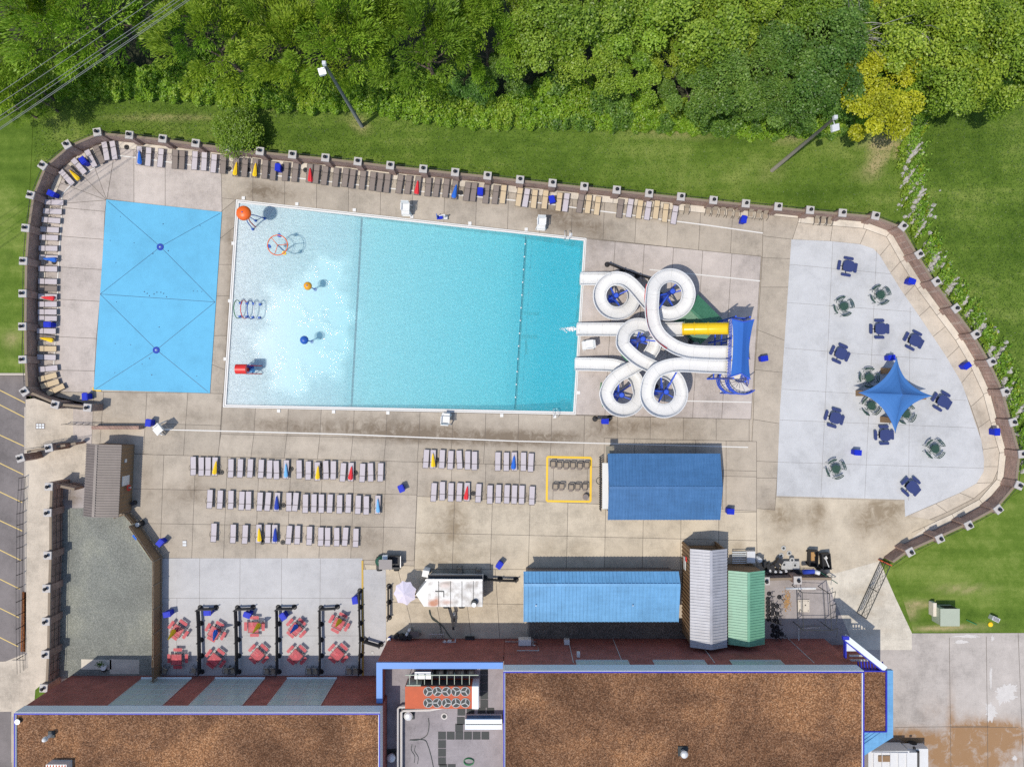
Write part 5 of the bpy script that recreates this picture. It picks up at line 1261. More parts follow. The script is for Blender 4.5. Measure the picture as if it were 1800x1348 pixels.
b = MB(); q = P(1209,980,1.6); b.box((a.x-.03, q.y, 2.1), (.05, .5, .5)); b.build('red_sign', 'toyR', t)
h = 3.2; a = P(1280,1003,h); c = P(1344,1131,h); rd = P(1316,1050,3.9).x
t = thing('timber_shed', 'timber shed under a mint green metal roof next to the grey-roofed shed', 'shed', ((a.x+c.x)/2, (a.y+c.y)/2, 0))
gable(t, a.x, c.x, c.y, a.y, h, 3.9, rd, 'y', 'roofGr', .27)
walls(t, a.x+.15, c.x-.15, c.y+.2, a.y-.12, h-.1, 'wood', 3.75, 'y', rd)
# ticket hut
h = 2.5; a = P(148,781,h); c = P(212.5,907,h)
cx_, cy_ = (a.x+c.x)/2, (a.y+c.y)/2
t = thing('ticket_hut', 'timber ticket hut with a ribbed dark brown metal roof beside the entrance steps', 'building', (cx_, cy_, 0))
hw_, hh_ = (c.x-a.x)/2-.08, (a.y-c.y)/2
gable(t, cx_-hw_, cx_+hw_, cy_-hh_, cy_+hh_, h, 3.05, cx_-hw_+1.35, 'y', 'roofBr', .26)
walls(t, cx_-hw_+.3, cx_+hw_-.05, cy_-hh_+.2, cy_+hh_-.15, h-.08, 'wood', None, 'y')
b = MB(); q = P(222,844,.8); xw = cx_+hw_-.04
for k in range(18): y = cy_-hh_+.3+k*(2*hh_-.6)/17; b.bar((xw, y, 0), (xw, y, h-.1), .05, .02)
b.build('batten', 'woodG', t)
MB().box((xw+.03, P(0,843,1.4).y, 1.45), (.06, 1.0, 1.3)).build('white_notice', 'whitep', t); MB().box((xw+.03, P(0,808,1.4).y, 1.6), (.05, .35, .35)).build('white_plate', 'whitep', t)
t.rotation_euler = (0, 0, R(-2.6))
q = P(222,857,1.2); lr = thing('life_ring', 'red life ring with a white mark on the timber wall of the ticket hut', 'life ring', (q.x+.28, q.y, 1.25)); q_ = (q.x+.28, q.y, 1.25)
MB().tube([(q_[0], q_[1]+.27*math.cos(R(a_)), 1.25+.27*math.sin(R(a_))) for a_ in range(0, 360, 20)], .07, 7, True).build('ring', 'toyR', lr); MB().box((q_[0]+.02, q_[1], 1.02), (.15, .14, .14)).build('band', 'whitep', lr)
# little green pump hut under the slides
T_, R_, B_, L_ = P(1227,518,2.6), P(1271,562,2.6), P(1231,605,2.6), P(1187,565,2.6)
t = thing('pump_hut', 'small green-roofed pump hut turned diagonally under the slides', 'hut', (T_+R_+B_+L_)/4*Vector((1,1,0)) if 0 else ((T_.x+B_.x)/2, (T_.y+B_.y)/2, 0))
m1, m2 = (L_+T_)/2+Vector((0,0,.75)), (B_+R_)/2+Vector((0,0,.75))
b = MB(); b.add([T_, R_, B_, L_, m1, m2], [(0,4,5,1),(3,2,5,4)]); 
for k in range(15):
    f_ = k/14; a = T_.lerp(R_, f_); r_ = m1.lerp(m2, f_); e = L_.lerp(B_, f_); b.bar(a+Vector((0,0,.03)), r_+Vector((0,0,.03)), .06, .05); b.bar(r_+Vector((0,0,.03)), e+Vector((0,0,.03)), .06, .05)
b.bar(m1+Vector((0,0,.05)), m2+Vector((0,0,.05)), .25, .05)
b.add([p-Vector((0,0,.08)) for p in (T_, R_, B_, L_)]+[m1-Vector((0,0,.08)), m2-Vector((0,0,.08))], [(0,1,5,4),(3,4,5,2)])
b.build('roof', 'roofDg', t)
cc_ = (T_+R_+B_+L_)/4; b = MB(); b.prism([(cc_+(p-cc_)*.88)[:2] for p in (T_, R_, B_, L_)], 0, 2.5); b.build('wall', 'roofDg', t)

# ============================================================= BRICK BUILDINGS
HB = 8.3; HF = 6.9
def gpx(rx, ry): return Vector((rx*S, -ry*S, 0))      # ground offset from the nadir in photo pixels
def parapet(t, x0, x1, y0, y1, z0, z1, th=.3, sides='NSWE', m='fascia', trim='royal'):
    b = MB(); tr = MB()
    for s_ in sides:
        if s_ == 'N': r = [(x0,y1-th),(x1,y1-th),(x1,y1),(x0,y1)]
        if s_ == 'S': r = [(x0,y0),(x1,y0),(x1,y0+th),(x0,y0+th)]
        if s_ == 'W': r = [(x0,y0+th),(x0+th,y0+th),(x0+th,y1-th),(x0,y1-th)]
        if s_ == 'E': r = [(x1-th,y0+th),(x1,y0+th),(x1,y1-th),(x1-th,y1-th)]
        b.prism(r, z0, z1)
        xs = [p[0] for p in r]; ys = [p[1] for p in r]; X0, X1, Y0, Y1 = min(xs), max(xs), min(ys), max(ys)
        if s_ == 'N': Y1 = Y0+.09
        if s_ == 'W': X1 = X0+.09
        if s_ == 'E': X0 = X1-.09
        tr.prism([(X0-.01,Y0-.01),(X1+.01,Y0-.01),(X1+.01,Y1+.01),(X0-.01,Y1+.01)], z1, z1+.06)
    b.build('fascia', m, t); tr.build('coping', trim, t)
# left wing
x0, x1, y1, y0 = -775*S, -206*S, -513*S, -900*S
t = thing('brick_building', 'left brick wing with three wide glazed bays and a brown gravel roof', 'building', ((x0+x1)/2, (y0+y1)/2, 0))
b = MB(); b.prism([(x0,y0),(x1,y0),(x1,y1),(x0,y1)], -.9, HF); b.build('wall', 'brick', t)
parapet(t, x0-.02, x1+.02, y0, y1+.05, HF, HB, .16, 'NWE')
b = MB(); b.prism([(x0+.16,y0),(x1-.16,y0),(x1-.16,y1-.16),(x0+.16,y1-.16)], HF, HB-.12)
b.build('roof', 'roofgravel', t)
for wi, (a, c) in enumerate([(-643,-557),(-515,-430),(-390,-305)]):
    wx0, wx1 = a*S, c*S; w_ = MB(); w_.prism([(wx0,y1),(wx1,y1),(wx1,y1+.05),(wx0,y1+.05)], .95, HF-.02)
    f = w_.build('window', 'glass', t); mu = MB()
    for k in range(5): x = wx0+(wx1-wx0)*k/4; mu.box((x, y1+.06, (HF+.95)/2), (.06, .04, HF-1.0))
    for k in range(6): z = .97+(HF-1.02)*k/5; mu.box(((wx0+wx1)/2, y1+.062, z), (wx1-wx0, .05, .05))
    mu.build('frame', 'alu', f); MB().box(((wx0+wx1)/2, y1+.12, .90), (wx1-wx0+.1, .2, .08)).build('sill', 'fascia', f)
# main block
x0, x1, y1, y0 = -13*S, 548*S, -448*S, -900*S
t = thing('brick_building', 'large right brick block with a brown gravel roof and pale fascia', 'building', ((x0+x1)/2, (y0+y1)/2, 0))
b = MB(); b.prism([(x0,y0),(x1,y0),(x1,y1),(x0,y1)], -.1, HF); b.build('wall', 'brick', t)
parapet(t, x0-.02, x1+.02, y0, y1+.05, HF, HB, .16, 'NWE')
b = MB(); b.prism([(x0+.16,y0),(x1-.16,y0),(x1-.16,y1-.16),(x0+.16,y1-.16)], HF, HB-.12); b.build('roof', 'roofgravel', t)
for a, c in [(1013,1105),(1149,1240),(1285,1375)]:
    a_, c_ = (a-900)/1.095*S, (c-900)/1.095*S
    w_ = MB().prism([(a_,y1),(c_,y1),(c_,y1+.05),(a_,y1+.05)], 5.9, HF-.02).build('window', 'glass', t); mu = MB()
    for k in range(5): x = a_+(c_-a_)*k/4; mu.box((x, y1+.06, 6.4), (.06, .04, .95))
    mu.box(((a_+c_)/2, y1+.07, 5.9), (c_-a_, .1, .07)); mu.build('frame', 'alu', w_)
b = MB()
for x in (1000, 1080, 1230, 1392): 
    xx = (x-900)/1.0*S*.985; b.box((xx, y1+.03, 3.2), (.05, .05, 6.4))
b.build('downpipe', 'pipeW', t)
for x, z, w in [(997,1.6,.55),(1012,5.0,.3)]: 
    xx = (x-900)*S*.97; MB().box((xx, y1+.3, z), (w, .5, w)).build('wall_vent', 'metalW', t)
b = MB(); b.tube([(gx*S, y1+.12, gz) for gx, gz in [(40,2.2),(36,2.2),(36,.4)]], .05, 6); b.tube([(-12*S, y1+.12, 1.2), (42*S, y1+.12, 1.2), (45*S, y1+.12, 3.6), (8*S,y1+.12,3.6)], .05, 6); b.build('conduit', 'pipeW', t)
MB().box((22*S, y1+.35, 1.7), (1.3, .6, .9)).build('wall_unit', 'metalW', t)
# service court block between them
x0, x1, y1, y0 = -217*S, -13.5*S, -448*S, -900*S; yl = -513*S
t = thing('service_block', 'lower brick service block with a sky-blue parapet around its flat roof', 'building', ((x0+x1)/2, (y0+y1)/2, 0))
HM = 4.6
b = MB(); b.prism([(x0,yl),(x1,yl),(x1,y1),(x0,y1)], -.1, HM); b.prism([(-205.5*S,y0),(x1,y0),(x1,yl),(-205.5*S,yl)], -.1, HM); b.build('wall', 'brick', t)
b = MB(); b.prism([(x0,y1-.5),(x1-.05,y1-.5),(x1-.05,y1),(x0,y1)], HM, 6.2); b.prism([(x0,yl+.05),(x0+.5,yl+.05),(x0+.5,y1-.5),(x0,y1-.5)], HM, 6.2); b.build('parapet_wall', 'brick', t)
b = MB(); b.prism([(x0-.03,y1-.55),(x1-.06,y1-.55),(x1-.06,y1+.05),(x0-.03,y1+.05)], 6.2, 6.42); b.prism([(x0-.03,yl+.06),(x0+.55,yl+.06),(x0+.55,y1-.55),(x0-.03,y1-.55)], 6.2, 6.42); b.build('parapet_coping', 'skyb', t)
mb = MB(); mb.sheet([(x0,yl),(-205.5*S,yl),(-205.5*S,y0),(x1,y0),(x1,y1-.5),(x0+.5,y1-.5)], HM+.012); mb.build('roof_deck', 'membrane', t)
# east annex
x0, x1 = 548.5*S, 600*S; ya, yb = P(0,1178,6.5).y, P(0,1285,6.5).y
t = thing('annex_building', 'narrow annex on the east side with a brown gravel roof and sky-blue eaves', 'building', ((x0+x1)/2, (ya+yb)/2, 0))
b = MB(); b.prism([(x0,yb),(x1,yb),(x1,ya),(x0,ya)], -.1, 6.3); b.build('wall', 'brick', t)
b = MB(); b.prism([(x0,yb),(x1-.1,yb),(x1-.1,ya-.1),(x0,ya-.1)], 6.3, 6.42); b.build('roof', 'roofgravel', t)
b = MB(); b.prism([(x1-.1,yb),(x1+.02,yb),(x1+.02,ya),(x1-.1,ya)], 6.3, 6.58); b.prism([(x0,ya-.1),(x1-.1,ya-.1),(x1-.1,ya),(x0,ya)], 6.3, 6.58); b.prism([(x0,yb-.1),(x1,yb-.1),(x1,yb),(x0,yb)], 6.3, 6.5); b.build('trim', 'royal', t)
b = MB(); b.prism([(x1+.02,yb-.6),(x1+.62,yb-.6),(x1+.62,ya),(x1+.02,ya)], 6.1, 6.5); b.build('eaves', 'roofB2', t)
b = MB(); b.add([(x0,yb-.1,6.46),(x1,yb-.1,6.46),(x0,yb-2.1,6.3)], [(0,2,1)]); b.add([(x1+.6,yb-.6,6.46),(x1,yb-.1,6.46),(x0,yb-2.1,6.3),(x0+.9,yb-2.6,6.2)], [(0,1,2,3)])
b.add([(x0,yb-.1,6.3),(x1,yb-.1,6.3),(x1+.6,yb-.6,6.1),(x0+.9,yb-2.6,6.0),(x0,yb-2.1,6.1)], [(0,1,2,3,4)])
for k in range(6): b.bar((x0+k*.5, yb-.12, 6.48), (x0+.0, yb-.12-k*.36, 6.47), .05) if k else None
b.build('corner_canopy', 'roofB2', t)
t = thing('corner_canopy', 'pale three-cornered open canopy with royal blue edges at the building corner', 'canopy', P(1500,1120))
K = [P(1488,1121,6.5), P(1557,1176,6.5), P(1488,1158,6.5), P(1534,1158,6.5)]
dd = (K[1]-K[0]).normalized(); nn = Vector((-dd.y, dd.x, 0))
MB().bar(K[0]-Vector((0,0,.25)), K[1]-Vector((0,0,.25)), .52, .5).build('fascia', 'fascia', t)
b = MB(); b.bar(K[0]-nn*.33-Vector((0,0,.2)), K[1]-nn*.33-Vector((0,0,.2)), .10, .5); b.box((K[0].x-.05, K[0].y, 6.42), (.6, .34, .3)); b.bar(K[0]-Vector((0,.2,.3)), K[2]-Vector((0,0,.3)), .12, .4); b.build('trim', 'royal', t)
b = MB(); b.prism([K[0]+Vector((.1,-.5,0)), K[2]+Vector((.1,.55,0)), K[3]+Vector((-.3,.55,0))], 5.9, 5.95); b.build('soffit', 'fascia', t)
b = MB(); q0, q1 = P(1510,1171,6.2), P(1553,1171,6.2)
for k in range(9): x = q0.x+k*(q1.x-q0.x)/8; b.bar((x, q0.y-.3, 6.1), (x, q0.y+.4, 6.0), .12, .06)
b.bar((q0.x, q0.y-.3, 6.15), (q1.x, q0.y-.3, 6.15), .12); b.build('blue_louvre', 'royal', t)
b = MB(); [b.bar(P(1493,y,5.2), P(1526,y,5.2), .16, .1) for y in (1152,1160)]; b.build('crossbeam', 'alu', t)

# rooftop equipment
def vent(lb, x, y, h, r=.28, hh=.9, m='metalW', lean=0):
    q = P(x, y, h+hh); t = thing('roof_vent', lb, 'vent', (q.x, q.y, h)); MB().cyl((q.x, q.y, h), r*.7, hh*.7, 16).build('duct', m, t); b = MB(); b.cyl((q.x, q.y, h+hh*.65), r*1.15, hh*.14, 18); b.dome((q.x, q.y, h+hh*.79), r*1.1, hh*.2, 18, 4); b.build('cowl', m, t); MB().box((q.x, q.y, h+.06), (r*3, r*3, .12)).build('curb', 'grate', t)
vent('tall white vent pipe on the left gravel roof', 75, 1302, 8.18, .2, 1.3, 'whitep'); vent('round white vent on the right gravel roof', 1204, 1328, 8.18, .3, .9)
vent('round white mushroom vent near the rusty chiller', 717, 1260, HM, .36, .8); vent('galvanised roof vent at the bottom of the shaded alley', 687, 1334, HM, .36, .9)
q = P(34,1266,8.2); t = thing('roof_fitting', 'small dark fitting in the top left corner of the left gravel roof', 'vent', (q.x, q.y, 8.18)); MB().cyl((q.x, q.y, 8.18), .2, .25, 10).build('body', 'grate', t); MB().cyl((q.x, q.y, 8.43), .26, .06, 10).build('lid', 'metalW', t)
q = P(99,1347,9.0); t = thing('roof_unit', 'striped rooftop unit cut off by the bottom edge on the left roof', 'roof unit', (q.x, q.y, 8.18)); MB().box((q.x, q.y-.5, 8.6), (1.9, 1.4, .84)).build('case', 'metalW', t); b = MB(); [b.box((q.x-.8+k*.27, q.y-.5, 9.04), (.12, 1.3, .03)) for k in range(7)]; b.build('slats', 'rust', t)
# chiller
a = P(712,1206,7.0); c = P(841,1245,7.0); t = thing('chiller', 'rusty red rooftop chiller with two rows of five fans', 'chiller', ((a.x+c.x)/2, (a.y+c.y)/2, HM))
b = MB(); b.box(((a.x+c.x)/2, (a.y+c.y)/2, 6.1), (c.x-a.x, a.y-c.y, 1.8)); b.build('casing', 'rust', t)
b = MB(); b.box(((a.x+c.x)/2, a.y+.01, 6.2), (c.x-a.x-1.6, .08, 1.3)); b.build('coil_grille', 'grate', t)
b = MB(); b.box((c.x-.30, (a.y+c.y)/2, 6.12), (.62, a.y-c.y+.04, 1.82)); b.build('control_cabinet', 'fascia', t)
b = MB(); b.box((a.x+.8, a.y+.05, 6.1), (1.4, .1, 1.7)); b.build('end_panel', 'pale_green', t)
xs = [752.5, 768.5, 785, 801.5, 818]; 
for iy, yy in enumerate((1215, 1235)):
    for ix, xx in enumerate(xs):
        q = P(xx, yy, 7.05); f = MB(); f.tube([(q.x+.43*math.cos(R(k)), q.y+.43*math.sin(R(k)), 7.03) for k in range(0, 360, 15)], .04, 5, True); fo = f.build('fan', 'fanm', t)
        MB().cyl((q.x, q.y, 6.99), .42, .02, 22).build('fan_well', 'grate', fo)
        b = MB(); a0 = random.uniform(0, 2)
        for k in range(3): a_ = a0+k*2*math.pi/3; b.box((q.x+.2*math.cos(a_), q.y+.2*math.sin(a_), 7.04), (.36, .10, .02), a_, tilt=(R(14), 0))
        b.build('blade', 'fanm', fo)
b = MB(); 
for k in range(9): x = P(722+k*13,1190,6.0).x; b.bar((x, a.y+1.0, HM), (x, a.y+1.0, 6.8), .05); b.bar((x, a.y+.1, 6.8), (x, a.y+1.0, 6.8), .05)
b.bar((a.x, a.y+1.0, 6.8), (c.x, a.y+1.0, 6.8), .07); b.build('pipe_frame', 'pale_green', t)
b = MB()
for k in range(6): b.tube([(a.x+.8+k*1.0, a.y+.6, 5.1), (a.x+1.5+k*1.0, a.y+.6, 5.1)], .28, 10)
b.build('compressor', 'iron', t)
q = P(743,1187,6.6); t2 = thing('equipment_box', 'plain tan equipment box above the rusty chiller', 'box', (q.x, q.y, HM)); MB().box((q.x, q.y, 5.6), (1.5, .6, 1.9)).build('case', 'deck_pink', t2); MB().box((q.x, q.y, 6.57), (1.56, .66, .05)).build('lid', 'metalW', t2)
t2 = thing('insulated_pipes', 'pair of insulated white pipes turning the corner below the chiller', 'pipes', P(703,1290,HM))
for k, off in enumerate((0, 6.5)):
    MB().tube([P(699+off,1420,5.1), P(699+off,1245+off,5.1), P(703+off,1242+off,5.1), P(775-off*3,1242+off*.8,5.1), P(790,1239+off*.3,5.3)], .13, 8).build('pipe', 'pipeW', t2)
q = P(850,1272,5.8); t2 = thing('long_ac_unit', 'long white air handler beside the right gravel roof', 'air handler', (q.x, q.y, HM)); MB().box((q.x, q.y-.05, 5.2), (3.6, 1.0, 1.15)).build('case', 'fascia', t2); MB().box((q.x, q.y+.47, 5.45), (3.3, .08, .7)).build('coil', 'roofB', t2); MB().box((q.x, q.y-.05, 5.8), (3.5, .06, .02)).build('seam', 'grate', t2)
t2 = thing('walk_pads', 'square dark rubber walking pads laid in strips on the flat roof', 'roof pads', P(800,1290,HM))
PADS = [(777+15.2*k,1292) for k in range(6)]+[(777,1307),(777,1322),(777,1337)]+[(851,1178+14.5*k) for k in range(5)]+[(811,1250),(827,1250),(847,1250),(862,1250),(810,1266),(807,1278)]+[(735+15*k,1180) for k in range(7)]+[(779+15*k,1349) for k in range(2)]
for x, y in PADS:
    q = P(x, y, HM); MB().box((q.x, q.y, HM+.03), (.76, .76, .03)).build('pad', 'grate', t2)
tag(MB().tube(catmull([P(x,y,HM+.06) for x,y in [(753,1262),(754,1275),(750,1292),(735,1300),(720,1300),(745,1300),(752,1310),(758,1330),(762,1350)]], 5), .03, 5).build('roof_hose', 'hose'), 'thin dark hose winding down the flat roof', 'hose')
tag(MB().tube([P(824+(9-k*.004)*math.cos(R(k*9)), 1338+(7-k*.02)*math.sin(R(k*9)), HM+.05+k*.001) for k in range(120)], .03, 5).build('coiled_hose', 'toyG'), 'green hose coiled in rings on the flat roof', 'hose')
for x, y, lb in [(727,1320,'short bent black cable, left of two on the flat roof'),(733,1322,'short bent black cable, right of two on the flat roof')]:
    tag(MB().tube(catmull([P(x-3,y-12,HM+.04), P(x-4,y-2,HM+.04), P(x+2,y+8,HM+.04), P(x+1,y+20,HM+.04)], 4), .025, 5).build('cable', 'hose'), lb, 'cable')
q = P(781,1258,HM); t2 = thing('floor_drain', 'round floor drain in a damp patch below the chiller', 'drain', (q.x, q.y, HM)); MB().cyl((q.x, q.y, HM+.01), .32, .06, 18).build('grate', 'pipeW', t2); MB().cyl((q.x, q.y, HM+.07), .2, .02, 14).build('strainer', 'grate', t2)

# ============================================================= FOOD TRAILER
HT = 2.9
t = thing('food_trailer', 'white food trailer with a dirty rust-stained roof and pointed nose', 'trailer', P(795,1040))
body = [P(731,1045,HT), P(752,1019,HT), P(848,1020,HT), P(848,1066,HT), P(745,1066,HT)]
b = MB(); b.prism(body, .45, HT-.06); b.build('body', 'whitep', t)
m, nt, bb = nodes_of('stained_white_roof'); n = N(nt)
st_ = n.attr('stain').outputs['Fac']; nz = n.noise(1.8, 6, .75)
c0 = n.ramp(nz, [(.38, (.42,.40,.37)), (.5, (.60,.59,.57)), (.62, (.70,.70,.68))])
c0 = n.mix(n.math('MINIMUM', n.math('MULTIPLY', st_, n.ramp(nz, [(.3, g3(.5)), (.5, g3(1))])), .95), c0, (.36,.09,.012))
s2 = n.attr('soot').outputs['Fac']; c0 = n.mix(n.math('MULTIPLY', s2, .85), c0, (.16,.13,.11)); n.link(c0, bb.inputs['Base Color']); bb.inputs['Roughness'].default_value = .4
M['trailroof'] = m
b = MB(); q0, q1 = P(752,1019,HT), P(848,1066,HT); vs = []; fs = []; nu, nv = 32, 16
for i in range(nu+1):
    for j in range(nv+1): vs.append((q0.x+(q1.x-q0.x)*i/nu, q1.y+(q0.y-q1.y)*j/nv, HT+.03))
for i in range(nu):
    for j in range(nv): fs.append((i*(nv+1)+j, (i+1)*(nv+1)+j, (i+1)*(nv+1)+j+1, i*(nv+1)+j+1))
b.add(vs, fs); 
def blob(vs, tb):
    v = np.array(vs); o = np.zeros(len(v))
    for px, py, rx, ry, s_ in tb: c = P(px, py, HT); o += s_*np.exp(-(((v[:,0]-c.x)/(rx*S))**2+((v[:,1]-c.y)/(ry*S))**2)**1.5)
    return np.clip(o, 0, 1).astype(np.float32)
rf = b.build('roof', 'trailroof', t, stain=('POINT', blob(vs, [(762,1060,9,6,1.2),(785,1058,9,4,.6),(768,1054,4,6,.6),(783,1028,10,6,.35)])), soot=('POINT', blob(vs, [(834,1060,10,8,.9),(783,1024,10,3,.7),(806,1026,8,3,.4),(825,1030,8,5,.9),(790,1035,14,4,.4),(815,1045,6,10,.4),(802,1058,4,4,.5),(838,1026,3,8,.4),(820,1052,8,3,.3)])))
b = MB(); b.add([tuple(body[0]), (q0.x, q0.y, HT-.01), (q0.x, q1.y, HT-.01)], [(0,2,1)]); b.build('nose_roof', 'whitep', t)
b = MB()
for x in (771,792,812,832): a = P(x,1020,HT+.04); c = P(x,1066,HT+.04); b.bar(a, c, .05, .02)
b.bar(P(765,1039,HT+.05), P(780,1039,HT+.05), .10, .03); b.bar(P(780,1039,HT+.05), P(780,1049,HT+.05), .08, .03); b.build('roof_seam', 'grate', t)
b = MB(); b.bar(P(748,1019,HT+.03), P(848,1019,HT+.03), .14, .10); b.build('awning_rail', 'alu', t)
b = MB(); b.prism([P(752,1018.5,2.5), P(848,1018.5,2.5), P(848,1010,2.3), P(752,1010,2.3)], 2.25, 2.3); b.build('awning', 'iron', t)
q = P(833,1063,HT+.6); v_ = MB().cyl((q.x, q.y+.1, HT), .3, .5, 16).build('roof_vent', 'grate', t); MB().cyl((q.x, q.y, HT+.5), .24, .12, 16).build('vent_cap', 'whitep', v_)
for x in (785, 812): 
    for y in (1018, 1064): q = P(x, y); MB().tube([(q.x, q.y-.1, .33), (q.x, q.y+.1, .33)], .33, 16).build('wheel', 'tyre', t)
b = MB(); b.bar(P(745,1052,.5), P(725,1048,.5), .1); b.bar(P(752,1030,.5), P(727,1046,.5), .1); b.build('tow_bar', 'iron', t)
b = MB(); b.bar(P(790,1068,1.2), P(795,1085,1.0), .3, .2); b.bar(P(795,1085,.9), P(797,1106,.5), .22, .2); b.bar(P(793,1090,.5), P(800,1090,.5), .3, .2); tag(b.build('hitch_frame', 'iron'), 'dark folded hitch frame lying below the food trailer', 'frame')
q = P(748,1008,1.4); t2 = thing('cooler_box', 'pale box standing at the top left corner of the food trailer', 'box', (q.x, q.y, 0)); MB().box((q.x, q.y, .7), (.62, .62, 1.4), R(-10)).build('case', 'fascia', t2); MB().box((q.x, q.y, 1.43), (.66, .66, .06), R(-10)).build('lid', 'whitep', t2)
tag(MB().tube(catmull([P(x,y,.06) for x,y in [(755,1072),(760,1088),(776,1098),(790,1118),(800,1128)]], 5), .04, 5).build('power_cable', 'hose'), 'dark cable running from the food trailer to the brick wall', 'cable')
tag(MB().tube(catmull([P(x,y,.06) for x,y in [(754,1072),(757,1082),(772,1096),(775,1113)]], 5), .03, 5).build('power_cable', 'hose'), 'thinner dark cable beside the longer one below the trailer', 'cable')
# faded open umbrella
q = P(713,1043); c0 = P(711,1040,2.4); t2 = thing('open_umbrella', 'faded lilac open market umbrella left of the food trailer', 'umbrella', (q.x, q.y, 0)); b = MB(); vs = [(c0.x, c0.y-.1, 2.85)]; fs = []
nn_ = 16
for k in range(nn_): a_ = 2*math.pi*k/nn_+.2; r_ = (1.18 if k % 2 == 0 else 1.0)*(1.0+.12*math.cos(a_+1.2)); vs.append((c0.x+r_*math.cos(a_), c0.y+r_*1.08*math.sin(a_), 2.3))
for k in range(nn_): fs.append((0, 1+k, 1+(k+1) % nn_))
b.add(vs, fs); cn = b.build('canopy', 'fabricW', t2); md = cn.modifiers.new('thick', 'SOLIDIFY'); md.thickness = .015
MB().tube([(q.x, q.y, 0), (c0.x, c0.y-.1, 2.8)], .03, 6).build('pole', 'alu', t2); MB().cyl((q.x, q.y, 0), .25, .08, 16).build('base', 'iron', t2)
# utility cart
t = thing('utility_cart', 'dark green utility cart with a grey-tan roof and open cargo bed', 'cart', P(683,990)); 
b = MB(); b.box((P(683,0,.5).x, P(0,989,.5).y, .5), (2.5, 1.25, .45)); b.build('chassis', 'black', t)
q = P(666,988,.9); b = MB(); b.dome((q.x+.15, q.y, .55), .62, .35, 18, 4); b.build('bonnet', 'green', t)
q = P(694.5,987,1.0); b = MB()
for dx, dy, sx, sy in ((0,.56,1.0,.06),(0,-.56,1.0,.06),(.5,0,.06,1.18),(-.5,0,.06,1.18)): b.box((q.x+dx, q.y+dy, .95), (sx, sy, .5))
b.box((q.x, q.y, .74), (1.0, 1.1, .05)); b.build('cargo_bed', 'iron', t); MB().box((q.x+.58, q.y, .95), (.05, 1.2, .45)).build('tailgate', 'metalW', t)
q = P(677.5,992,1.9); MB().box((q.x, q.y, 1.9), (1.35, 1.0, .06)).build('roof', 'rooftan', t)
q = P(677,984,1.0); MB().box((q.x, q.y, .95), (.5, 1.0, .4)).build('seat', 'fascia', t)
for sx in (-1, 1):
    for sy in (-1, 1): a = P(677.5,990,1.0); MB().bar((a.x+sx*.6, a.y+sy*.45, .6), (a.x+sx*.6, a.y+sy*.45, 1.9), .05).build('roof_post', 'iron', t)
for sx in (-.9, .9):
    for sy in (-.62, .62): a = P(683,989); MB().tube([(a.x+sx, a.y+sy-.1, .3), (a.x+sx, a.y+sy+.1, .3)], .3, 14).build('wheel', 'tyre', t)

# ============================================================= STAR CANOPY
t = thing('star_canopy', 'four-pointed blue shade canopy on brown pillars over the painted pad', 'canopy', P(1550,690))
cor = [P(1576.5,627.5,2.9), P(1640,696,2.9), P(1574,761,2.9), P(1508.5,690,2.9)]; pk = P(1586,693,4.7); b = MB(); n = 12; vs = []; fs = []
for e in range(4):
    a, c = cor[e], cor[(e+1) % 4]; mid = (a+c)/2; inn = (pk-mid); inn.z = 0
    for i in range(n+1):
        u = i/n; edge = a.lerp(c, u) + inn*.30*4*u*(1-u)
        for j in range(6):
            v = j/5; p = edge.lerp(pk, v); p.z = edge.z + (pk.z-edge.z)*(v**1.5) + .15*4*u*(1-u)*v*(1-v)*-2; vs.append(p)
    k = e*(n+1)*6
    for i in range(n):
        for j in range(5): fs.append((k+i*6+j, k+i*6+j+1, k+(i+1)*6+j+1, k+(i+1)*6+j))
b.add(vs, fs); cv = b.build('canopy', 'star', t); md = cv.modifiers.new('thick', 'SOLIDIFY'); md.thickness = .015
for x, y in [(1509,691),(1553,652),(1552,737),(1598,697)]:
    q = P(x, y); MB().box((q.x, q.y, 1.3), (.62, .62, 2.6), top=.85).build('pillar', 'wood', t)
MB().tube([(P(1548,692).x, P(1548,692).y, 0), pk-Vector((0,0,.1))], .09, 10).build('mast', 'slideB', t)
for p in cor:
    a = min([(P(x, y)-Vector((p.x, p.y, 0))).length for x, y in [(1504,691),(1551,654),(1550,738),(1598,697)]])
    q = min([P(x, y) for x, y in [(1504,691),(1551,654),(1550,738),(1598,697)]], key=lambda r: (r-Vector((p.x, p.y, 0))).length)
    MB().bar((q.x, q.y, 2.5), p-Vector((0,0,.03)), .06).build('stay', 'iron', t)

# ============================================================= POLES, CABLES, GATE, CAGE
def light_pole(lb, base, top, m, lampd):
    hh = 14.2; a = P(*base); c = P(top[0], top[1], hh); t = thing('light_pole', lb, 'light pole', a, 0, 'tall light poles on the lawn')
    MB().tube([a, a.lerp(c, .5), c], .2, 12, rf=lambda u: .20-.07*u).build('pole', m, t)
    q = P(*lampd, hh-.6); b = MB(); b.box((q.x, q.y, hh-.8), (.62, .55, .34), R(15), tilt=(R(20), 0)); l = b.build('floodlight', 'metalW', t)
    MB().box((q.x, q.y-.28, hh-.86), (.5, .06, .3), R(15)).build('lens', 'whitep', l); MB().tube([c-Vector((0,0,.4)), (q.x, q.y, hh-.7)], .05, 6).build('bracket', 'alu', t); MB().box((c.x, c.y, hh), (.3, .3, .35)).build('junction_box', 'metalW', t)
light_pole('tall green-grey light pole leaning out over the trees, left one', (636,222), (570,112), 'pole', (565.5,124))
light_pole('tall grey timber light pole near the yellow tree, right one', (1357,300), (1468,207), 'poleW', (1469.5,223))
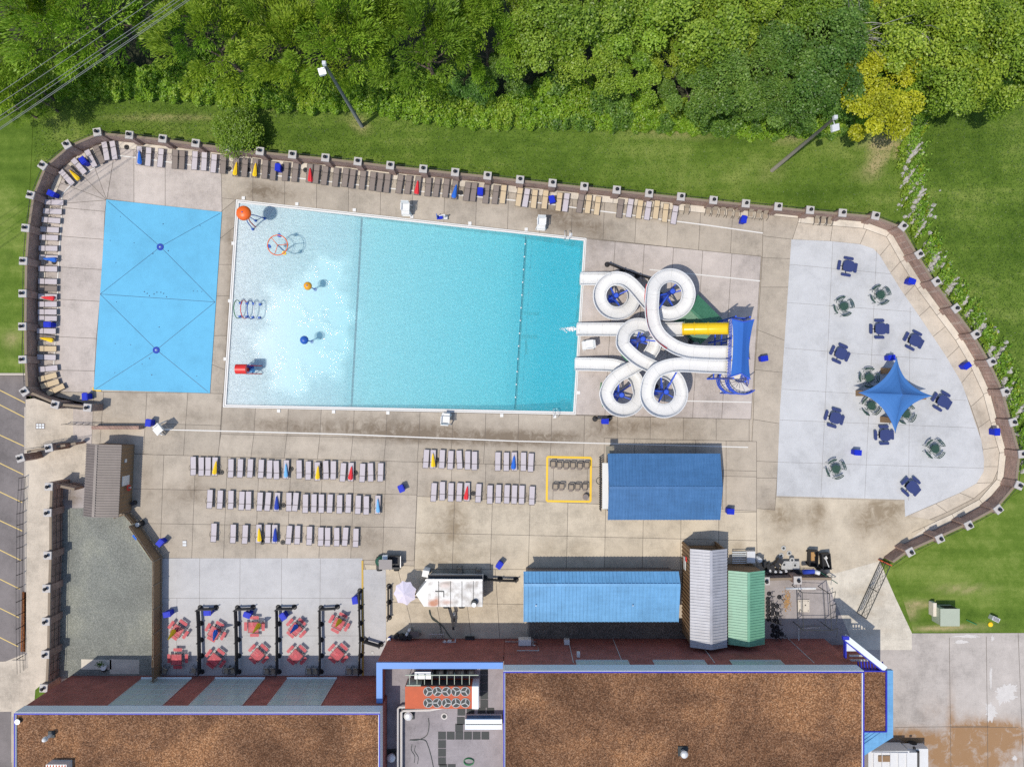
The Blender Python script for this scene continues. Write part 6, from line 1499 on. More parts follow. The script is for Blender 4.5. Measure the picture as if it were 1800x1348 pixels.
for i, (a, b_) in enumerate([((0,164),(241,0)),((0,183),(273,0)),((0,205),(309,0)),((0,213),(318,0)),((0,226),(330,0)),((0,229),(338,-2))]):
    p0 = P(a[0]-(b_[0]-a[0])*2, a[1]-(b_[1]-a[1])*2, 14.5); p1 = P(b_[0]+(b_[0]-a[0])*2, b_[1]+(b_[1]-a[1])*2, 14.5); pts = [p0.lerp(p1, k/24)-Vector((0, 0, 1.2*4*(k/24)*(1-k/24)-1.2)) for k in range(25)]
    tag(MB().tube(pts, .022, 5).build('power_line', 'rope'), f'thin overhead power line crossing the top left corner, {ordn(i+1)} from the top', 'power line', 'overhead power lines')
def mesh_gate(lb, a, b_, h, name='gate', cat='gate', sp=.32):
    a = Vector(a); b_ = Vector(b_); t = thing(name, lb, cat, a); f = MB(); w = MB(); L = (b_-a).length; up = Vector((0,0,h))
    for p, q in ((a, b_), (a+up, b_+up), (a, a+up), (b_, b_+up), (a+up*.5, b_+up*.5), (a.lerp(b_, .5), a.lerp(b_, .5)+up)): f.bar(p+Vector((0,0,.06)), q+Vector((0,0,.06)), .06)
    n = int((L+h)/sp)
    for i in range(n+1):
        s_ = i*sp
        for sg in (0, 1):
            p0 = (min(s_, L), max(0, s_-L)); p1 = (max(0, s_-h), min(s_, h))
            if sg: p0 = (L-p0[0], p0[1]); p1 = (L-p1[0], p1[1])
            w.bar(a+(b_-a)*(p0[0]/L)+Vector((0,0,p0[1]+.06)), a+(b_-a)*(p1[0]/L)+Vector((0,0,p1[1]+.06)), .016)
    f.build('frame', 'grate', t); w.build('mesh_infill', 'grate', t); return t
mesh_gate('long chain-link gate standing open across the pale concrete drive', P(1547,986), P(1506,1076), 1.9, sp=.55)
mb = MB(); q = P(1566,990); tag(MB().bar(P(1546,984,.3), P(1566,993,.3), .12, .5).build('gate_stop', 'rust'), 'rusty steel gate stop at the end of the brick fence', 'gate stop')
# cage
t = thing('wire_cage', 'tall wire mesh cage with bent tops beside the brick building', 'cage', P(1440,1080)); b = MB()
cg = [P(1392,1028), P(1438,1030), P(1442,1092), P(1394,1092)]; cg2 = [Vector((p.x, p.y, 2.6)) for p in cg]
for p, q in zip(cg, cg2): b.bar(p, q, .06)
for i in range(4): b.bar(cg2[i], cg2[(i+1) % 4], .05); b.bar(cg[i]+Vector((0,0,1.3)), cg[(i+1) % 4]+Vector((0,0,1.3)), .04)
for k in range(4): 
    q = cg2[1].lerp(cg2[2], k/3); b.bar(q, q+Vector((.45,.35,.4)), .05); b.bar(q+Vector((.45,.35,.4)), q+Vector((.35,-.6,.3)), .04)
for k in range(3): q = cg2[0].lerp(cg2[3], k/2); b.bar(q, q+Vector((-.45,.35,.4)), .05); b.bar(q+Vector((-.45,.35,.4)), q+Vector((-.5,-.3,.3)), .04)
b.build('frame', 'grate', t)
q = P(1412,1064); t = thing('tank_lid', 'square cream lid on the ground inside the wire cage', 'lid', q); MB().box((q.x, q.y, .06), (1.2, 1.3, .12)).build('plinth', 'ledge', t); MB().box((q.x, q.y, .14), (.85, .95, .05)).build('plate', 'ledge', t); b = MB(); [b.cyl((q.x+sx*.45, q.y+sy*.5, .16), .04, .04, 6) for sx in (-1,1) for sy in (-1,1)]; b.cyl((q.x+.15,q.y+.1,.17),.07,.03,8); b.build('bolt', 'iron', t)
tag(MB().tube([P(1404,1126,.5), P(1404,1105,.5), P(1432,1103,.5), P(1440,1103,1.0)], .06, 7).build('white_pipe', 'pipeW'), 'bent white pipe in the shade inside the cage', 'pipe')
tag(MB().tube([P(1381,1034,2.0), P(1434,1034,2.0)], .11, 8).build('long_tube', 'whitep'), 'long white tube lying across the top of the wire cage', 'tube')
b = MB(); rr = random.Random(4)
for k in range(240):
    q = P(1383+rr.gauss(0,3), 1055+rr.gauss(0,9)); b.box((q.x, q.y, .02+rr.random()*.03), (rr.uniform(.05,.14), .05, .01), rr.uniform(0,3))
tag(b.build('fallen_leaves', 'cardb'), 'patch of orange fallen leaves beside the stored black posts', 'leaves', kind='stuff')

# ============================================================= CLUTTER
def cartbox(lb, x, y, rz, inner):
    q = P(x, y); t = thing('tilt_cart', lb, 'cart', (q.x, q.y, 0), R(rz)); o = q
    b = MB()
    for dx, dy, sx, sy in ((.42,0,.06,1.6),(-.42,0,.06,1.6),(0,.8,.9,.06),(0,-.8,.9,.06)): b.box((o.x+dx, o.y+dy, .65), (sx, sy, .7))
    b.box((o.x, o.y, .33), (.84, 1.6, .06)); b.build('tub', 'black', t)
    b = MB(); b.box((o.x-.05, o.y+.2, .6), (.34, .9, .3), .1) if inner == 'cardb' else b.box((o.x+.1, o.y-.1, .75), (.07, 1.1, .1), .3); b.box((o.x+.1, o.y+.3, .5), (.3, .3, .2), .5); b.build('rubbish', inner, t)
    for sx in (-.38, .38):
        for sy in (-.6, .6): MB().cyl((o.x+sx, o.y+sy, .0), .1, .14, 10).build('wheel', 'tyre', t)
cartbox('black tub cart with brown cardboard inside, near the right shed, left one', 1424, 978, -3, 'cardb'); cartbox('black tub cart with white scraps inside, near the right shed, right one', 1446, 983, 5, 'whitep')
def table_clutter():
    q = P(1386,991); t = thing('clear_top_table', 'low table of silver pans and discs near the right sheds', 'table', q); MB().box((q.x, q.y, .5), (1.9, .85, .05)).build('top', 'fanm', t)
    for sx in (-.85, .85):
        for sy in (-.35, .35): MB().bar((q.x+sx, q.y+sy, 0), (q.x+sx, q.y+sy, .5), .05).build('leg', 'iron', t)
table_clutter()
t = thing('round_pan', '', 'pan'); MB().cyl((0,0,0), .26, .05, 18).build('dish', 'fanm', t); MB().cyl((0,0,.05), .12, .04, 12).build('boss', 'grate', t); PN = Proto(t)
for x, y, z, lb in [(1377,963,0,'topmost, lying on stained concrete'),(1387,972,0,'second from the top, on the concrete'),(1373,976,0,'left of the second one'),(1378,992,.54,'on the table, leftmost'),(1392,984,.54,'on the table, in the middle'),(1397,993,.54,'on the table, rightmost')]:
    q = P(x, y, z); PN.at((q.x, q.y, z), 0, 'round silver pan near the right sheds, '+lb, 'round silver pans')
b = MB(); rr = random.Random(21)
for k in range(9): q = P(1344+k*4.2, 1001+rr.uniform(-2,2)); b.tube([(q.x, q.y, .1), (q.x+.1, q.y, .9)], .18, 12); 
o = None
t = thing('water_bottle_rack', 'row of round clear and black jugs along the wall by the tables', 'jugs', P(1360,1001))
for k in range(9):
    q = P(1346+k*4.6, 1002+rr.uniform(-1.5,1.5)); MB().cyl((q.x, q.y, 0), .17, .6, 12, .14).build('jug', 'metalW' if k % 2 else 'black', t)
t = thing('stacked_crates', 'pile of black crates and curved hose by the green-roofed shed', 'crates', P(1350,992))
for k, (x, y, a) in enumerate([(1342,990,25),(1348,993,20),(1354,995,15),(1362,990,40),(1366,983,60)]): q = P(x, y); MB().box((q.x, q.y, .25+.1*k), (.42, .6, .5), R(a)).build('crate', 'black', t)
q = P(1421,1004); t = thing('blue_roll', 'dark blue roll with a white end on the wall by the tables', 'roll', (q.x, q.y, 1.6)); MB().tube([P(1412,1005,1.75), P(1431,1004,1.75)], .24, 12).build('roll', 'umD', t); MB().tube([P(1431,1004,1.75), P(1440,1007,1.75)], .22, 12).build('end_cap', 'whitep', t)
tag(MB().bar(P(1440,1004,1.4), P(1472,1025,1.3), .08).build('lever_bar', 'green'), 'long dark bar sticking out over the pale drive', 'bar')
tag(MB().prism(PP([(1384,1005),(1400,998),(1408,1008),(1396,1012)]), .0, .25).build('folded_tarp', 'iron'), 'folded dark tarp by the stone-capped wall', 'tarp')
tag(MB().prism(PP([(1440,1002),(1446,999),(1455,1008),(1450,1012)], 1.2), .0, 1.2).build('black_drum', 'black'), 'black drum at the end of the stone-capped wall', 'drum')
# pallet rack beside the grey shed
t = thing('slatted_bench', 'slatted metal bench and rack in the gap above the green-roofed shed', 'rack', P(1302,980)); b = MB()
for k in range(7): b.bar(P(1287,970+k*3.2,.6), P(1312,970+k*3.2,.6), .07, .05)
b.build('slats', 'fascia', t); b = MB(); [b.bar(P(x,y,0), P(x,y,.6), .06) for x in (1288,1311) for y in (970,989)]; b.build('leg', 'iron', t); MB().box(P(1319,978,.7), (.85, 1.2, .5)).build('hopper', 'metalW', t)
q = P(1329,980); t = thing('white_tank', 'white rounded tank beside the slatted rack', 'tank', q); MB().cyl((q.x, q.y, 0), .30, 1.0, 18).build('body', 'whitep', t); MB().dome((q.x, q.y, 1.0), .30, .2, 18, 4).build('lid', 'whitep', t)
# drums by the brick wall
t = thing('black_drum', '', 'drum'); MB().cyl((0,0,0), .22, .75, 16).build('body', 'black', t); MB().tube([(.2*math.cos(R(a)), .2*math.sin(R(a)), .76) for a in range(0, 360, 30)], .025, 5, True).build('rim', 'iron', t); DR = Proto(t)
for i, (x, y) in enumerate([(696,1119),(705,1119.5),(712,1120),(720,1120)]): q = P(x, y, .6); DR.at((q.x, q.y, -.01), 0, f'black drum by the red brick wall, {ordn(i+1)} from the left', 'black drums by the brick wall')
t = thing('propane_bottle', '', 'gas bottle'); MB().cyl((0,0,0), .17, .5, 14).build('body', 'whitep', t); MB().dome((0,0,.5), .17, .12, 14, 4).build('shoulder', 'whitep', t); MB().cyl((0,0,.6), .07, .12, 8).build('collar', 'metalW', t); PB = Proto(t)
for x, y, lb in [(715,1115,'below the black drums, left'),(719,1108,'above the black drums'),(833,1046,'beneath the trailer')][:2]+[(798,1079,'beside the hitch frame under the trailer')]: q = P(x, y, .5); PB.at((q.x, q.y, 0), 0, 'white gas bottle '+lb, 'white gas bottles')
q = P(685,1121); t = thing('blue_white_cooler', 'round blue and white cooler at the corner of the brick wall', 'cooler', q); MB().cyl((q.x, q.y, 0), .2, .5, 14).build('body', 'umD', t); MB().cyl((q.x, q.y, .5), .21, .06, 14).build('lid', 'whitep', t)
q = P(730,1112); t = thing('brown_bench', 'low brown bench by the red brick wall', 'bench', q); MB().box((q.x, q.y, .45), (.9, .6, .06), .1).build('seat', 'roofBr', t); [MB().bar((q.x+s_*.38, q.y, 0), (q.x+s_*.38, q.y, .45), .06, .4).build('leg', 'roofBr', t) for s_ in (-1, 1)]
t = thing('bike_rack', 'wire rack on the concrete below the food trailer', 'rack', P(767,1119)); b = MB()
for k in range(12): b.bar(P(754+k*2.3,1123,.05), P(754+k*2.3,1114,.5), .035)
b.bar(P(754,1123,.05), P(780,1123,.05), .05); b.bar(P(754,1114,.5), P(780,1114,.5), .05); b.build('bars', 'alu', t)
t = thing('gas_meter', 'grey gas meter assembly against the brick wall', 'meter', P(790,1126)); b = MB(); b.tube([P(777,1128,1.0), P(800,1128,1.0)], .06, 7); b.tube([P(800,1128,1.0), P(801,1122,1.0)], .06, 7); b.build('pipe', 'metalW', t); b = MB(); q = P(790,1128,1.1); b.box((q.x, q.y, 1.0), (.4, .3, .4)); b.cyl((q.x-.5, q.y, .9), .14, .25, 10); b.build('meter_body', 'metalW', t)
q = P(826,1120); t = thing('black_crate', 'flat black crate on the concrete against the brick wall', 'crate', q); MB().box((q.x, q.y, .2), (.95, .3, .4)).build('case', 'black', t); MB().box((q.x, q.y, .42), (.85, .22, .03)).build('lid', 'iron', t)
for x, y, lb, m in [(655,1147,'small dark floor hatch right of the yellow line','grate'),(71,749,'grey floor grate on the forecourt by the car park','grate'),(324.5,955,'small dark floor grate below the lounger rows','grate')]:
    q = P(x, y, LW if x < 100 else 0); w_ = (1.0, .62) if x < 100 else (.45, .7) if x < 400 else (.28, .28); t = thing('floor_grate', lb, 'grate', q); MB().box((q.x, q.y, q.z+.012), (*w_, .03)).build('plate', 'roofBr', t); b = MB(); [b.box((q.x-w_[0]*.3+k*w_[0]*.3, q.y+j*w_[1]*.22, q.z+.03), (w_[0]*.22, w_[1]*.3, .01)) for k in range(3) for j in (-1, 1)]; b.build('slot', 'fascia', t)
for x, y, lb in [(238,883,'small round black speaker beside the ticket hut'),(1213,601,'small round black can under the slides'),(1160,519,'black can inside the upper right slide loop'),(1152,679,'black can inside the lower right slide loop')]:
    q = P(x, y); t = thing('black_can', lb, 'can', q); MB().cyl((q.x, q.y, 0), .22, .5, 16).build('body', 'black', t); MB().cyl((q.x, q.y, .5), .23, .04, 16).build('lid', 'iron', t)
q = P(250,919); t = thing('white_topped_drum', 'black drum with a white top at the bend of the timber fence', 'drum', q); MB().cyl((q.x, q.y, 0), .3, .9, 16).build('body', 'black', t); MB().cyl((q.x-.02, q.y, .9), .22, .06, 16).build('top', 'whitep', t)
t = thing('scraper_pole', 'pale green pole with a blue net lying in the gravel yard', 'pole', P(255,950)); MB().tube([P(240,948,.15), P(264,983,.15)], .05, 7).build('pole', 'pale_green', t); MB().bar(P(234,940,.1), P(241,948,.1), .3, .04).build('net_frame', 'umB', t)
t = thing('potted_plant', 'white pot with a trailing green plant on the yard slab', 'plant', P(186,1166)); q = P(186,1170); MB().cyl((q.x, q.y, 0), .24, .5, 12, .3).build('pot', 'whitep', t); b = MB(); rr = random.Random(2)
for k in range(70): a = rr.uniform(0, 6.3); r_ = rr.uniform(0, .5); b.box((q.x-.3+r_*math.cos(a), q.y+.35+r_*.6*math.sin(a), .4+rr.random()*.2), (.14, .05, .02), rr.uniform(0, 3), tilt=(rr.uniform(-.6,.6), rr.uniform(-.6,.6)))
b.build('leaves', 'leafG', t); MB().dome((q.x-.15, q.y-.35, 0), .3, .35, 10, 3).build('stone', 'grate', t)
q = P(1657,1077); t = thing('transformer_box', 'pale green electrical transformer cabinet on the lawn', 'transformer', q); b = MB(); b.box((q.x-.2, q.y+.05, .75), (1.9, 1.7, 1.5)); b.build('cabinet', 'pale_green', t); MB().box((q.x-.2, q.y+.05, 1.52), (2.0, 1.8, .07)).build('lid', 'pale_green', t); MB().box((q.x-1.3, q.y+.6, .4), (.35, 1.4, .8)).build('side_box', 'ledge', t); b = MB(); [b.box((q.x-.55+k*.18, q.y+.93, 1.0), (.10, .08, .9)) for k in range(7)]; b.build('cooling_fins', 'iron', t)
q = P(1744,1085); t = thing('meter_pillar', 'small grey louvred box on the lawn right of the transformer', 'box', q); MB().box((q.x, q.y, .3), (.8, .45, .6), R(-25)).build('case', 'metalW', t); b = MB(); [b.box((q.x, q.y-.15+k*.1, .61), (.65, .04, .03), R(-25)) for k in range(4)]; b.build('louvre', 'iron', t)
q = P(1741,1097); tag(MB().dome((q.x, q.y, 0), .28, .14, 10, 3).build('yellow_bag', 'umY'), 'crumpled yellow bag on the grass by the small grey box', 'bag')
q = P(1706,1097); tag(MB().bar((q.x-.5, q.y+.5, .1), (q.x+.6, q.y+.0, .1), .07).build('green_stake', 'toyG'), 'thin green stake lying on the grass', 'stake')
# truck parked at the bottom right
q = P(1575,1338); q = Vector((39.8, -37.95, 0)); t = thing('white_truck', 'white work truck with a cluttered roof rack at the bottom right corner', 'truck', (q.x, q.y, 0)); X, Y = q.x, q.y-.6
MB().box((X-1.2, Y-.1, 1.25), (4.2, 2.1, 1.7)).build('box_body', 'white', t)
b = MB(); b.box((X+2.15, Y-.1, 1.0), (2.2, 2.0, 1.0), top=.95); b.box((X+1.2, Y-.1, 1.7), (1.2, 1.85, .65), top=.9); b.build('cab', 'white', t); MB().box((X+1.88, Y-.1, 1.72), (.5, 1.6, .5), tilt=(0, R(-30))).build('windscreen', 'black', t)
MB().box((X-1.7, Y+.2, 2.16), (1.2, .6, .12)).build('brown_crate', 'wood', t); b = MB(); b.bar((X-3.0, Y+.85, 2.2), (X+.7, Y+.8, 2.2), .07); b.bar((X-3.0, Y-.85, 2.2), (X+.7, Y-.85, 2.2), .07); [b.bar((X-2.8+k*.85, Y-.85, 2.2), (X-2.8+k*.85, Y+.85, 2.2), .06) for k in range(5)]; b.build('roof_rack', 'metalW', t)
for sx in (-2.2, 2.2):
    for sy in (-1.0, .8): MB().tube([(X+sx, Y+sy-.13, .42), (X+sx, Y+sy+.13, .42)], .42, 16).build('wheel', 'tyre', t)
for s_ in (-1, 1): MB().box((X+1.7, Y-.1+s_*1.1, 1.6), (.2, .2, .25)).build('mirror', 'black', t)
for s_ in (-.8, .8): MB().box((X+3.23, Y-.1+s_, 1.0), (.08, .3, .25)).build('headlight', 'glass', t)
# wire fence between pavement and car park
t = thing('wire_fence', 'thin black wire fence between the pavement and the car park', 'fence', P(42,1000,LW)); b = MB(); w = MB(); pl = [P(45,838,LW), P(41.5,900,LW), P(41,960,LW), P(40,1030,LW), P(40,1100,LW), P(42,1178,LW)]
for a, c in zip(pl, pl[1:]):
    for z in (.1, .55, 1.0): w.bar(a+Vector((0,0,z)), c+Vector((0,0,z)), .03)
    for k in range(3): q = a.lerp(c, k/3); b.bar(q, q+Vector((0,0,1.05)), .06)
b.build('post', 'iron', t); w.build('wire', 'iron', t)
# ============================================================= VEGETATION
def leaf_object(name, centers, axis, length, width, normal, m, parent=None, vary=None, at=None):
    """many leaf-sized faces; axis = direction of the leaf, normal = rough facing"""
    n = len(centers); ax = axis/np.linalg.norm(axis, axis=1, keepdims=True)
    sd_ = np.cross(normal, ax); l = np.linalg.norm(sd_, axis=1, keepdims=True); l[l < 1e-6] = 1; sd_ /= l
    L = length[:, None]*.5; W = width[:, None]*.5
    v = np.empty((n, 4, 3)); v[:,0] = centers-ax*L; v[:,1] = centers+sd_*W; v[:,2] = centers+ax*L; v[:,3] = centers-sd_*W
    me = bpy.data.meshes.new(name); me.vertices.add(n*4); me.vertices.foreach_set('co', v.reshape(-1).astype(np.float32))
    me.loops.add(n*4); me.loops.foreach_set('vertex_index', np.arange(n*4, dtype=np.int32))
    me.polygons.add(n); me.polygons.foreach_set('loop_start', np.arange(0, n*4, 4, dtype=np.int32))
    try: me.polygons.foreach_set('loop_total', np.full(n, 4, np.int32))
    except Exception: pass
    me.update(calc_edges=True); me.materials.append(M[m])
    a = me.attributes.new('leafvar', 'FLOAT', 'FACE'); a.data.foreach_set('value', (vary if vary is not None else rng.random(n)).astype(np.float32))
    o = bpy.data.objects.new(name, me); col.objects.link(o)
    if parent is not None: o.parent = parent
    return o
def crown_arrays(kind, seed, r=4.3, zc=7.0, n_leaf=5200):
    g = np.random.default_rng(seed); nc = 34 if kind == 'w' else 24
    cl = []
    for i in range(nc):
        th = g.uniform(0, 2*np.pi); u = g.uniform(0, 1)**.5; el = g.uniform(-.15, 1)
        rad = r*(.80+.25*g.random()); c = np.array([rad*u*np.cos(th), rad*u*np.sin(th), zc+ (3.4+g.uniform(-1.6,.9))*np.sqrt(max(0, 1-u*u*.8))*(1 if el > 0 else -.3)])
        cl.append((c, g.uniform(.9, 1.6) if kind != 'w' else g.uniform(.85, 1.5)))
    per = n_leaf//nc; C, A, Nn, V, Ln, Wd = [], [], [], [], [], []
    for c, s in cl:
        d_ = g.normal(size=(per, 3)); d_[:,2] = np.abs(d_[:,2])*1.0-.05; d_ /= np.linalg.norm(d_, axis=1, keepdims=True)
        rr_ = g.random(per)**.30*s
        out = np.array([c[0], c[1], .8*r*.5]); out /= np.linalg.norm(out)
        if kind == 'w':
            d2 = d_*.75+out*.75; p = c + d2*rr_[:,None]*1.1; a = d2+g.normal(size=(per,3))*.25
            Ln.append(g.uniform(.26,.52,per)); Wd.append(g.uniform(.06,.11,per))
        else:
            p = c + d_*rr_[:,None]; a = g.normal(size=(per,3)); a[:,2] *= .45
            Ln.append(g.uniform(.17,.34,per)); Wd.append(g.uniform(.12,.23,per))
        C.append(p); A.append(a); nn_ = g.normal(size=(per,3))*.45+np.array([0,0,1.0]); Nn.append(nn_)
        V.append(np.clip(g.random(per)*.55+g.random()*.45, 0, 1))
    return [np.concatenate(x) for x in (C, A, Nn, V, Ln, Wd)]
def make_tree(kind, m, seed, name, n_leaf=5200):
    n_leaf = int(n_leaf*1.45); t = thing(name, '', 'tree')
    C, A, Nn, V, Ln, Wd = crown_arrays('w' if kind == 'w' else 'b', seed, n_leaf=n_leaf)
    leaf_object('crown', C, A, Ln, Wd, Nn, m, t, V)
    b = MB(); b.tube([(0,0,-.2),(.1,.05,3),(0,.1,6.5),(.1,.2,8.6)], .25, 8, rf=lambda u: .26-.2*u); g = random.Random(seed)
    for k in range(9):
        a = k*.7+g.uniform(0,.5); h0 = g.uniform(3, 6.5); b.tube([(0,.05,h0),(1.3*math.cos(a),1.3*math.sin(a),h0+1.4),(g.uniform(2.4,3.3)*math.cos(a+.2),g.uniform(2.4,3.3)*math.sin(a+.2),h0+2.6)], .1, 5, rf=lambda u: .11-.085*u)
    b.build('trunk', 'bark', t); return Proto(t)
TREE = {'w': [make_tree('w', 'leafA', s_, 'willow_tree', 6500) for s_ in (1, 2, 3)], 'b': [make_tree('b', 'leafB', s_, 'leafy_tree', 6500) for s_ in (4, 5, 6)],
        'i': [make_tree('b', 'leafC', s_, 'ivy_clad_tree', 6500) for s_ in (7, 8)], 'y': [make_tree('b', 'leafD', 9, 'yellow_tree', 7500)]}
TN = {'w': 'feathery olive green willow', 'b': 'bright green broadleaf tree', 'i': 'dark green ivy-clad tree', 'y': 'golden yellow-green tree'}
FOREST = [('w',[(35,45,1.1),(8,120,.9),(125,45,1.15),(205,15,1.0),(20,-30,1),(110,-35,1),(290,-20,1.0),(378,78,1.05),(350,10,1.0),(445,-10,1.0),(470,50,1.1),(525,85,1.0),(560,15,1.0),(600,75,1.05),(650,20,1.0),(705,20,1.0),(745,75,1.1),(790,25,1.0),(855,70,.95),(885,15,1.0),(50,165,.55),(15,180,.5)]),
          ('b',[(955,60,1.0),(1010,30,1.0),(1065,-10,1.0),(1105,55,.9),(1160,10,1.0),(1225,30,1.05),(1250,75,.9),(1300,15,1.0),(1340,55,.85),(1385,15,1.0),(1030,105,.75),(1110,130,.7),(1525,75,.9),(1510,115,.75),(1590,70,1.0),(1640,60,.95),(1655,115,1.0),(1700,90,1.0),(1620,135,.8),(1685,145,.8),(1745,40,1.0),(1790,90,1.05),(1780,20,1.0),(1760,140,.8),(1440,0,.9),(1640,0,1.0),(1720,-20,1.0),(960,-20,1.0),(1250,-20,1.0),(1160,90,.7)]),
          ('i',[(1290,120,.9),(1370,100,.95),(1430,70,.95),(1440,130,.9),(1350,165,.8),(1400,195,.65),(1230,150,.8),(1190,130,.6),(1460,175,.6),(1475,40,.8),(900,120,.7),(830,150,.55)]),
          ('y',[(1545,165,.95),(1500,5,.75)])]
g_ = random.Random(77)
for kind, lst in FOREST:
    for i, (x, y, s_) in enumerate(sorted(lst)):
        q = P(x, y, 8.0*s_); q = Vector((q.x, q.y, 0)); o = TREE[kind][i % len(TREE[kind])]
        row = 'by the mown lawn' if y > 125 else 'at the top edge' if y < 35 else 'amid the wood'
        lb = f"{TN[kind]}, {ordn(i+1)} of its kind from left, {row}" if len(lst) > 2 else f"{TN[kind]} {'beside the right light pole' if i == 1 else 'half hidden at the top edge of the wood'}"
        o.at(q, g_.uniform(0, 6.28), lb, 'trees of the wood behind the lawn', s_*g_.uniform(.86, 1.06))
# bare twigs at the top right
for i, (x, y) in enumerate([(1500,28),(1530,45),(1630,30)]):
    q = P(x, y, 9); b = MB(); g2 = random.Random(i+5)
    b.tube([(q.x, q.y, 0), (q.x, q.y, 6)], .2, 7, rf=lambda u: .2-.1*u)
    for k in range(26):
        a = g2.uniform(2.2, 6.0); l = g2.uniform(1.6, 4.4); p0 = Vector((q.x, q.y, g2.uniform(5, 7.5))); p1 = p0+Vector((l*math.cos(a), l*math.sin(a), g2.uniform(3.0, 5.2)))
        b.tube([p0, p0.lerp(p1, .5)+Vector((0,0,.5)), p1], .05, 4, rf=lambda u: .055-.04*u)
    t = thing('bare_tree', f'half dead tree with bare grey twigs at the top right, {ordn(i+1)} from the left', 'tree', (q.x, q.y, 0)); b.build('trunk', 'rock', t)
# undergrowth in front of and below the trees
def inside(x, y, poly):
    c = False; n = len(poly)
    for i in range(n):
        x1, y1 = poly[i]; x2, y2 = poly[i-1]
        if (y1 > y) != (y2 > y) and x < (x2-x1)*(y-y1)/(y2-y1+1e-12)+x1: c = not c
    return c
edge = [(-40,215),(20,195),(70,182),(120,172),(180,175),(260,176),(330,180),(400,190),(450,192),(500,196),(560,200),(600,196),(640,196),(670,205),(720,214),(790,222),(860,228),(930,226),(1000,228),(1060,230),(1130,232),(1200,235),(1270,240),(1340,248),(1395,240),(1430,245),(1480,240),(1520,225),(1560,215),(1610,205),(1625,195),(1660,195),(1720,188),(1760,175),(1840,165)]
def edge_y(px): 
    return np.interp(px, [e[0] for e in edge], [e[1] for e in edge])
_G = np.random.default_rng(99).random((64, 256))
def vnoise(x, y, s):
    u, v = x/s % 255, y/s % 63; i, j = u.astype(int), v.astype(int); a, b = u-i, v-j; a = a*a*(3-2*a); b = b*b*(3-2*b)
    g = lambda q, w: _G[w % 64, q % 256]
    return (g(i, j)*(1-a)+g(i+1, j)*a)*(1-b) + (g(i, j+1)*(1-a)+g(i+1, j+1)*a)*b
def undergrowth(name, n, x0, x1, y0, m, lb, seed, filt=None, hmax=2.6, sz=(.18,.36)):
    g = np.random.default_rng(seed); px = g.uniform(x0, x1, n); ey = edge_y(px)+3*np.sin(px*.13)+2.5*np.sin(px*.31+1); py = ey-np.minimum(ey-y0, 85+25*np.sin(px*.02))*g.random(n)**1.0
    d_ = np.clip((ey-py)/26, 0, 1)
    bumpf = .5*vnoise(px+50, py+9, 23)+.35*vnoise(px+50, py+70, 11)+.25*vnoise(px+60, py+40, 5)
    h = hmax*d_**.6*(.45+.75*bumpf)*(.75+.25*g.random(n))
    if filt is not None: k_ = filt(px, py, g); px, py, h, bumpf = px[k_], py[k_], h[k_], bumpf[k_]
    k = S*(H-h)/H; C = np.stack([(px-900)*k, (674-py)*k, h], 1); n = len(C)
    A = g.normal(size=(n, 3)); A[:,2] *= .5; Nn = g.normal(size=(n,3))*.45+np.array([0,0,1.])
    o = leaf_object(name, C, A, g.uniform(*sz, n), g.uniform(sz[0]*.55, sz[1]*.6, n), Nn, m, None, np.clip(g.random(n)*.6+bumpf*.35, 0, 1)); return tag(o, lb, 'undergrowth', kind='stuff')
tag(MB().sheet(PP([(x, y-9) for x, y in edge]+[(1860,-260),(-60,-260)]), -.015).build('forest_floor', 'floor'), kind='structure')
undergrowth('undergrowth', 90000, -40, 1840, 50, 'leafG', 'dense bright green weeds and shrubs along the edge of the wood', 1)
undergrowth('undergrowth', 26000, 900, 1500, 60, 'leafC', 'dark ivy and vines spreading between the trees on the right', 2, filt=lambda x, y, g: vnoise(x+50, y+5, 37)*.7+vnoise(x+50, y+5, 13)*.3 > .52, hmax=3.4)
undergrowth('undergrowth', 22000, -40, 1840, 100, 'leafA', 'olive green tall weeds mixed into the wood edge', 3, filt=lambda x, y, g: vnoise(x+90, y+25, 31)*.6+vnoise(x+50, y+5, 10)*.4 > .55, hmax=3.0)
# round shrub on the lawn
t = thing('round_shrub', 'single round dark green shrub on the lawn behind the upper fence', 'shrub', P(430,243)); q = P(430,243)
C, A, Nn, V, Ln, Wd = crown_arrays('b', 33, r=1.75, zc=1.4, n_leaf=7000); C[:,2] = np.clip(1.2+(C[:,2]-1.4)*.5, .15, 3.2); C[:,0] *= 1.15
leaf_object('foliage', C, A, Ln*.75, Wd*.75, Nn, 'leafB', t, V*.8); MB().tube([(q.x, q.y, 0), (q.x, q.y, 1.6)], .09, 7).build('trunk', 'bark', t)
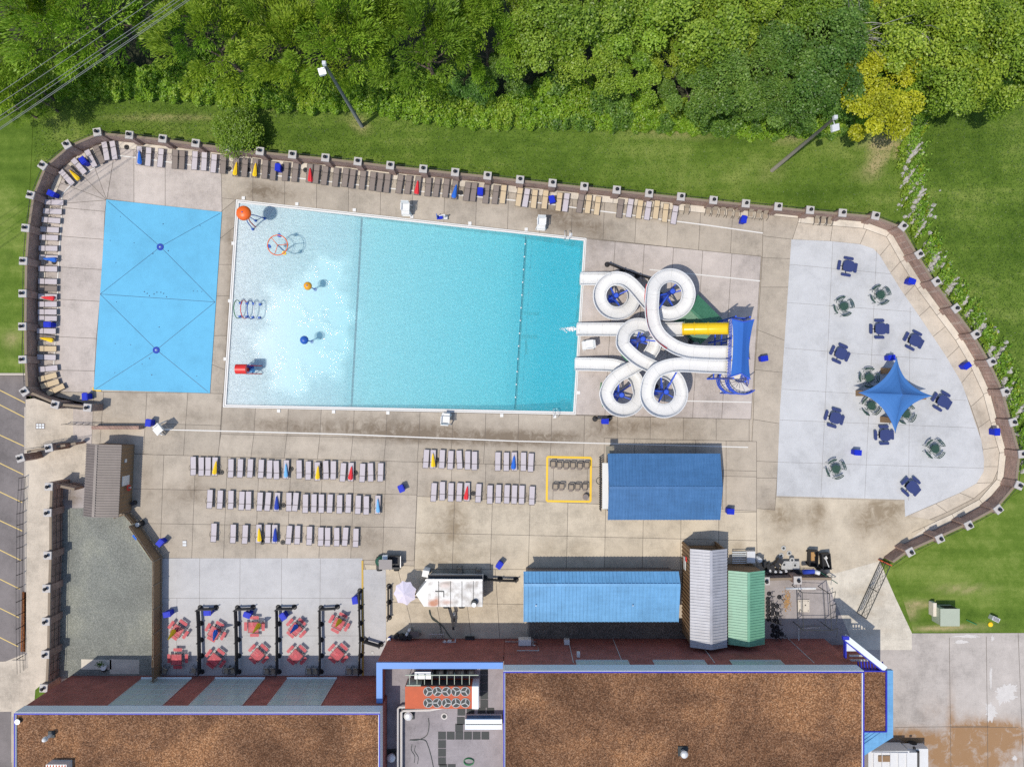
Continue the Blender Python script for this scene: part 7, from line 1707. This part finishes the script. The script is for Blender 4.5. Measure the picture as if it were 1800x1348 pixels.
# weeds and rip-rap outside the east fence
path_ = [(1616,196),(1606,240),(1603,285),(1608,330),(1616,380),(1634,430),(1655,478),(1690,522),(1716,560),(1745,605),(1768,655),(1782,715),(1800,775),(1803,830)]
def along(u):
    s_ = u*(len(path_)-1); i = min(int(s_), len(path_)-2); f = s_-i; a, b = path_[i], path_[i+1]; return (a[0]+(b[0]-a[0])*f, a[1]+(b[1]-a[1])*f)
b = MB(); rr = random.Random(14)
for k in range(2600):
    u = rr.random(); x, y = along(u); w_ = 9+3*math.sin(u*30); x += rr.gauss(-2, w_); y += rr.gauss(0, 3)
    if math.sin(u*61+1.3)+math.sin(x*.23+y*.11)*.8+math.sin(y*.37-x*.1)*.5 < -.35: continue
    if rr.random() < max(0, u-.25)*.6: continue
    q = P(x, y); r_ = rr.uniform(.08, .28); vs = []
    for i in range(6): a = i*math.pi/3+rr.uniform(-.3,.3); vs.append((q.x+r_*rr.uniform(.7,1.1)*math.cos(a), q.y+r_*rr.uniform(.7,1.1)*math.sin(a), -.05))
    for i in range(4): a = i*math.pi/2+rr.uniform(-.4,.4); vs.append((q.x+r_*.55*math.cos(a), q.y+r_*.55*math.sin(a), r_*rr.uniform(.5,.9)))
    b.add(vs, [(0,1,6),(1,2,7),(2,3,7),(3,4,8),(4,5,9),(5,0,9),(1,7,6),(3,8,7),(4,9,8),(0,6,9),(6,7,8,9)])
tag(b.build('riprap_rocks', 'rock'), 'pale broken rocks in the drainage strip outside the east fence', 'rocks', kind='stuff')
def strip_weeds(n, seed, m, spread, off, lb, clump=.0, sz=(.14,.34), hm=.5):
    g = np.random.default_rng(seed); u = g.random(n); xy = np.array([along(a) for a in u]); px = xy[:,0]+off+g.normal(size=n)*spread; py = xy[:,1]+g.normal(size=n)*4
    k_ = (np.sin(u*47+px*.12)+np.sin(py*.21+px*.3)) > clump
    px, py = px[k_], py[k_]; n = len(px); h = g.random(n)*hm+.05; k = S*(H-h)/H; C = np.stack([(px-900)*k, (674-py)*k, h], 1)
    A = g.normal(size=(n,3)); Nn = g.normal(size=(n,3))*.5+np.array([0,0,1.]); return tag(leaf_object('weeds', C, A, g.uniform(*sz, n), g.uniform(.07,.2,n), Nn, m, None, g.random(n)), lb, 'weeds', kind='stuff')
strip_weeds(13000, 5, 'leafG', 9, 5, 'green weeds growing through the rocks outside the east fence', -.35, hm=.55)
strip_weeds(10000, 6, 'leafA', 5, -16, 'olive weeds between the east fence and the rock strip', .1)
strip_weeds(4000, 16, 'leafD', 3, 14, 'yellow-green weeds on the outer side of the rock strip', .6)
# grass tufts give the lawns a nap
def tufts(name, n, box, seed, test, lb):
    g = np.random.default_rng(seed); px = g.uniform(box[0], box[2], n); py = g.uniform(box[1], box[3], n); k_ = test(px, py); px, py = px[k_], py[k_]; n = len(px)
    h = np.full(n, .02); C = np.stack([(px-900)*S, (674-py)*S, h], 1); A = g.normal(size=(n,3)); A[:,2] = np.abs(A[:,2])*.6
    Nn = g.normal(size=(n,3))*.6+np.array([0,0,1.]); return tag(leaf_object(name, C, A, g.uniform(.08,.2,n), g.uniform(.03,.07,n), Nn, 'tuft', None, g.random(n)), lb, 'grass', kind='stuff')
M['tuft'] = leaf_mat('grass_blades', (.035,.08,.008), (.075,.15,.015), (.16,.24,.04))
top_edge = lambda x: np.interp(x, [p[0] for p in RING[9:37]], [p[1] for p in RING[9:37]])
tufts('grass_tufts', 60000, (60,170,1600,380), 8, lambda x, y: (y < top_edge(x)-6) & (y > edge_y(x)-8), 'short mown grass of the lawn north of the fence')
tufts('grass_tufts', 30000, (1560,170,1800,700), 9, lambda x, y: (x > np.interp(y, [q_[1] for q_ in path_], [q_[0] for q_ in path_])+10) & (y > edge_y(x)-8), 'short mown grass of the east lawn')
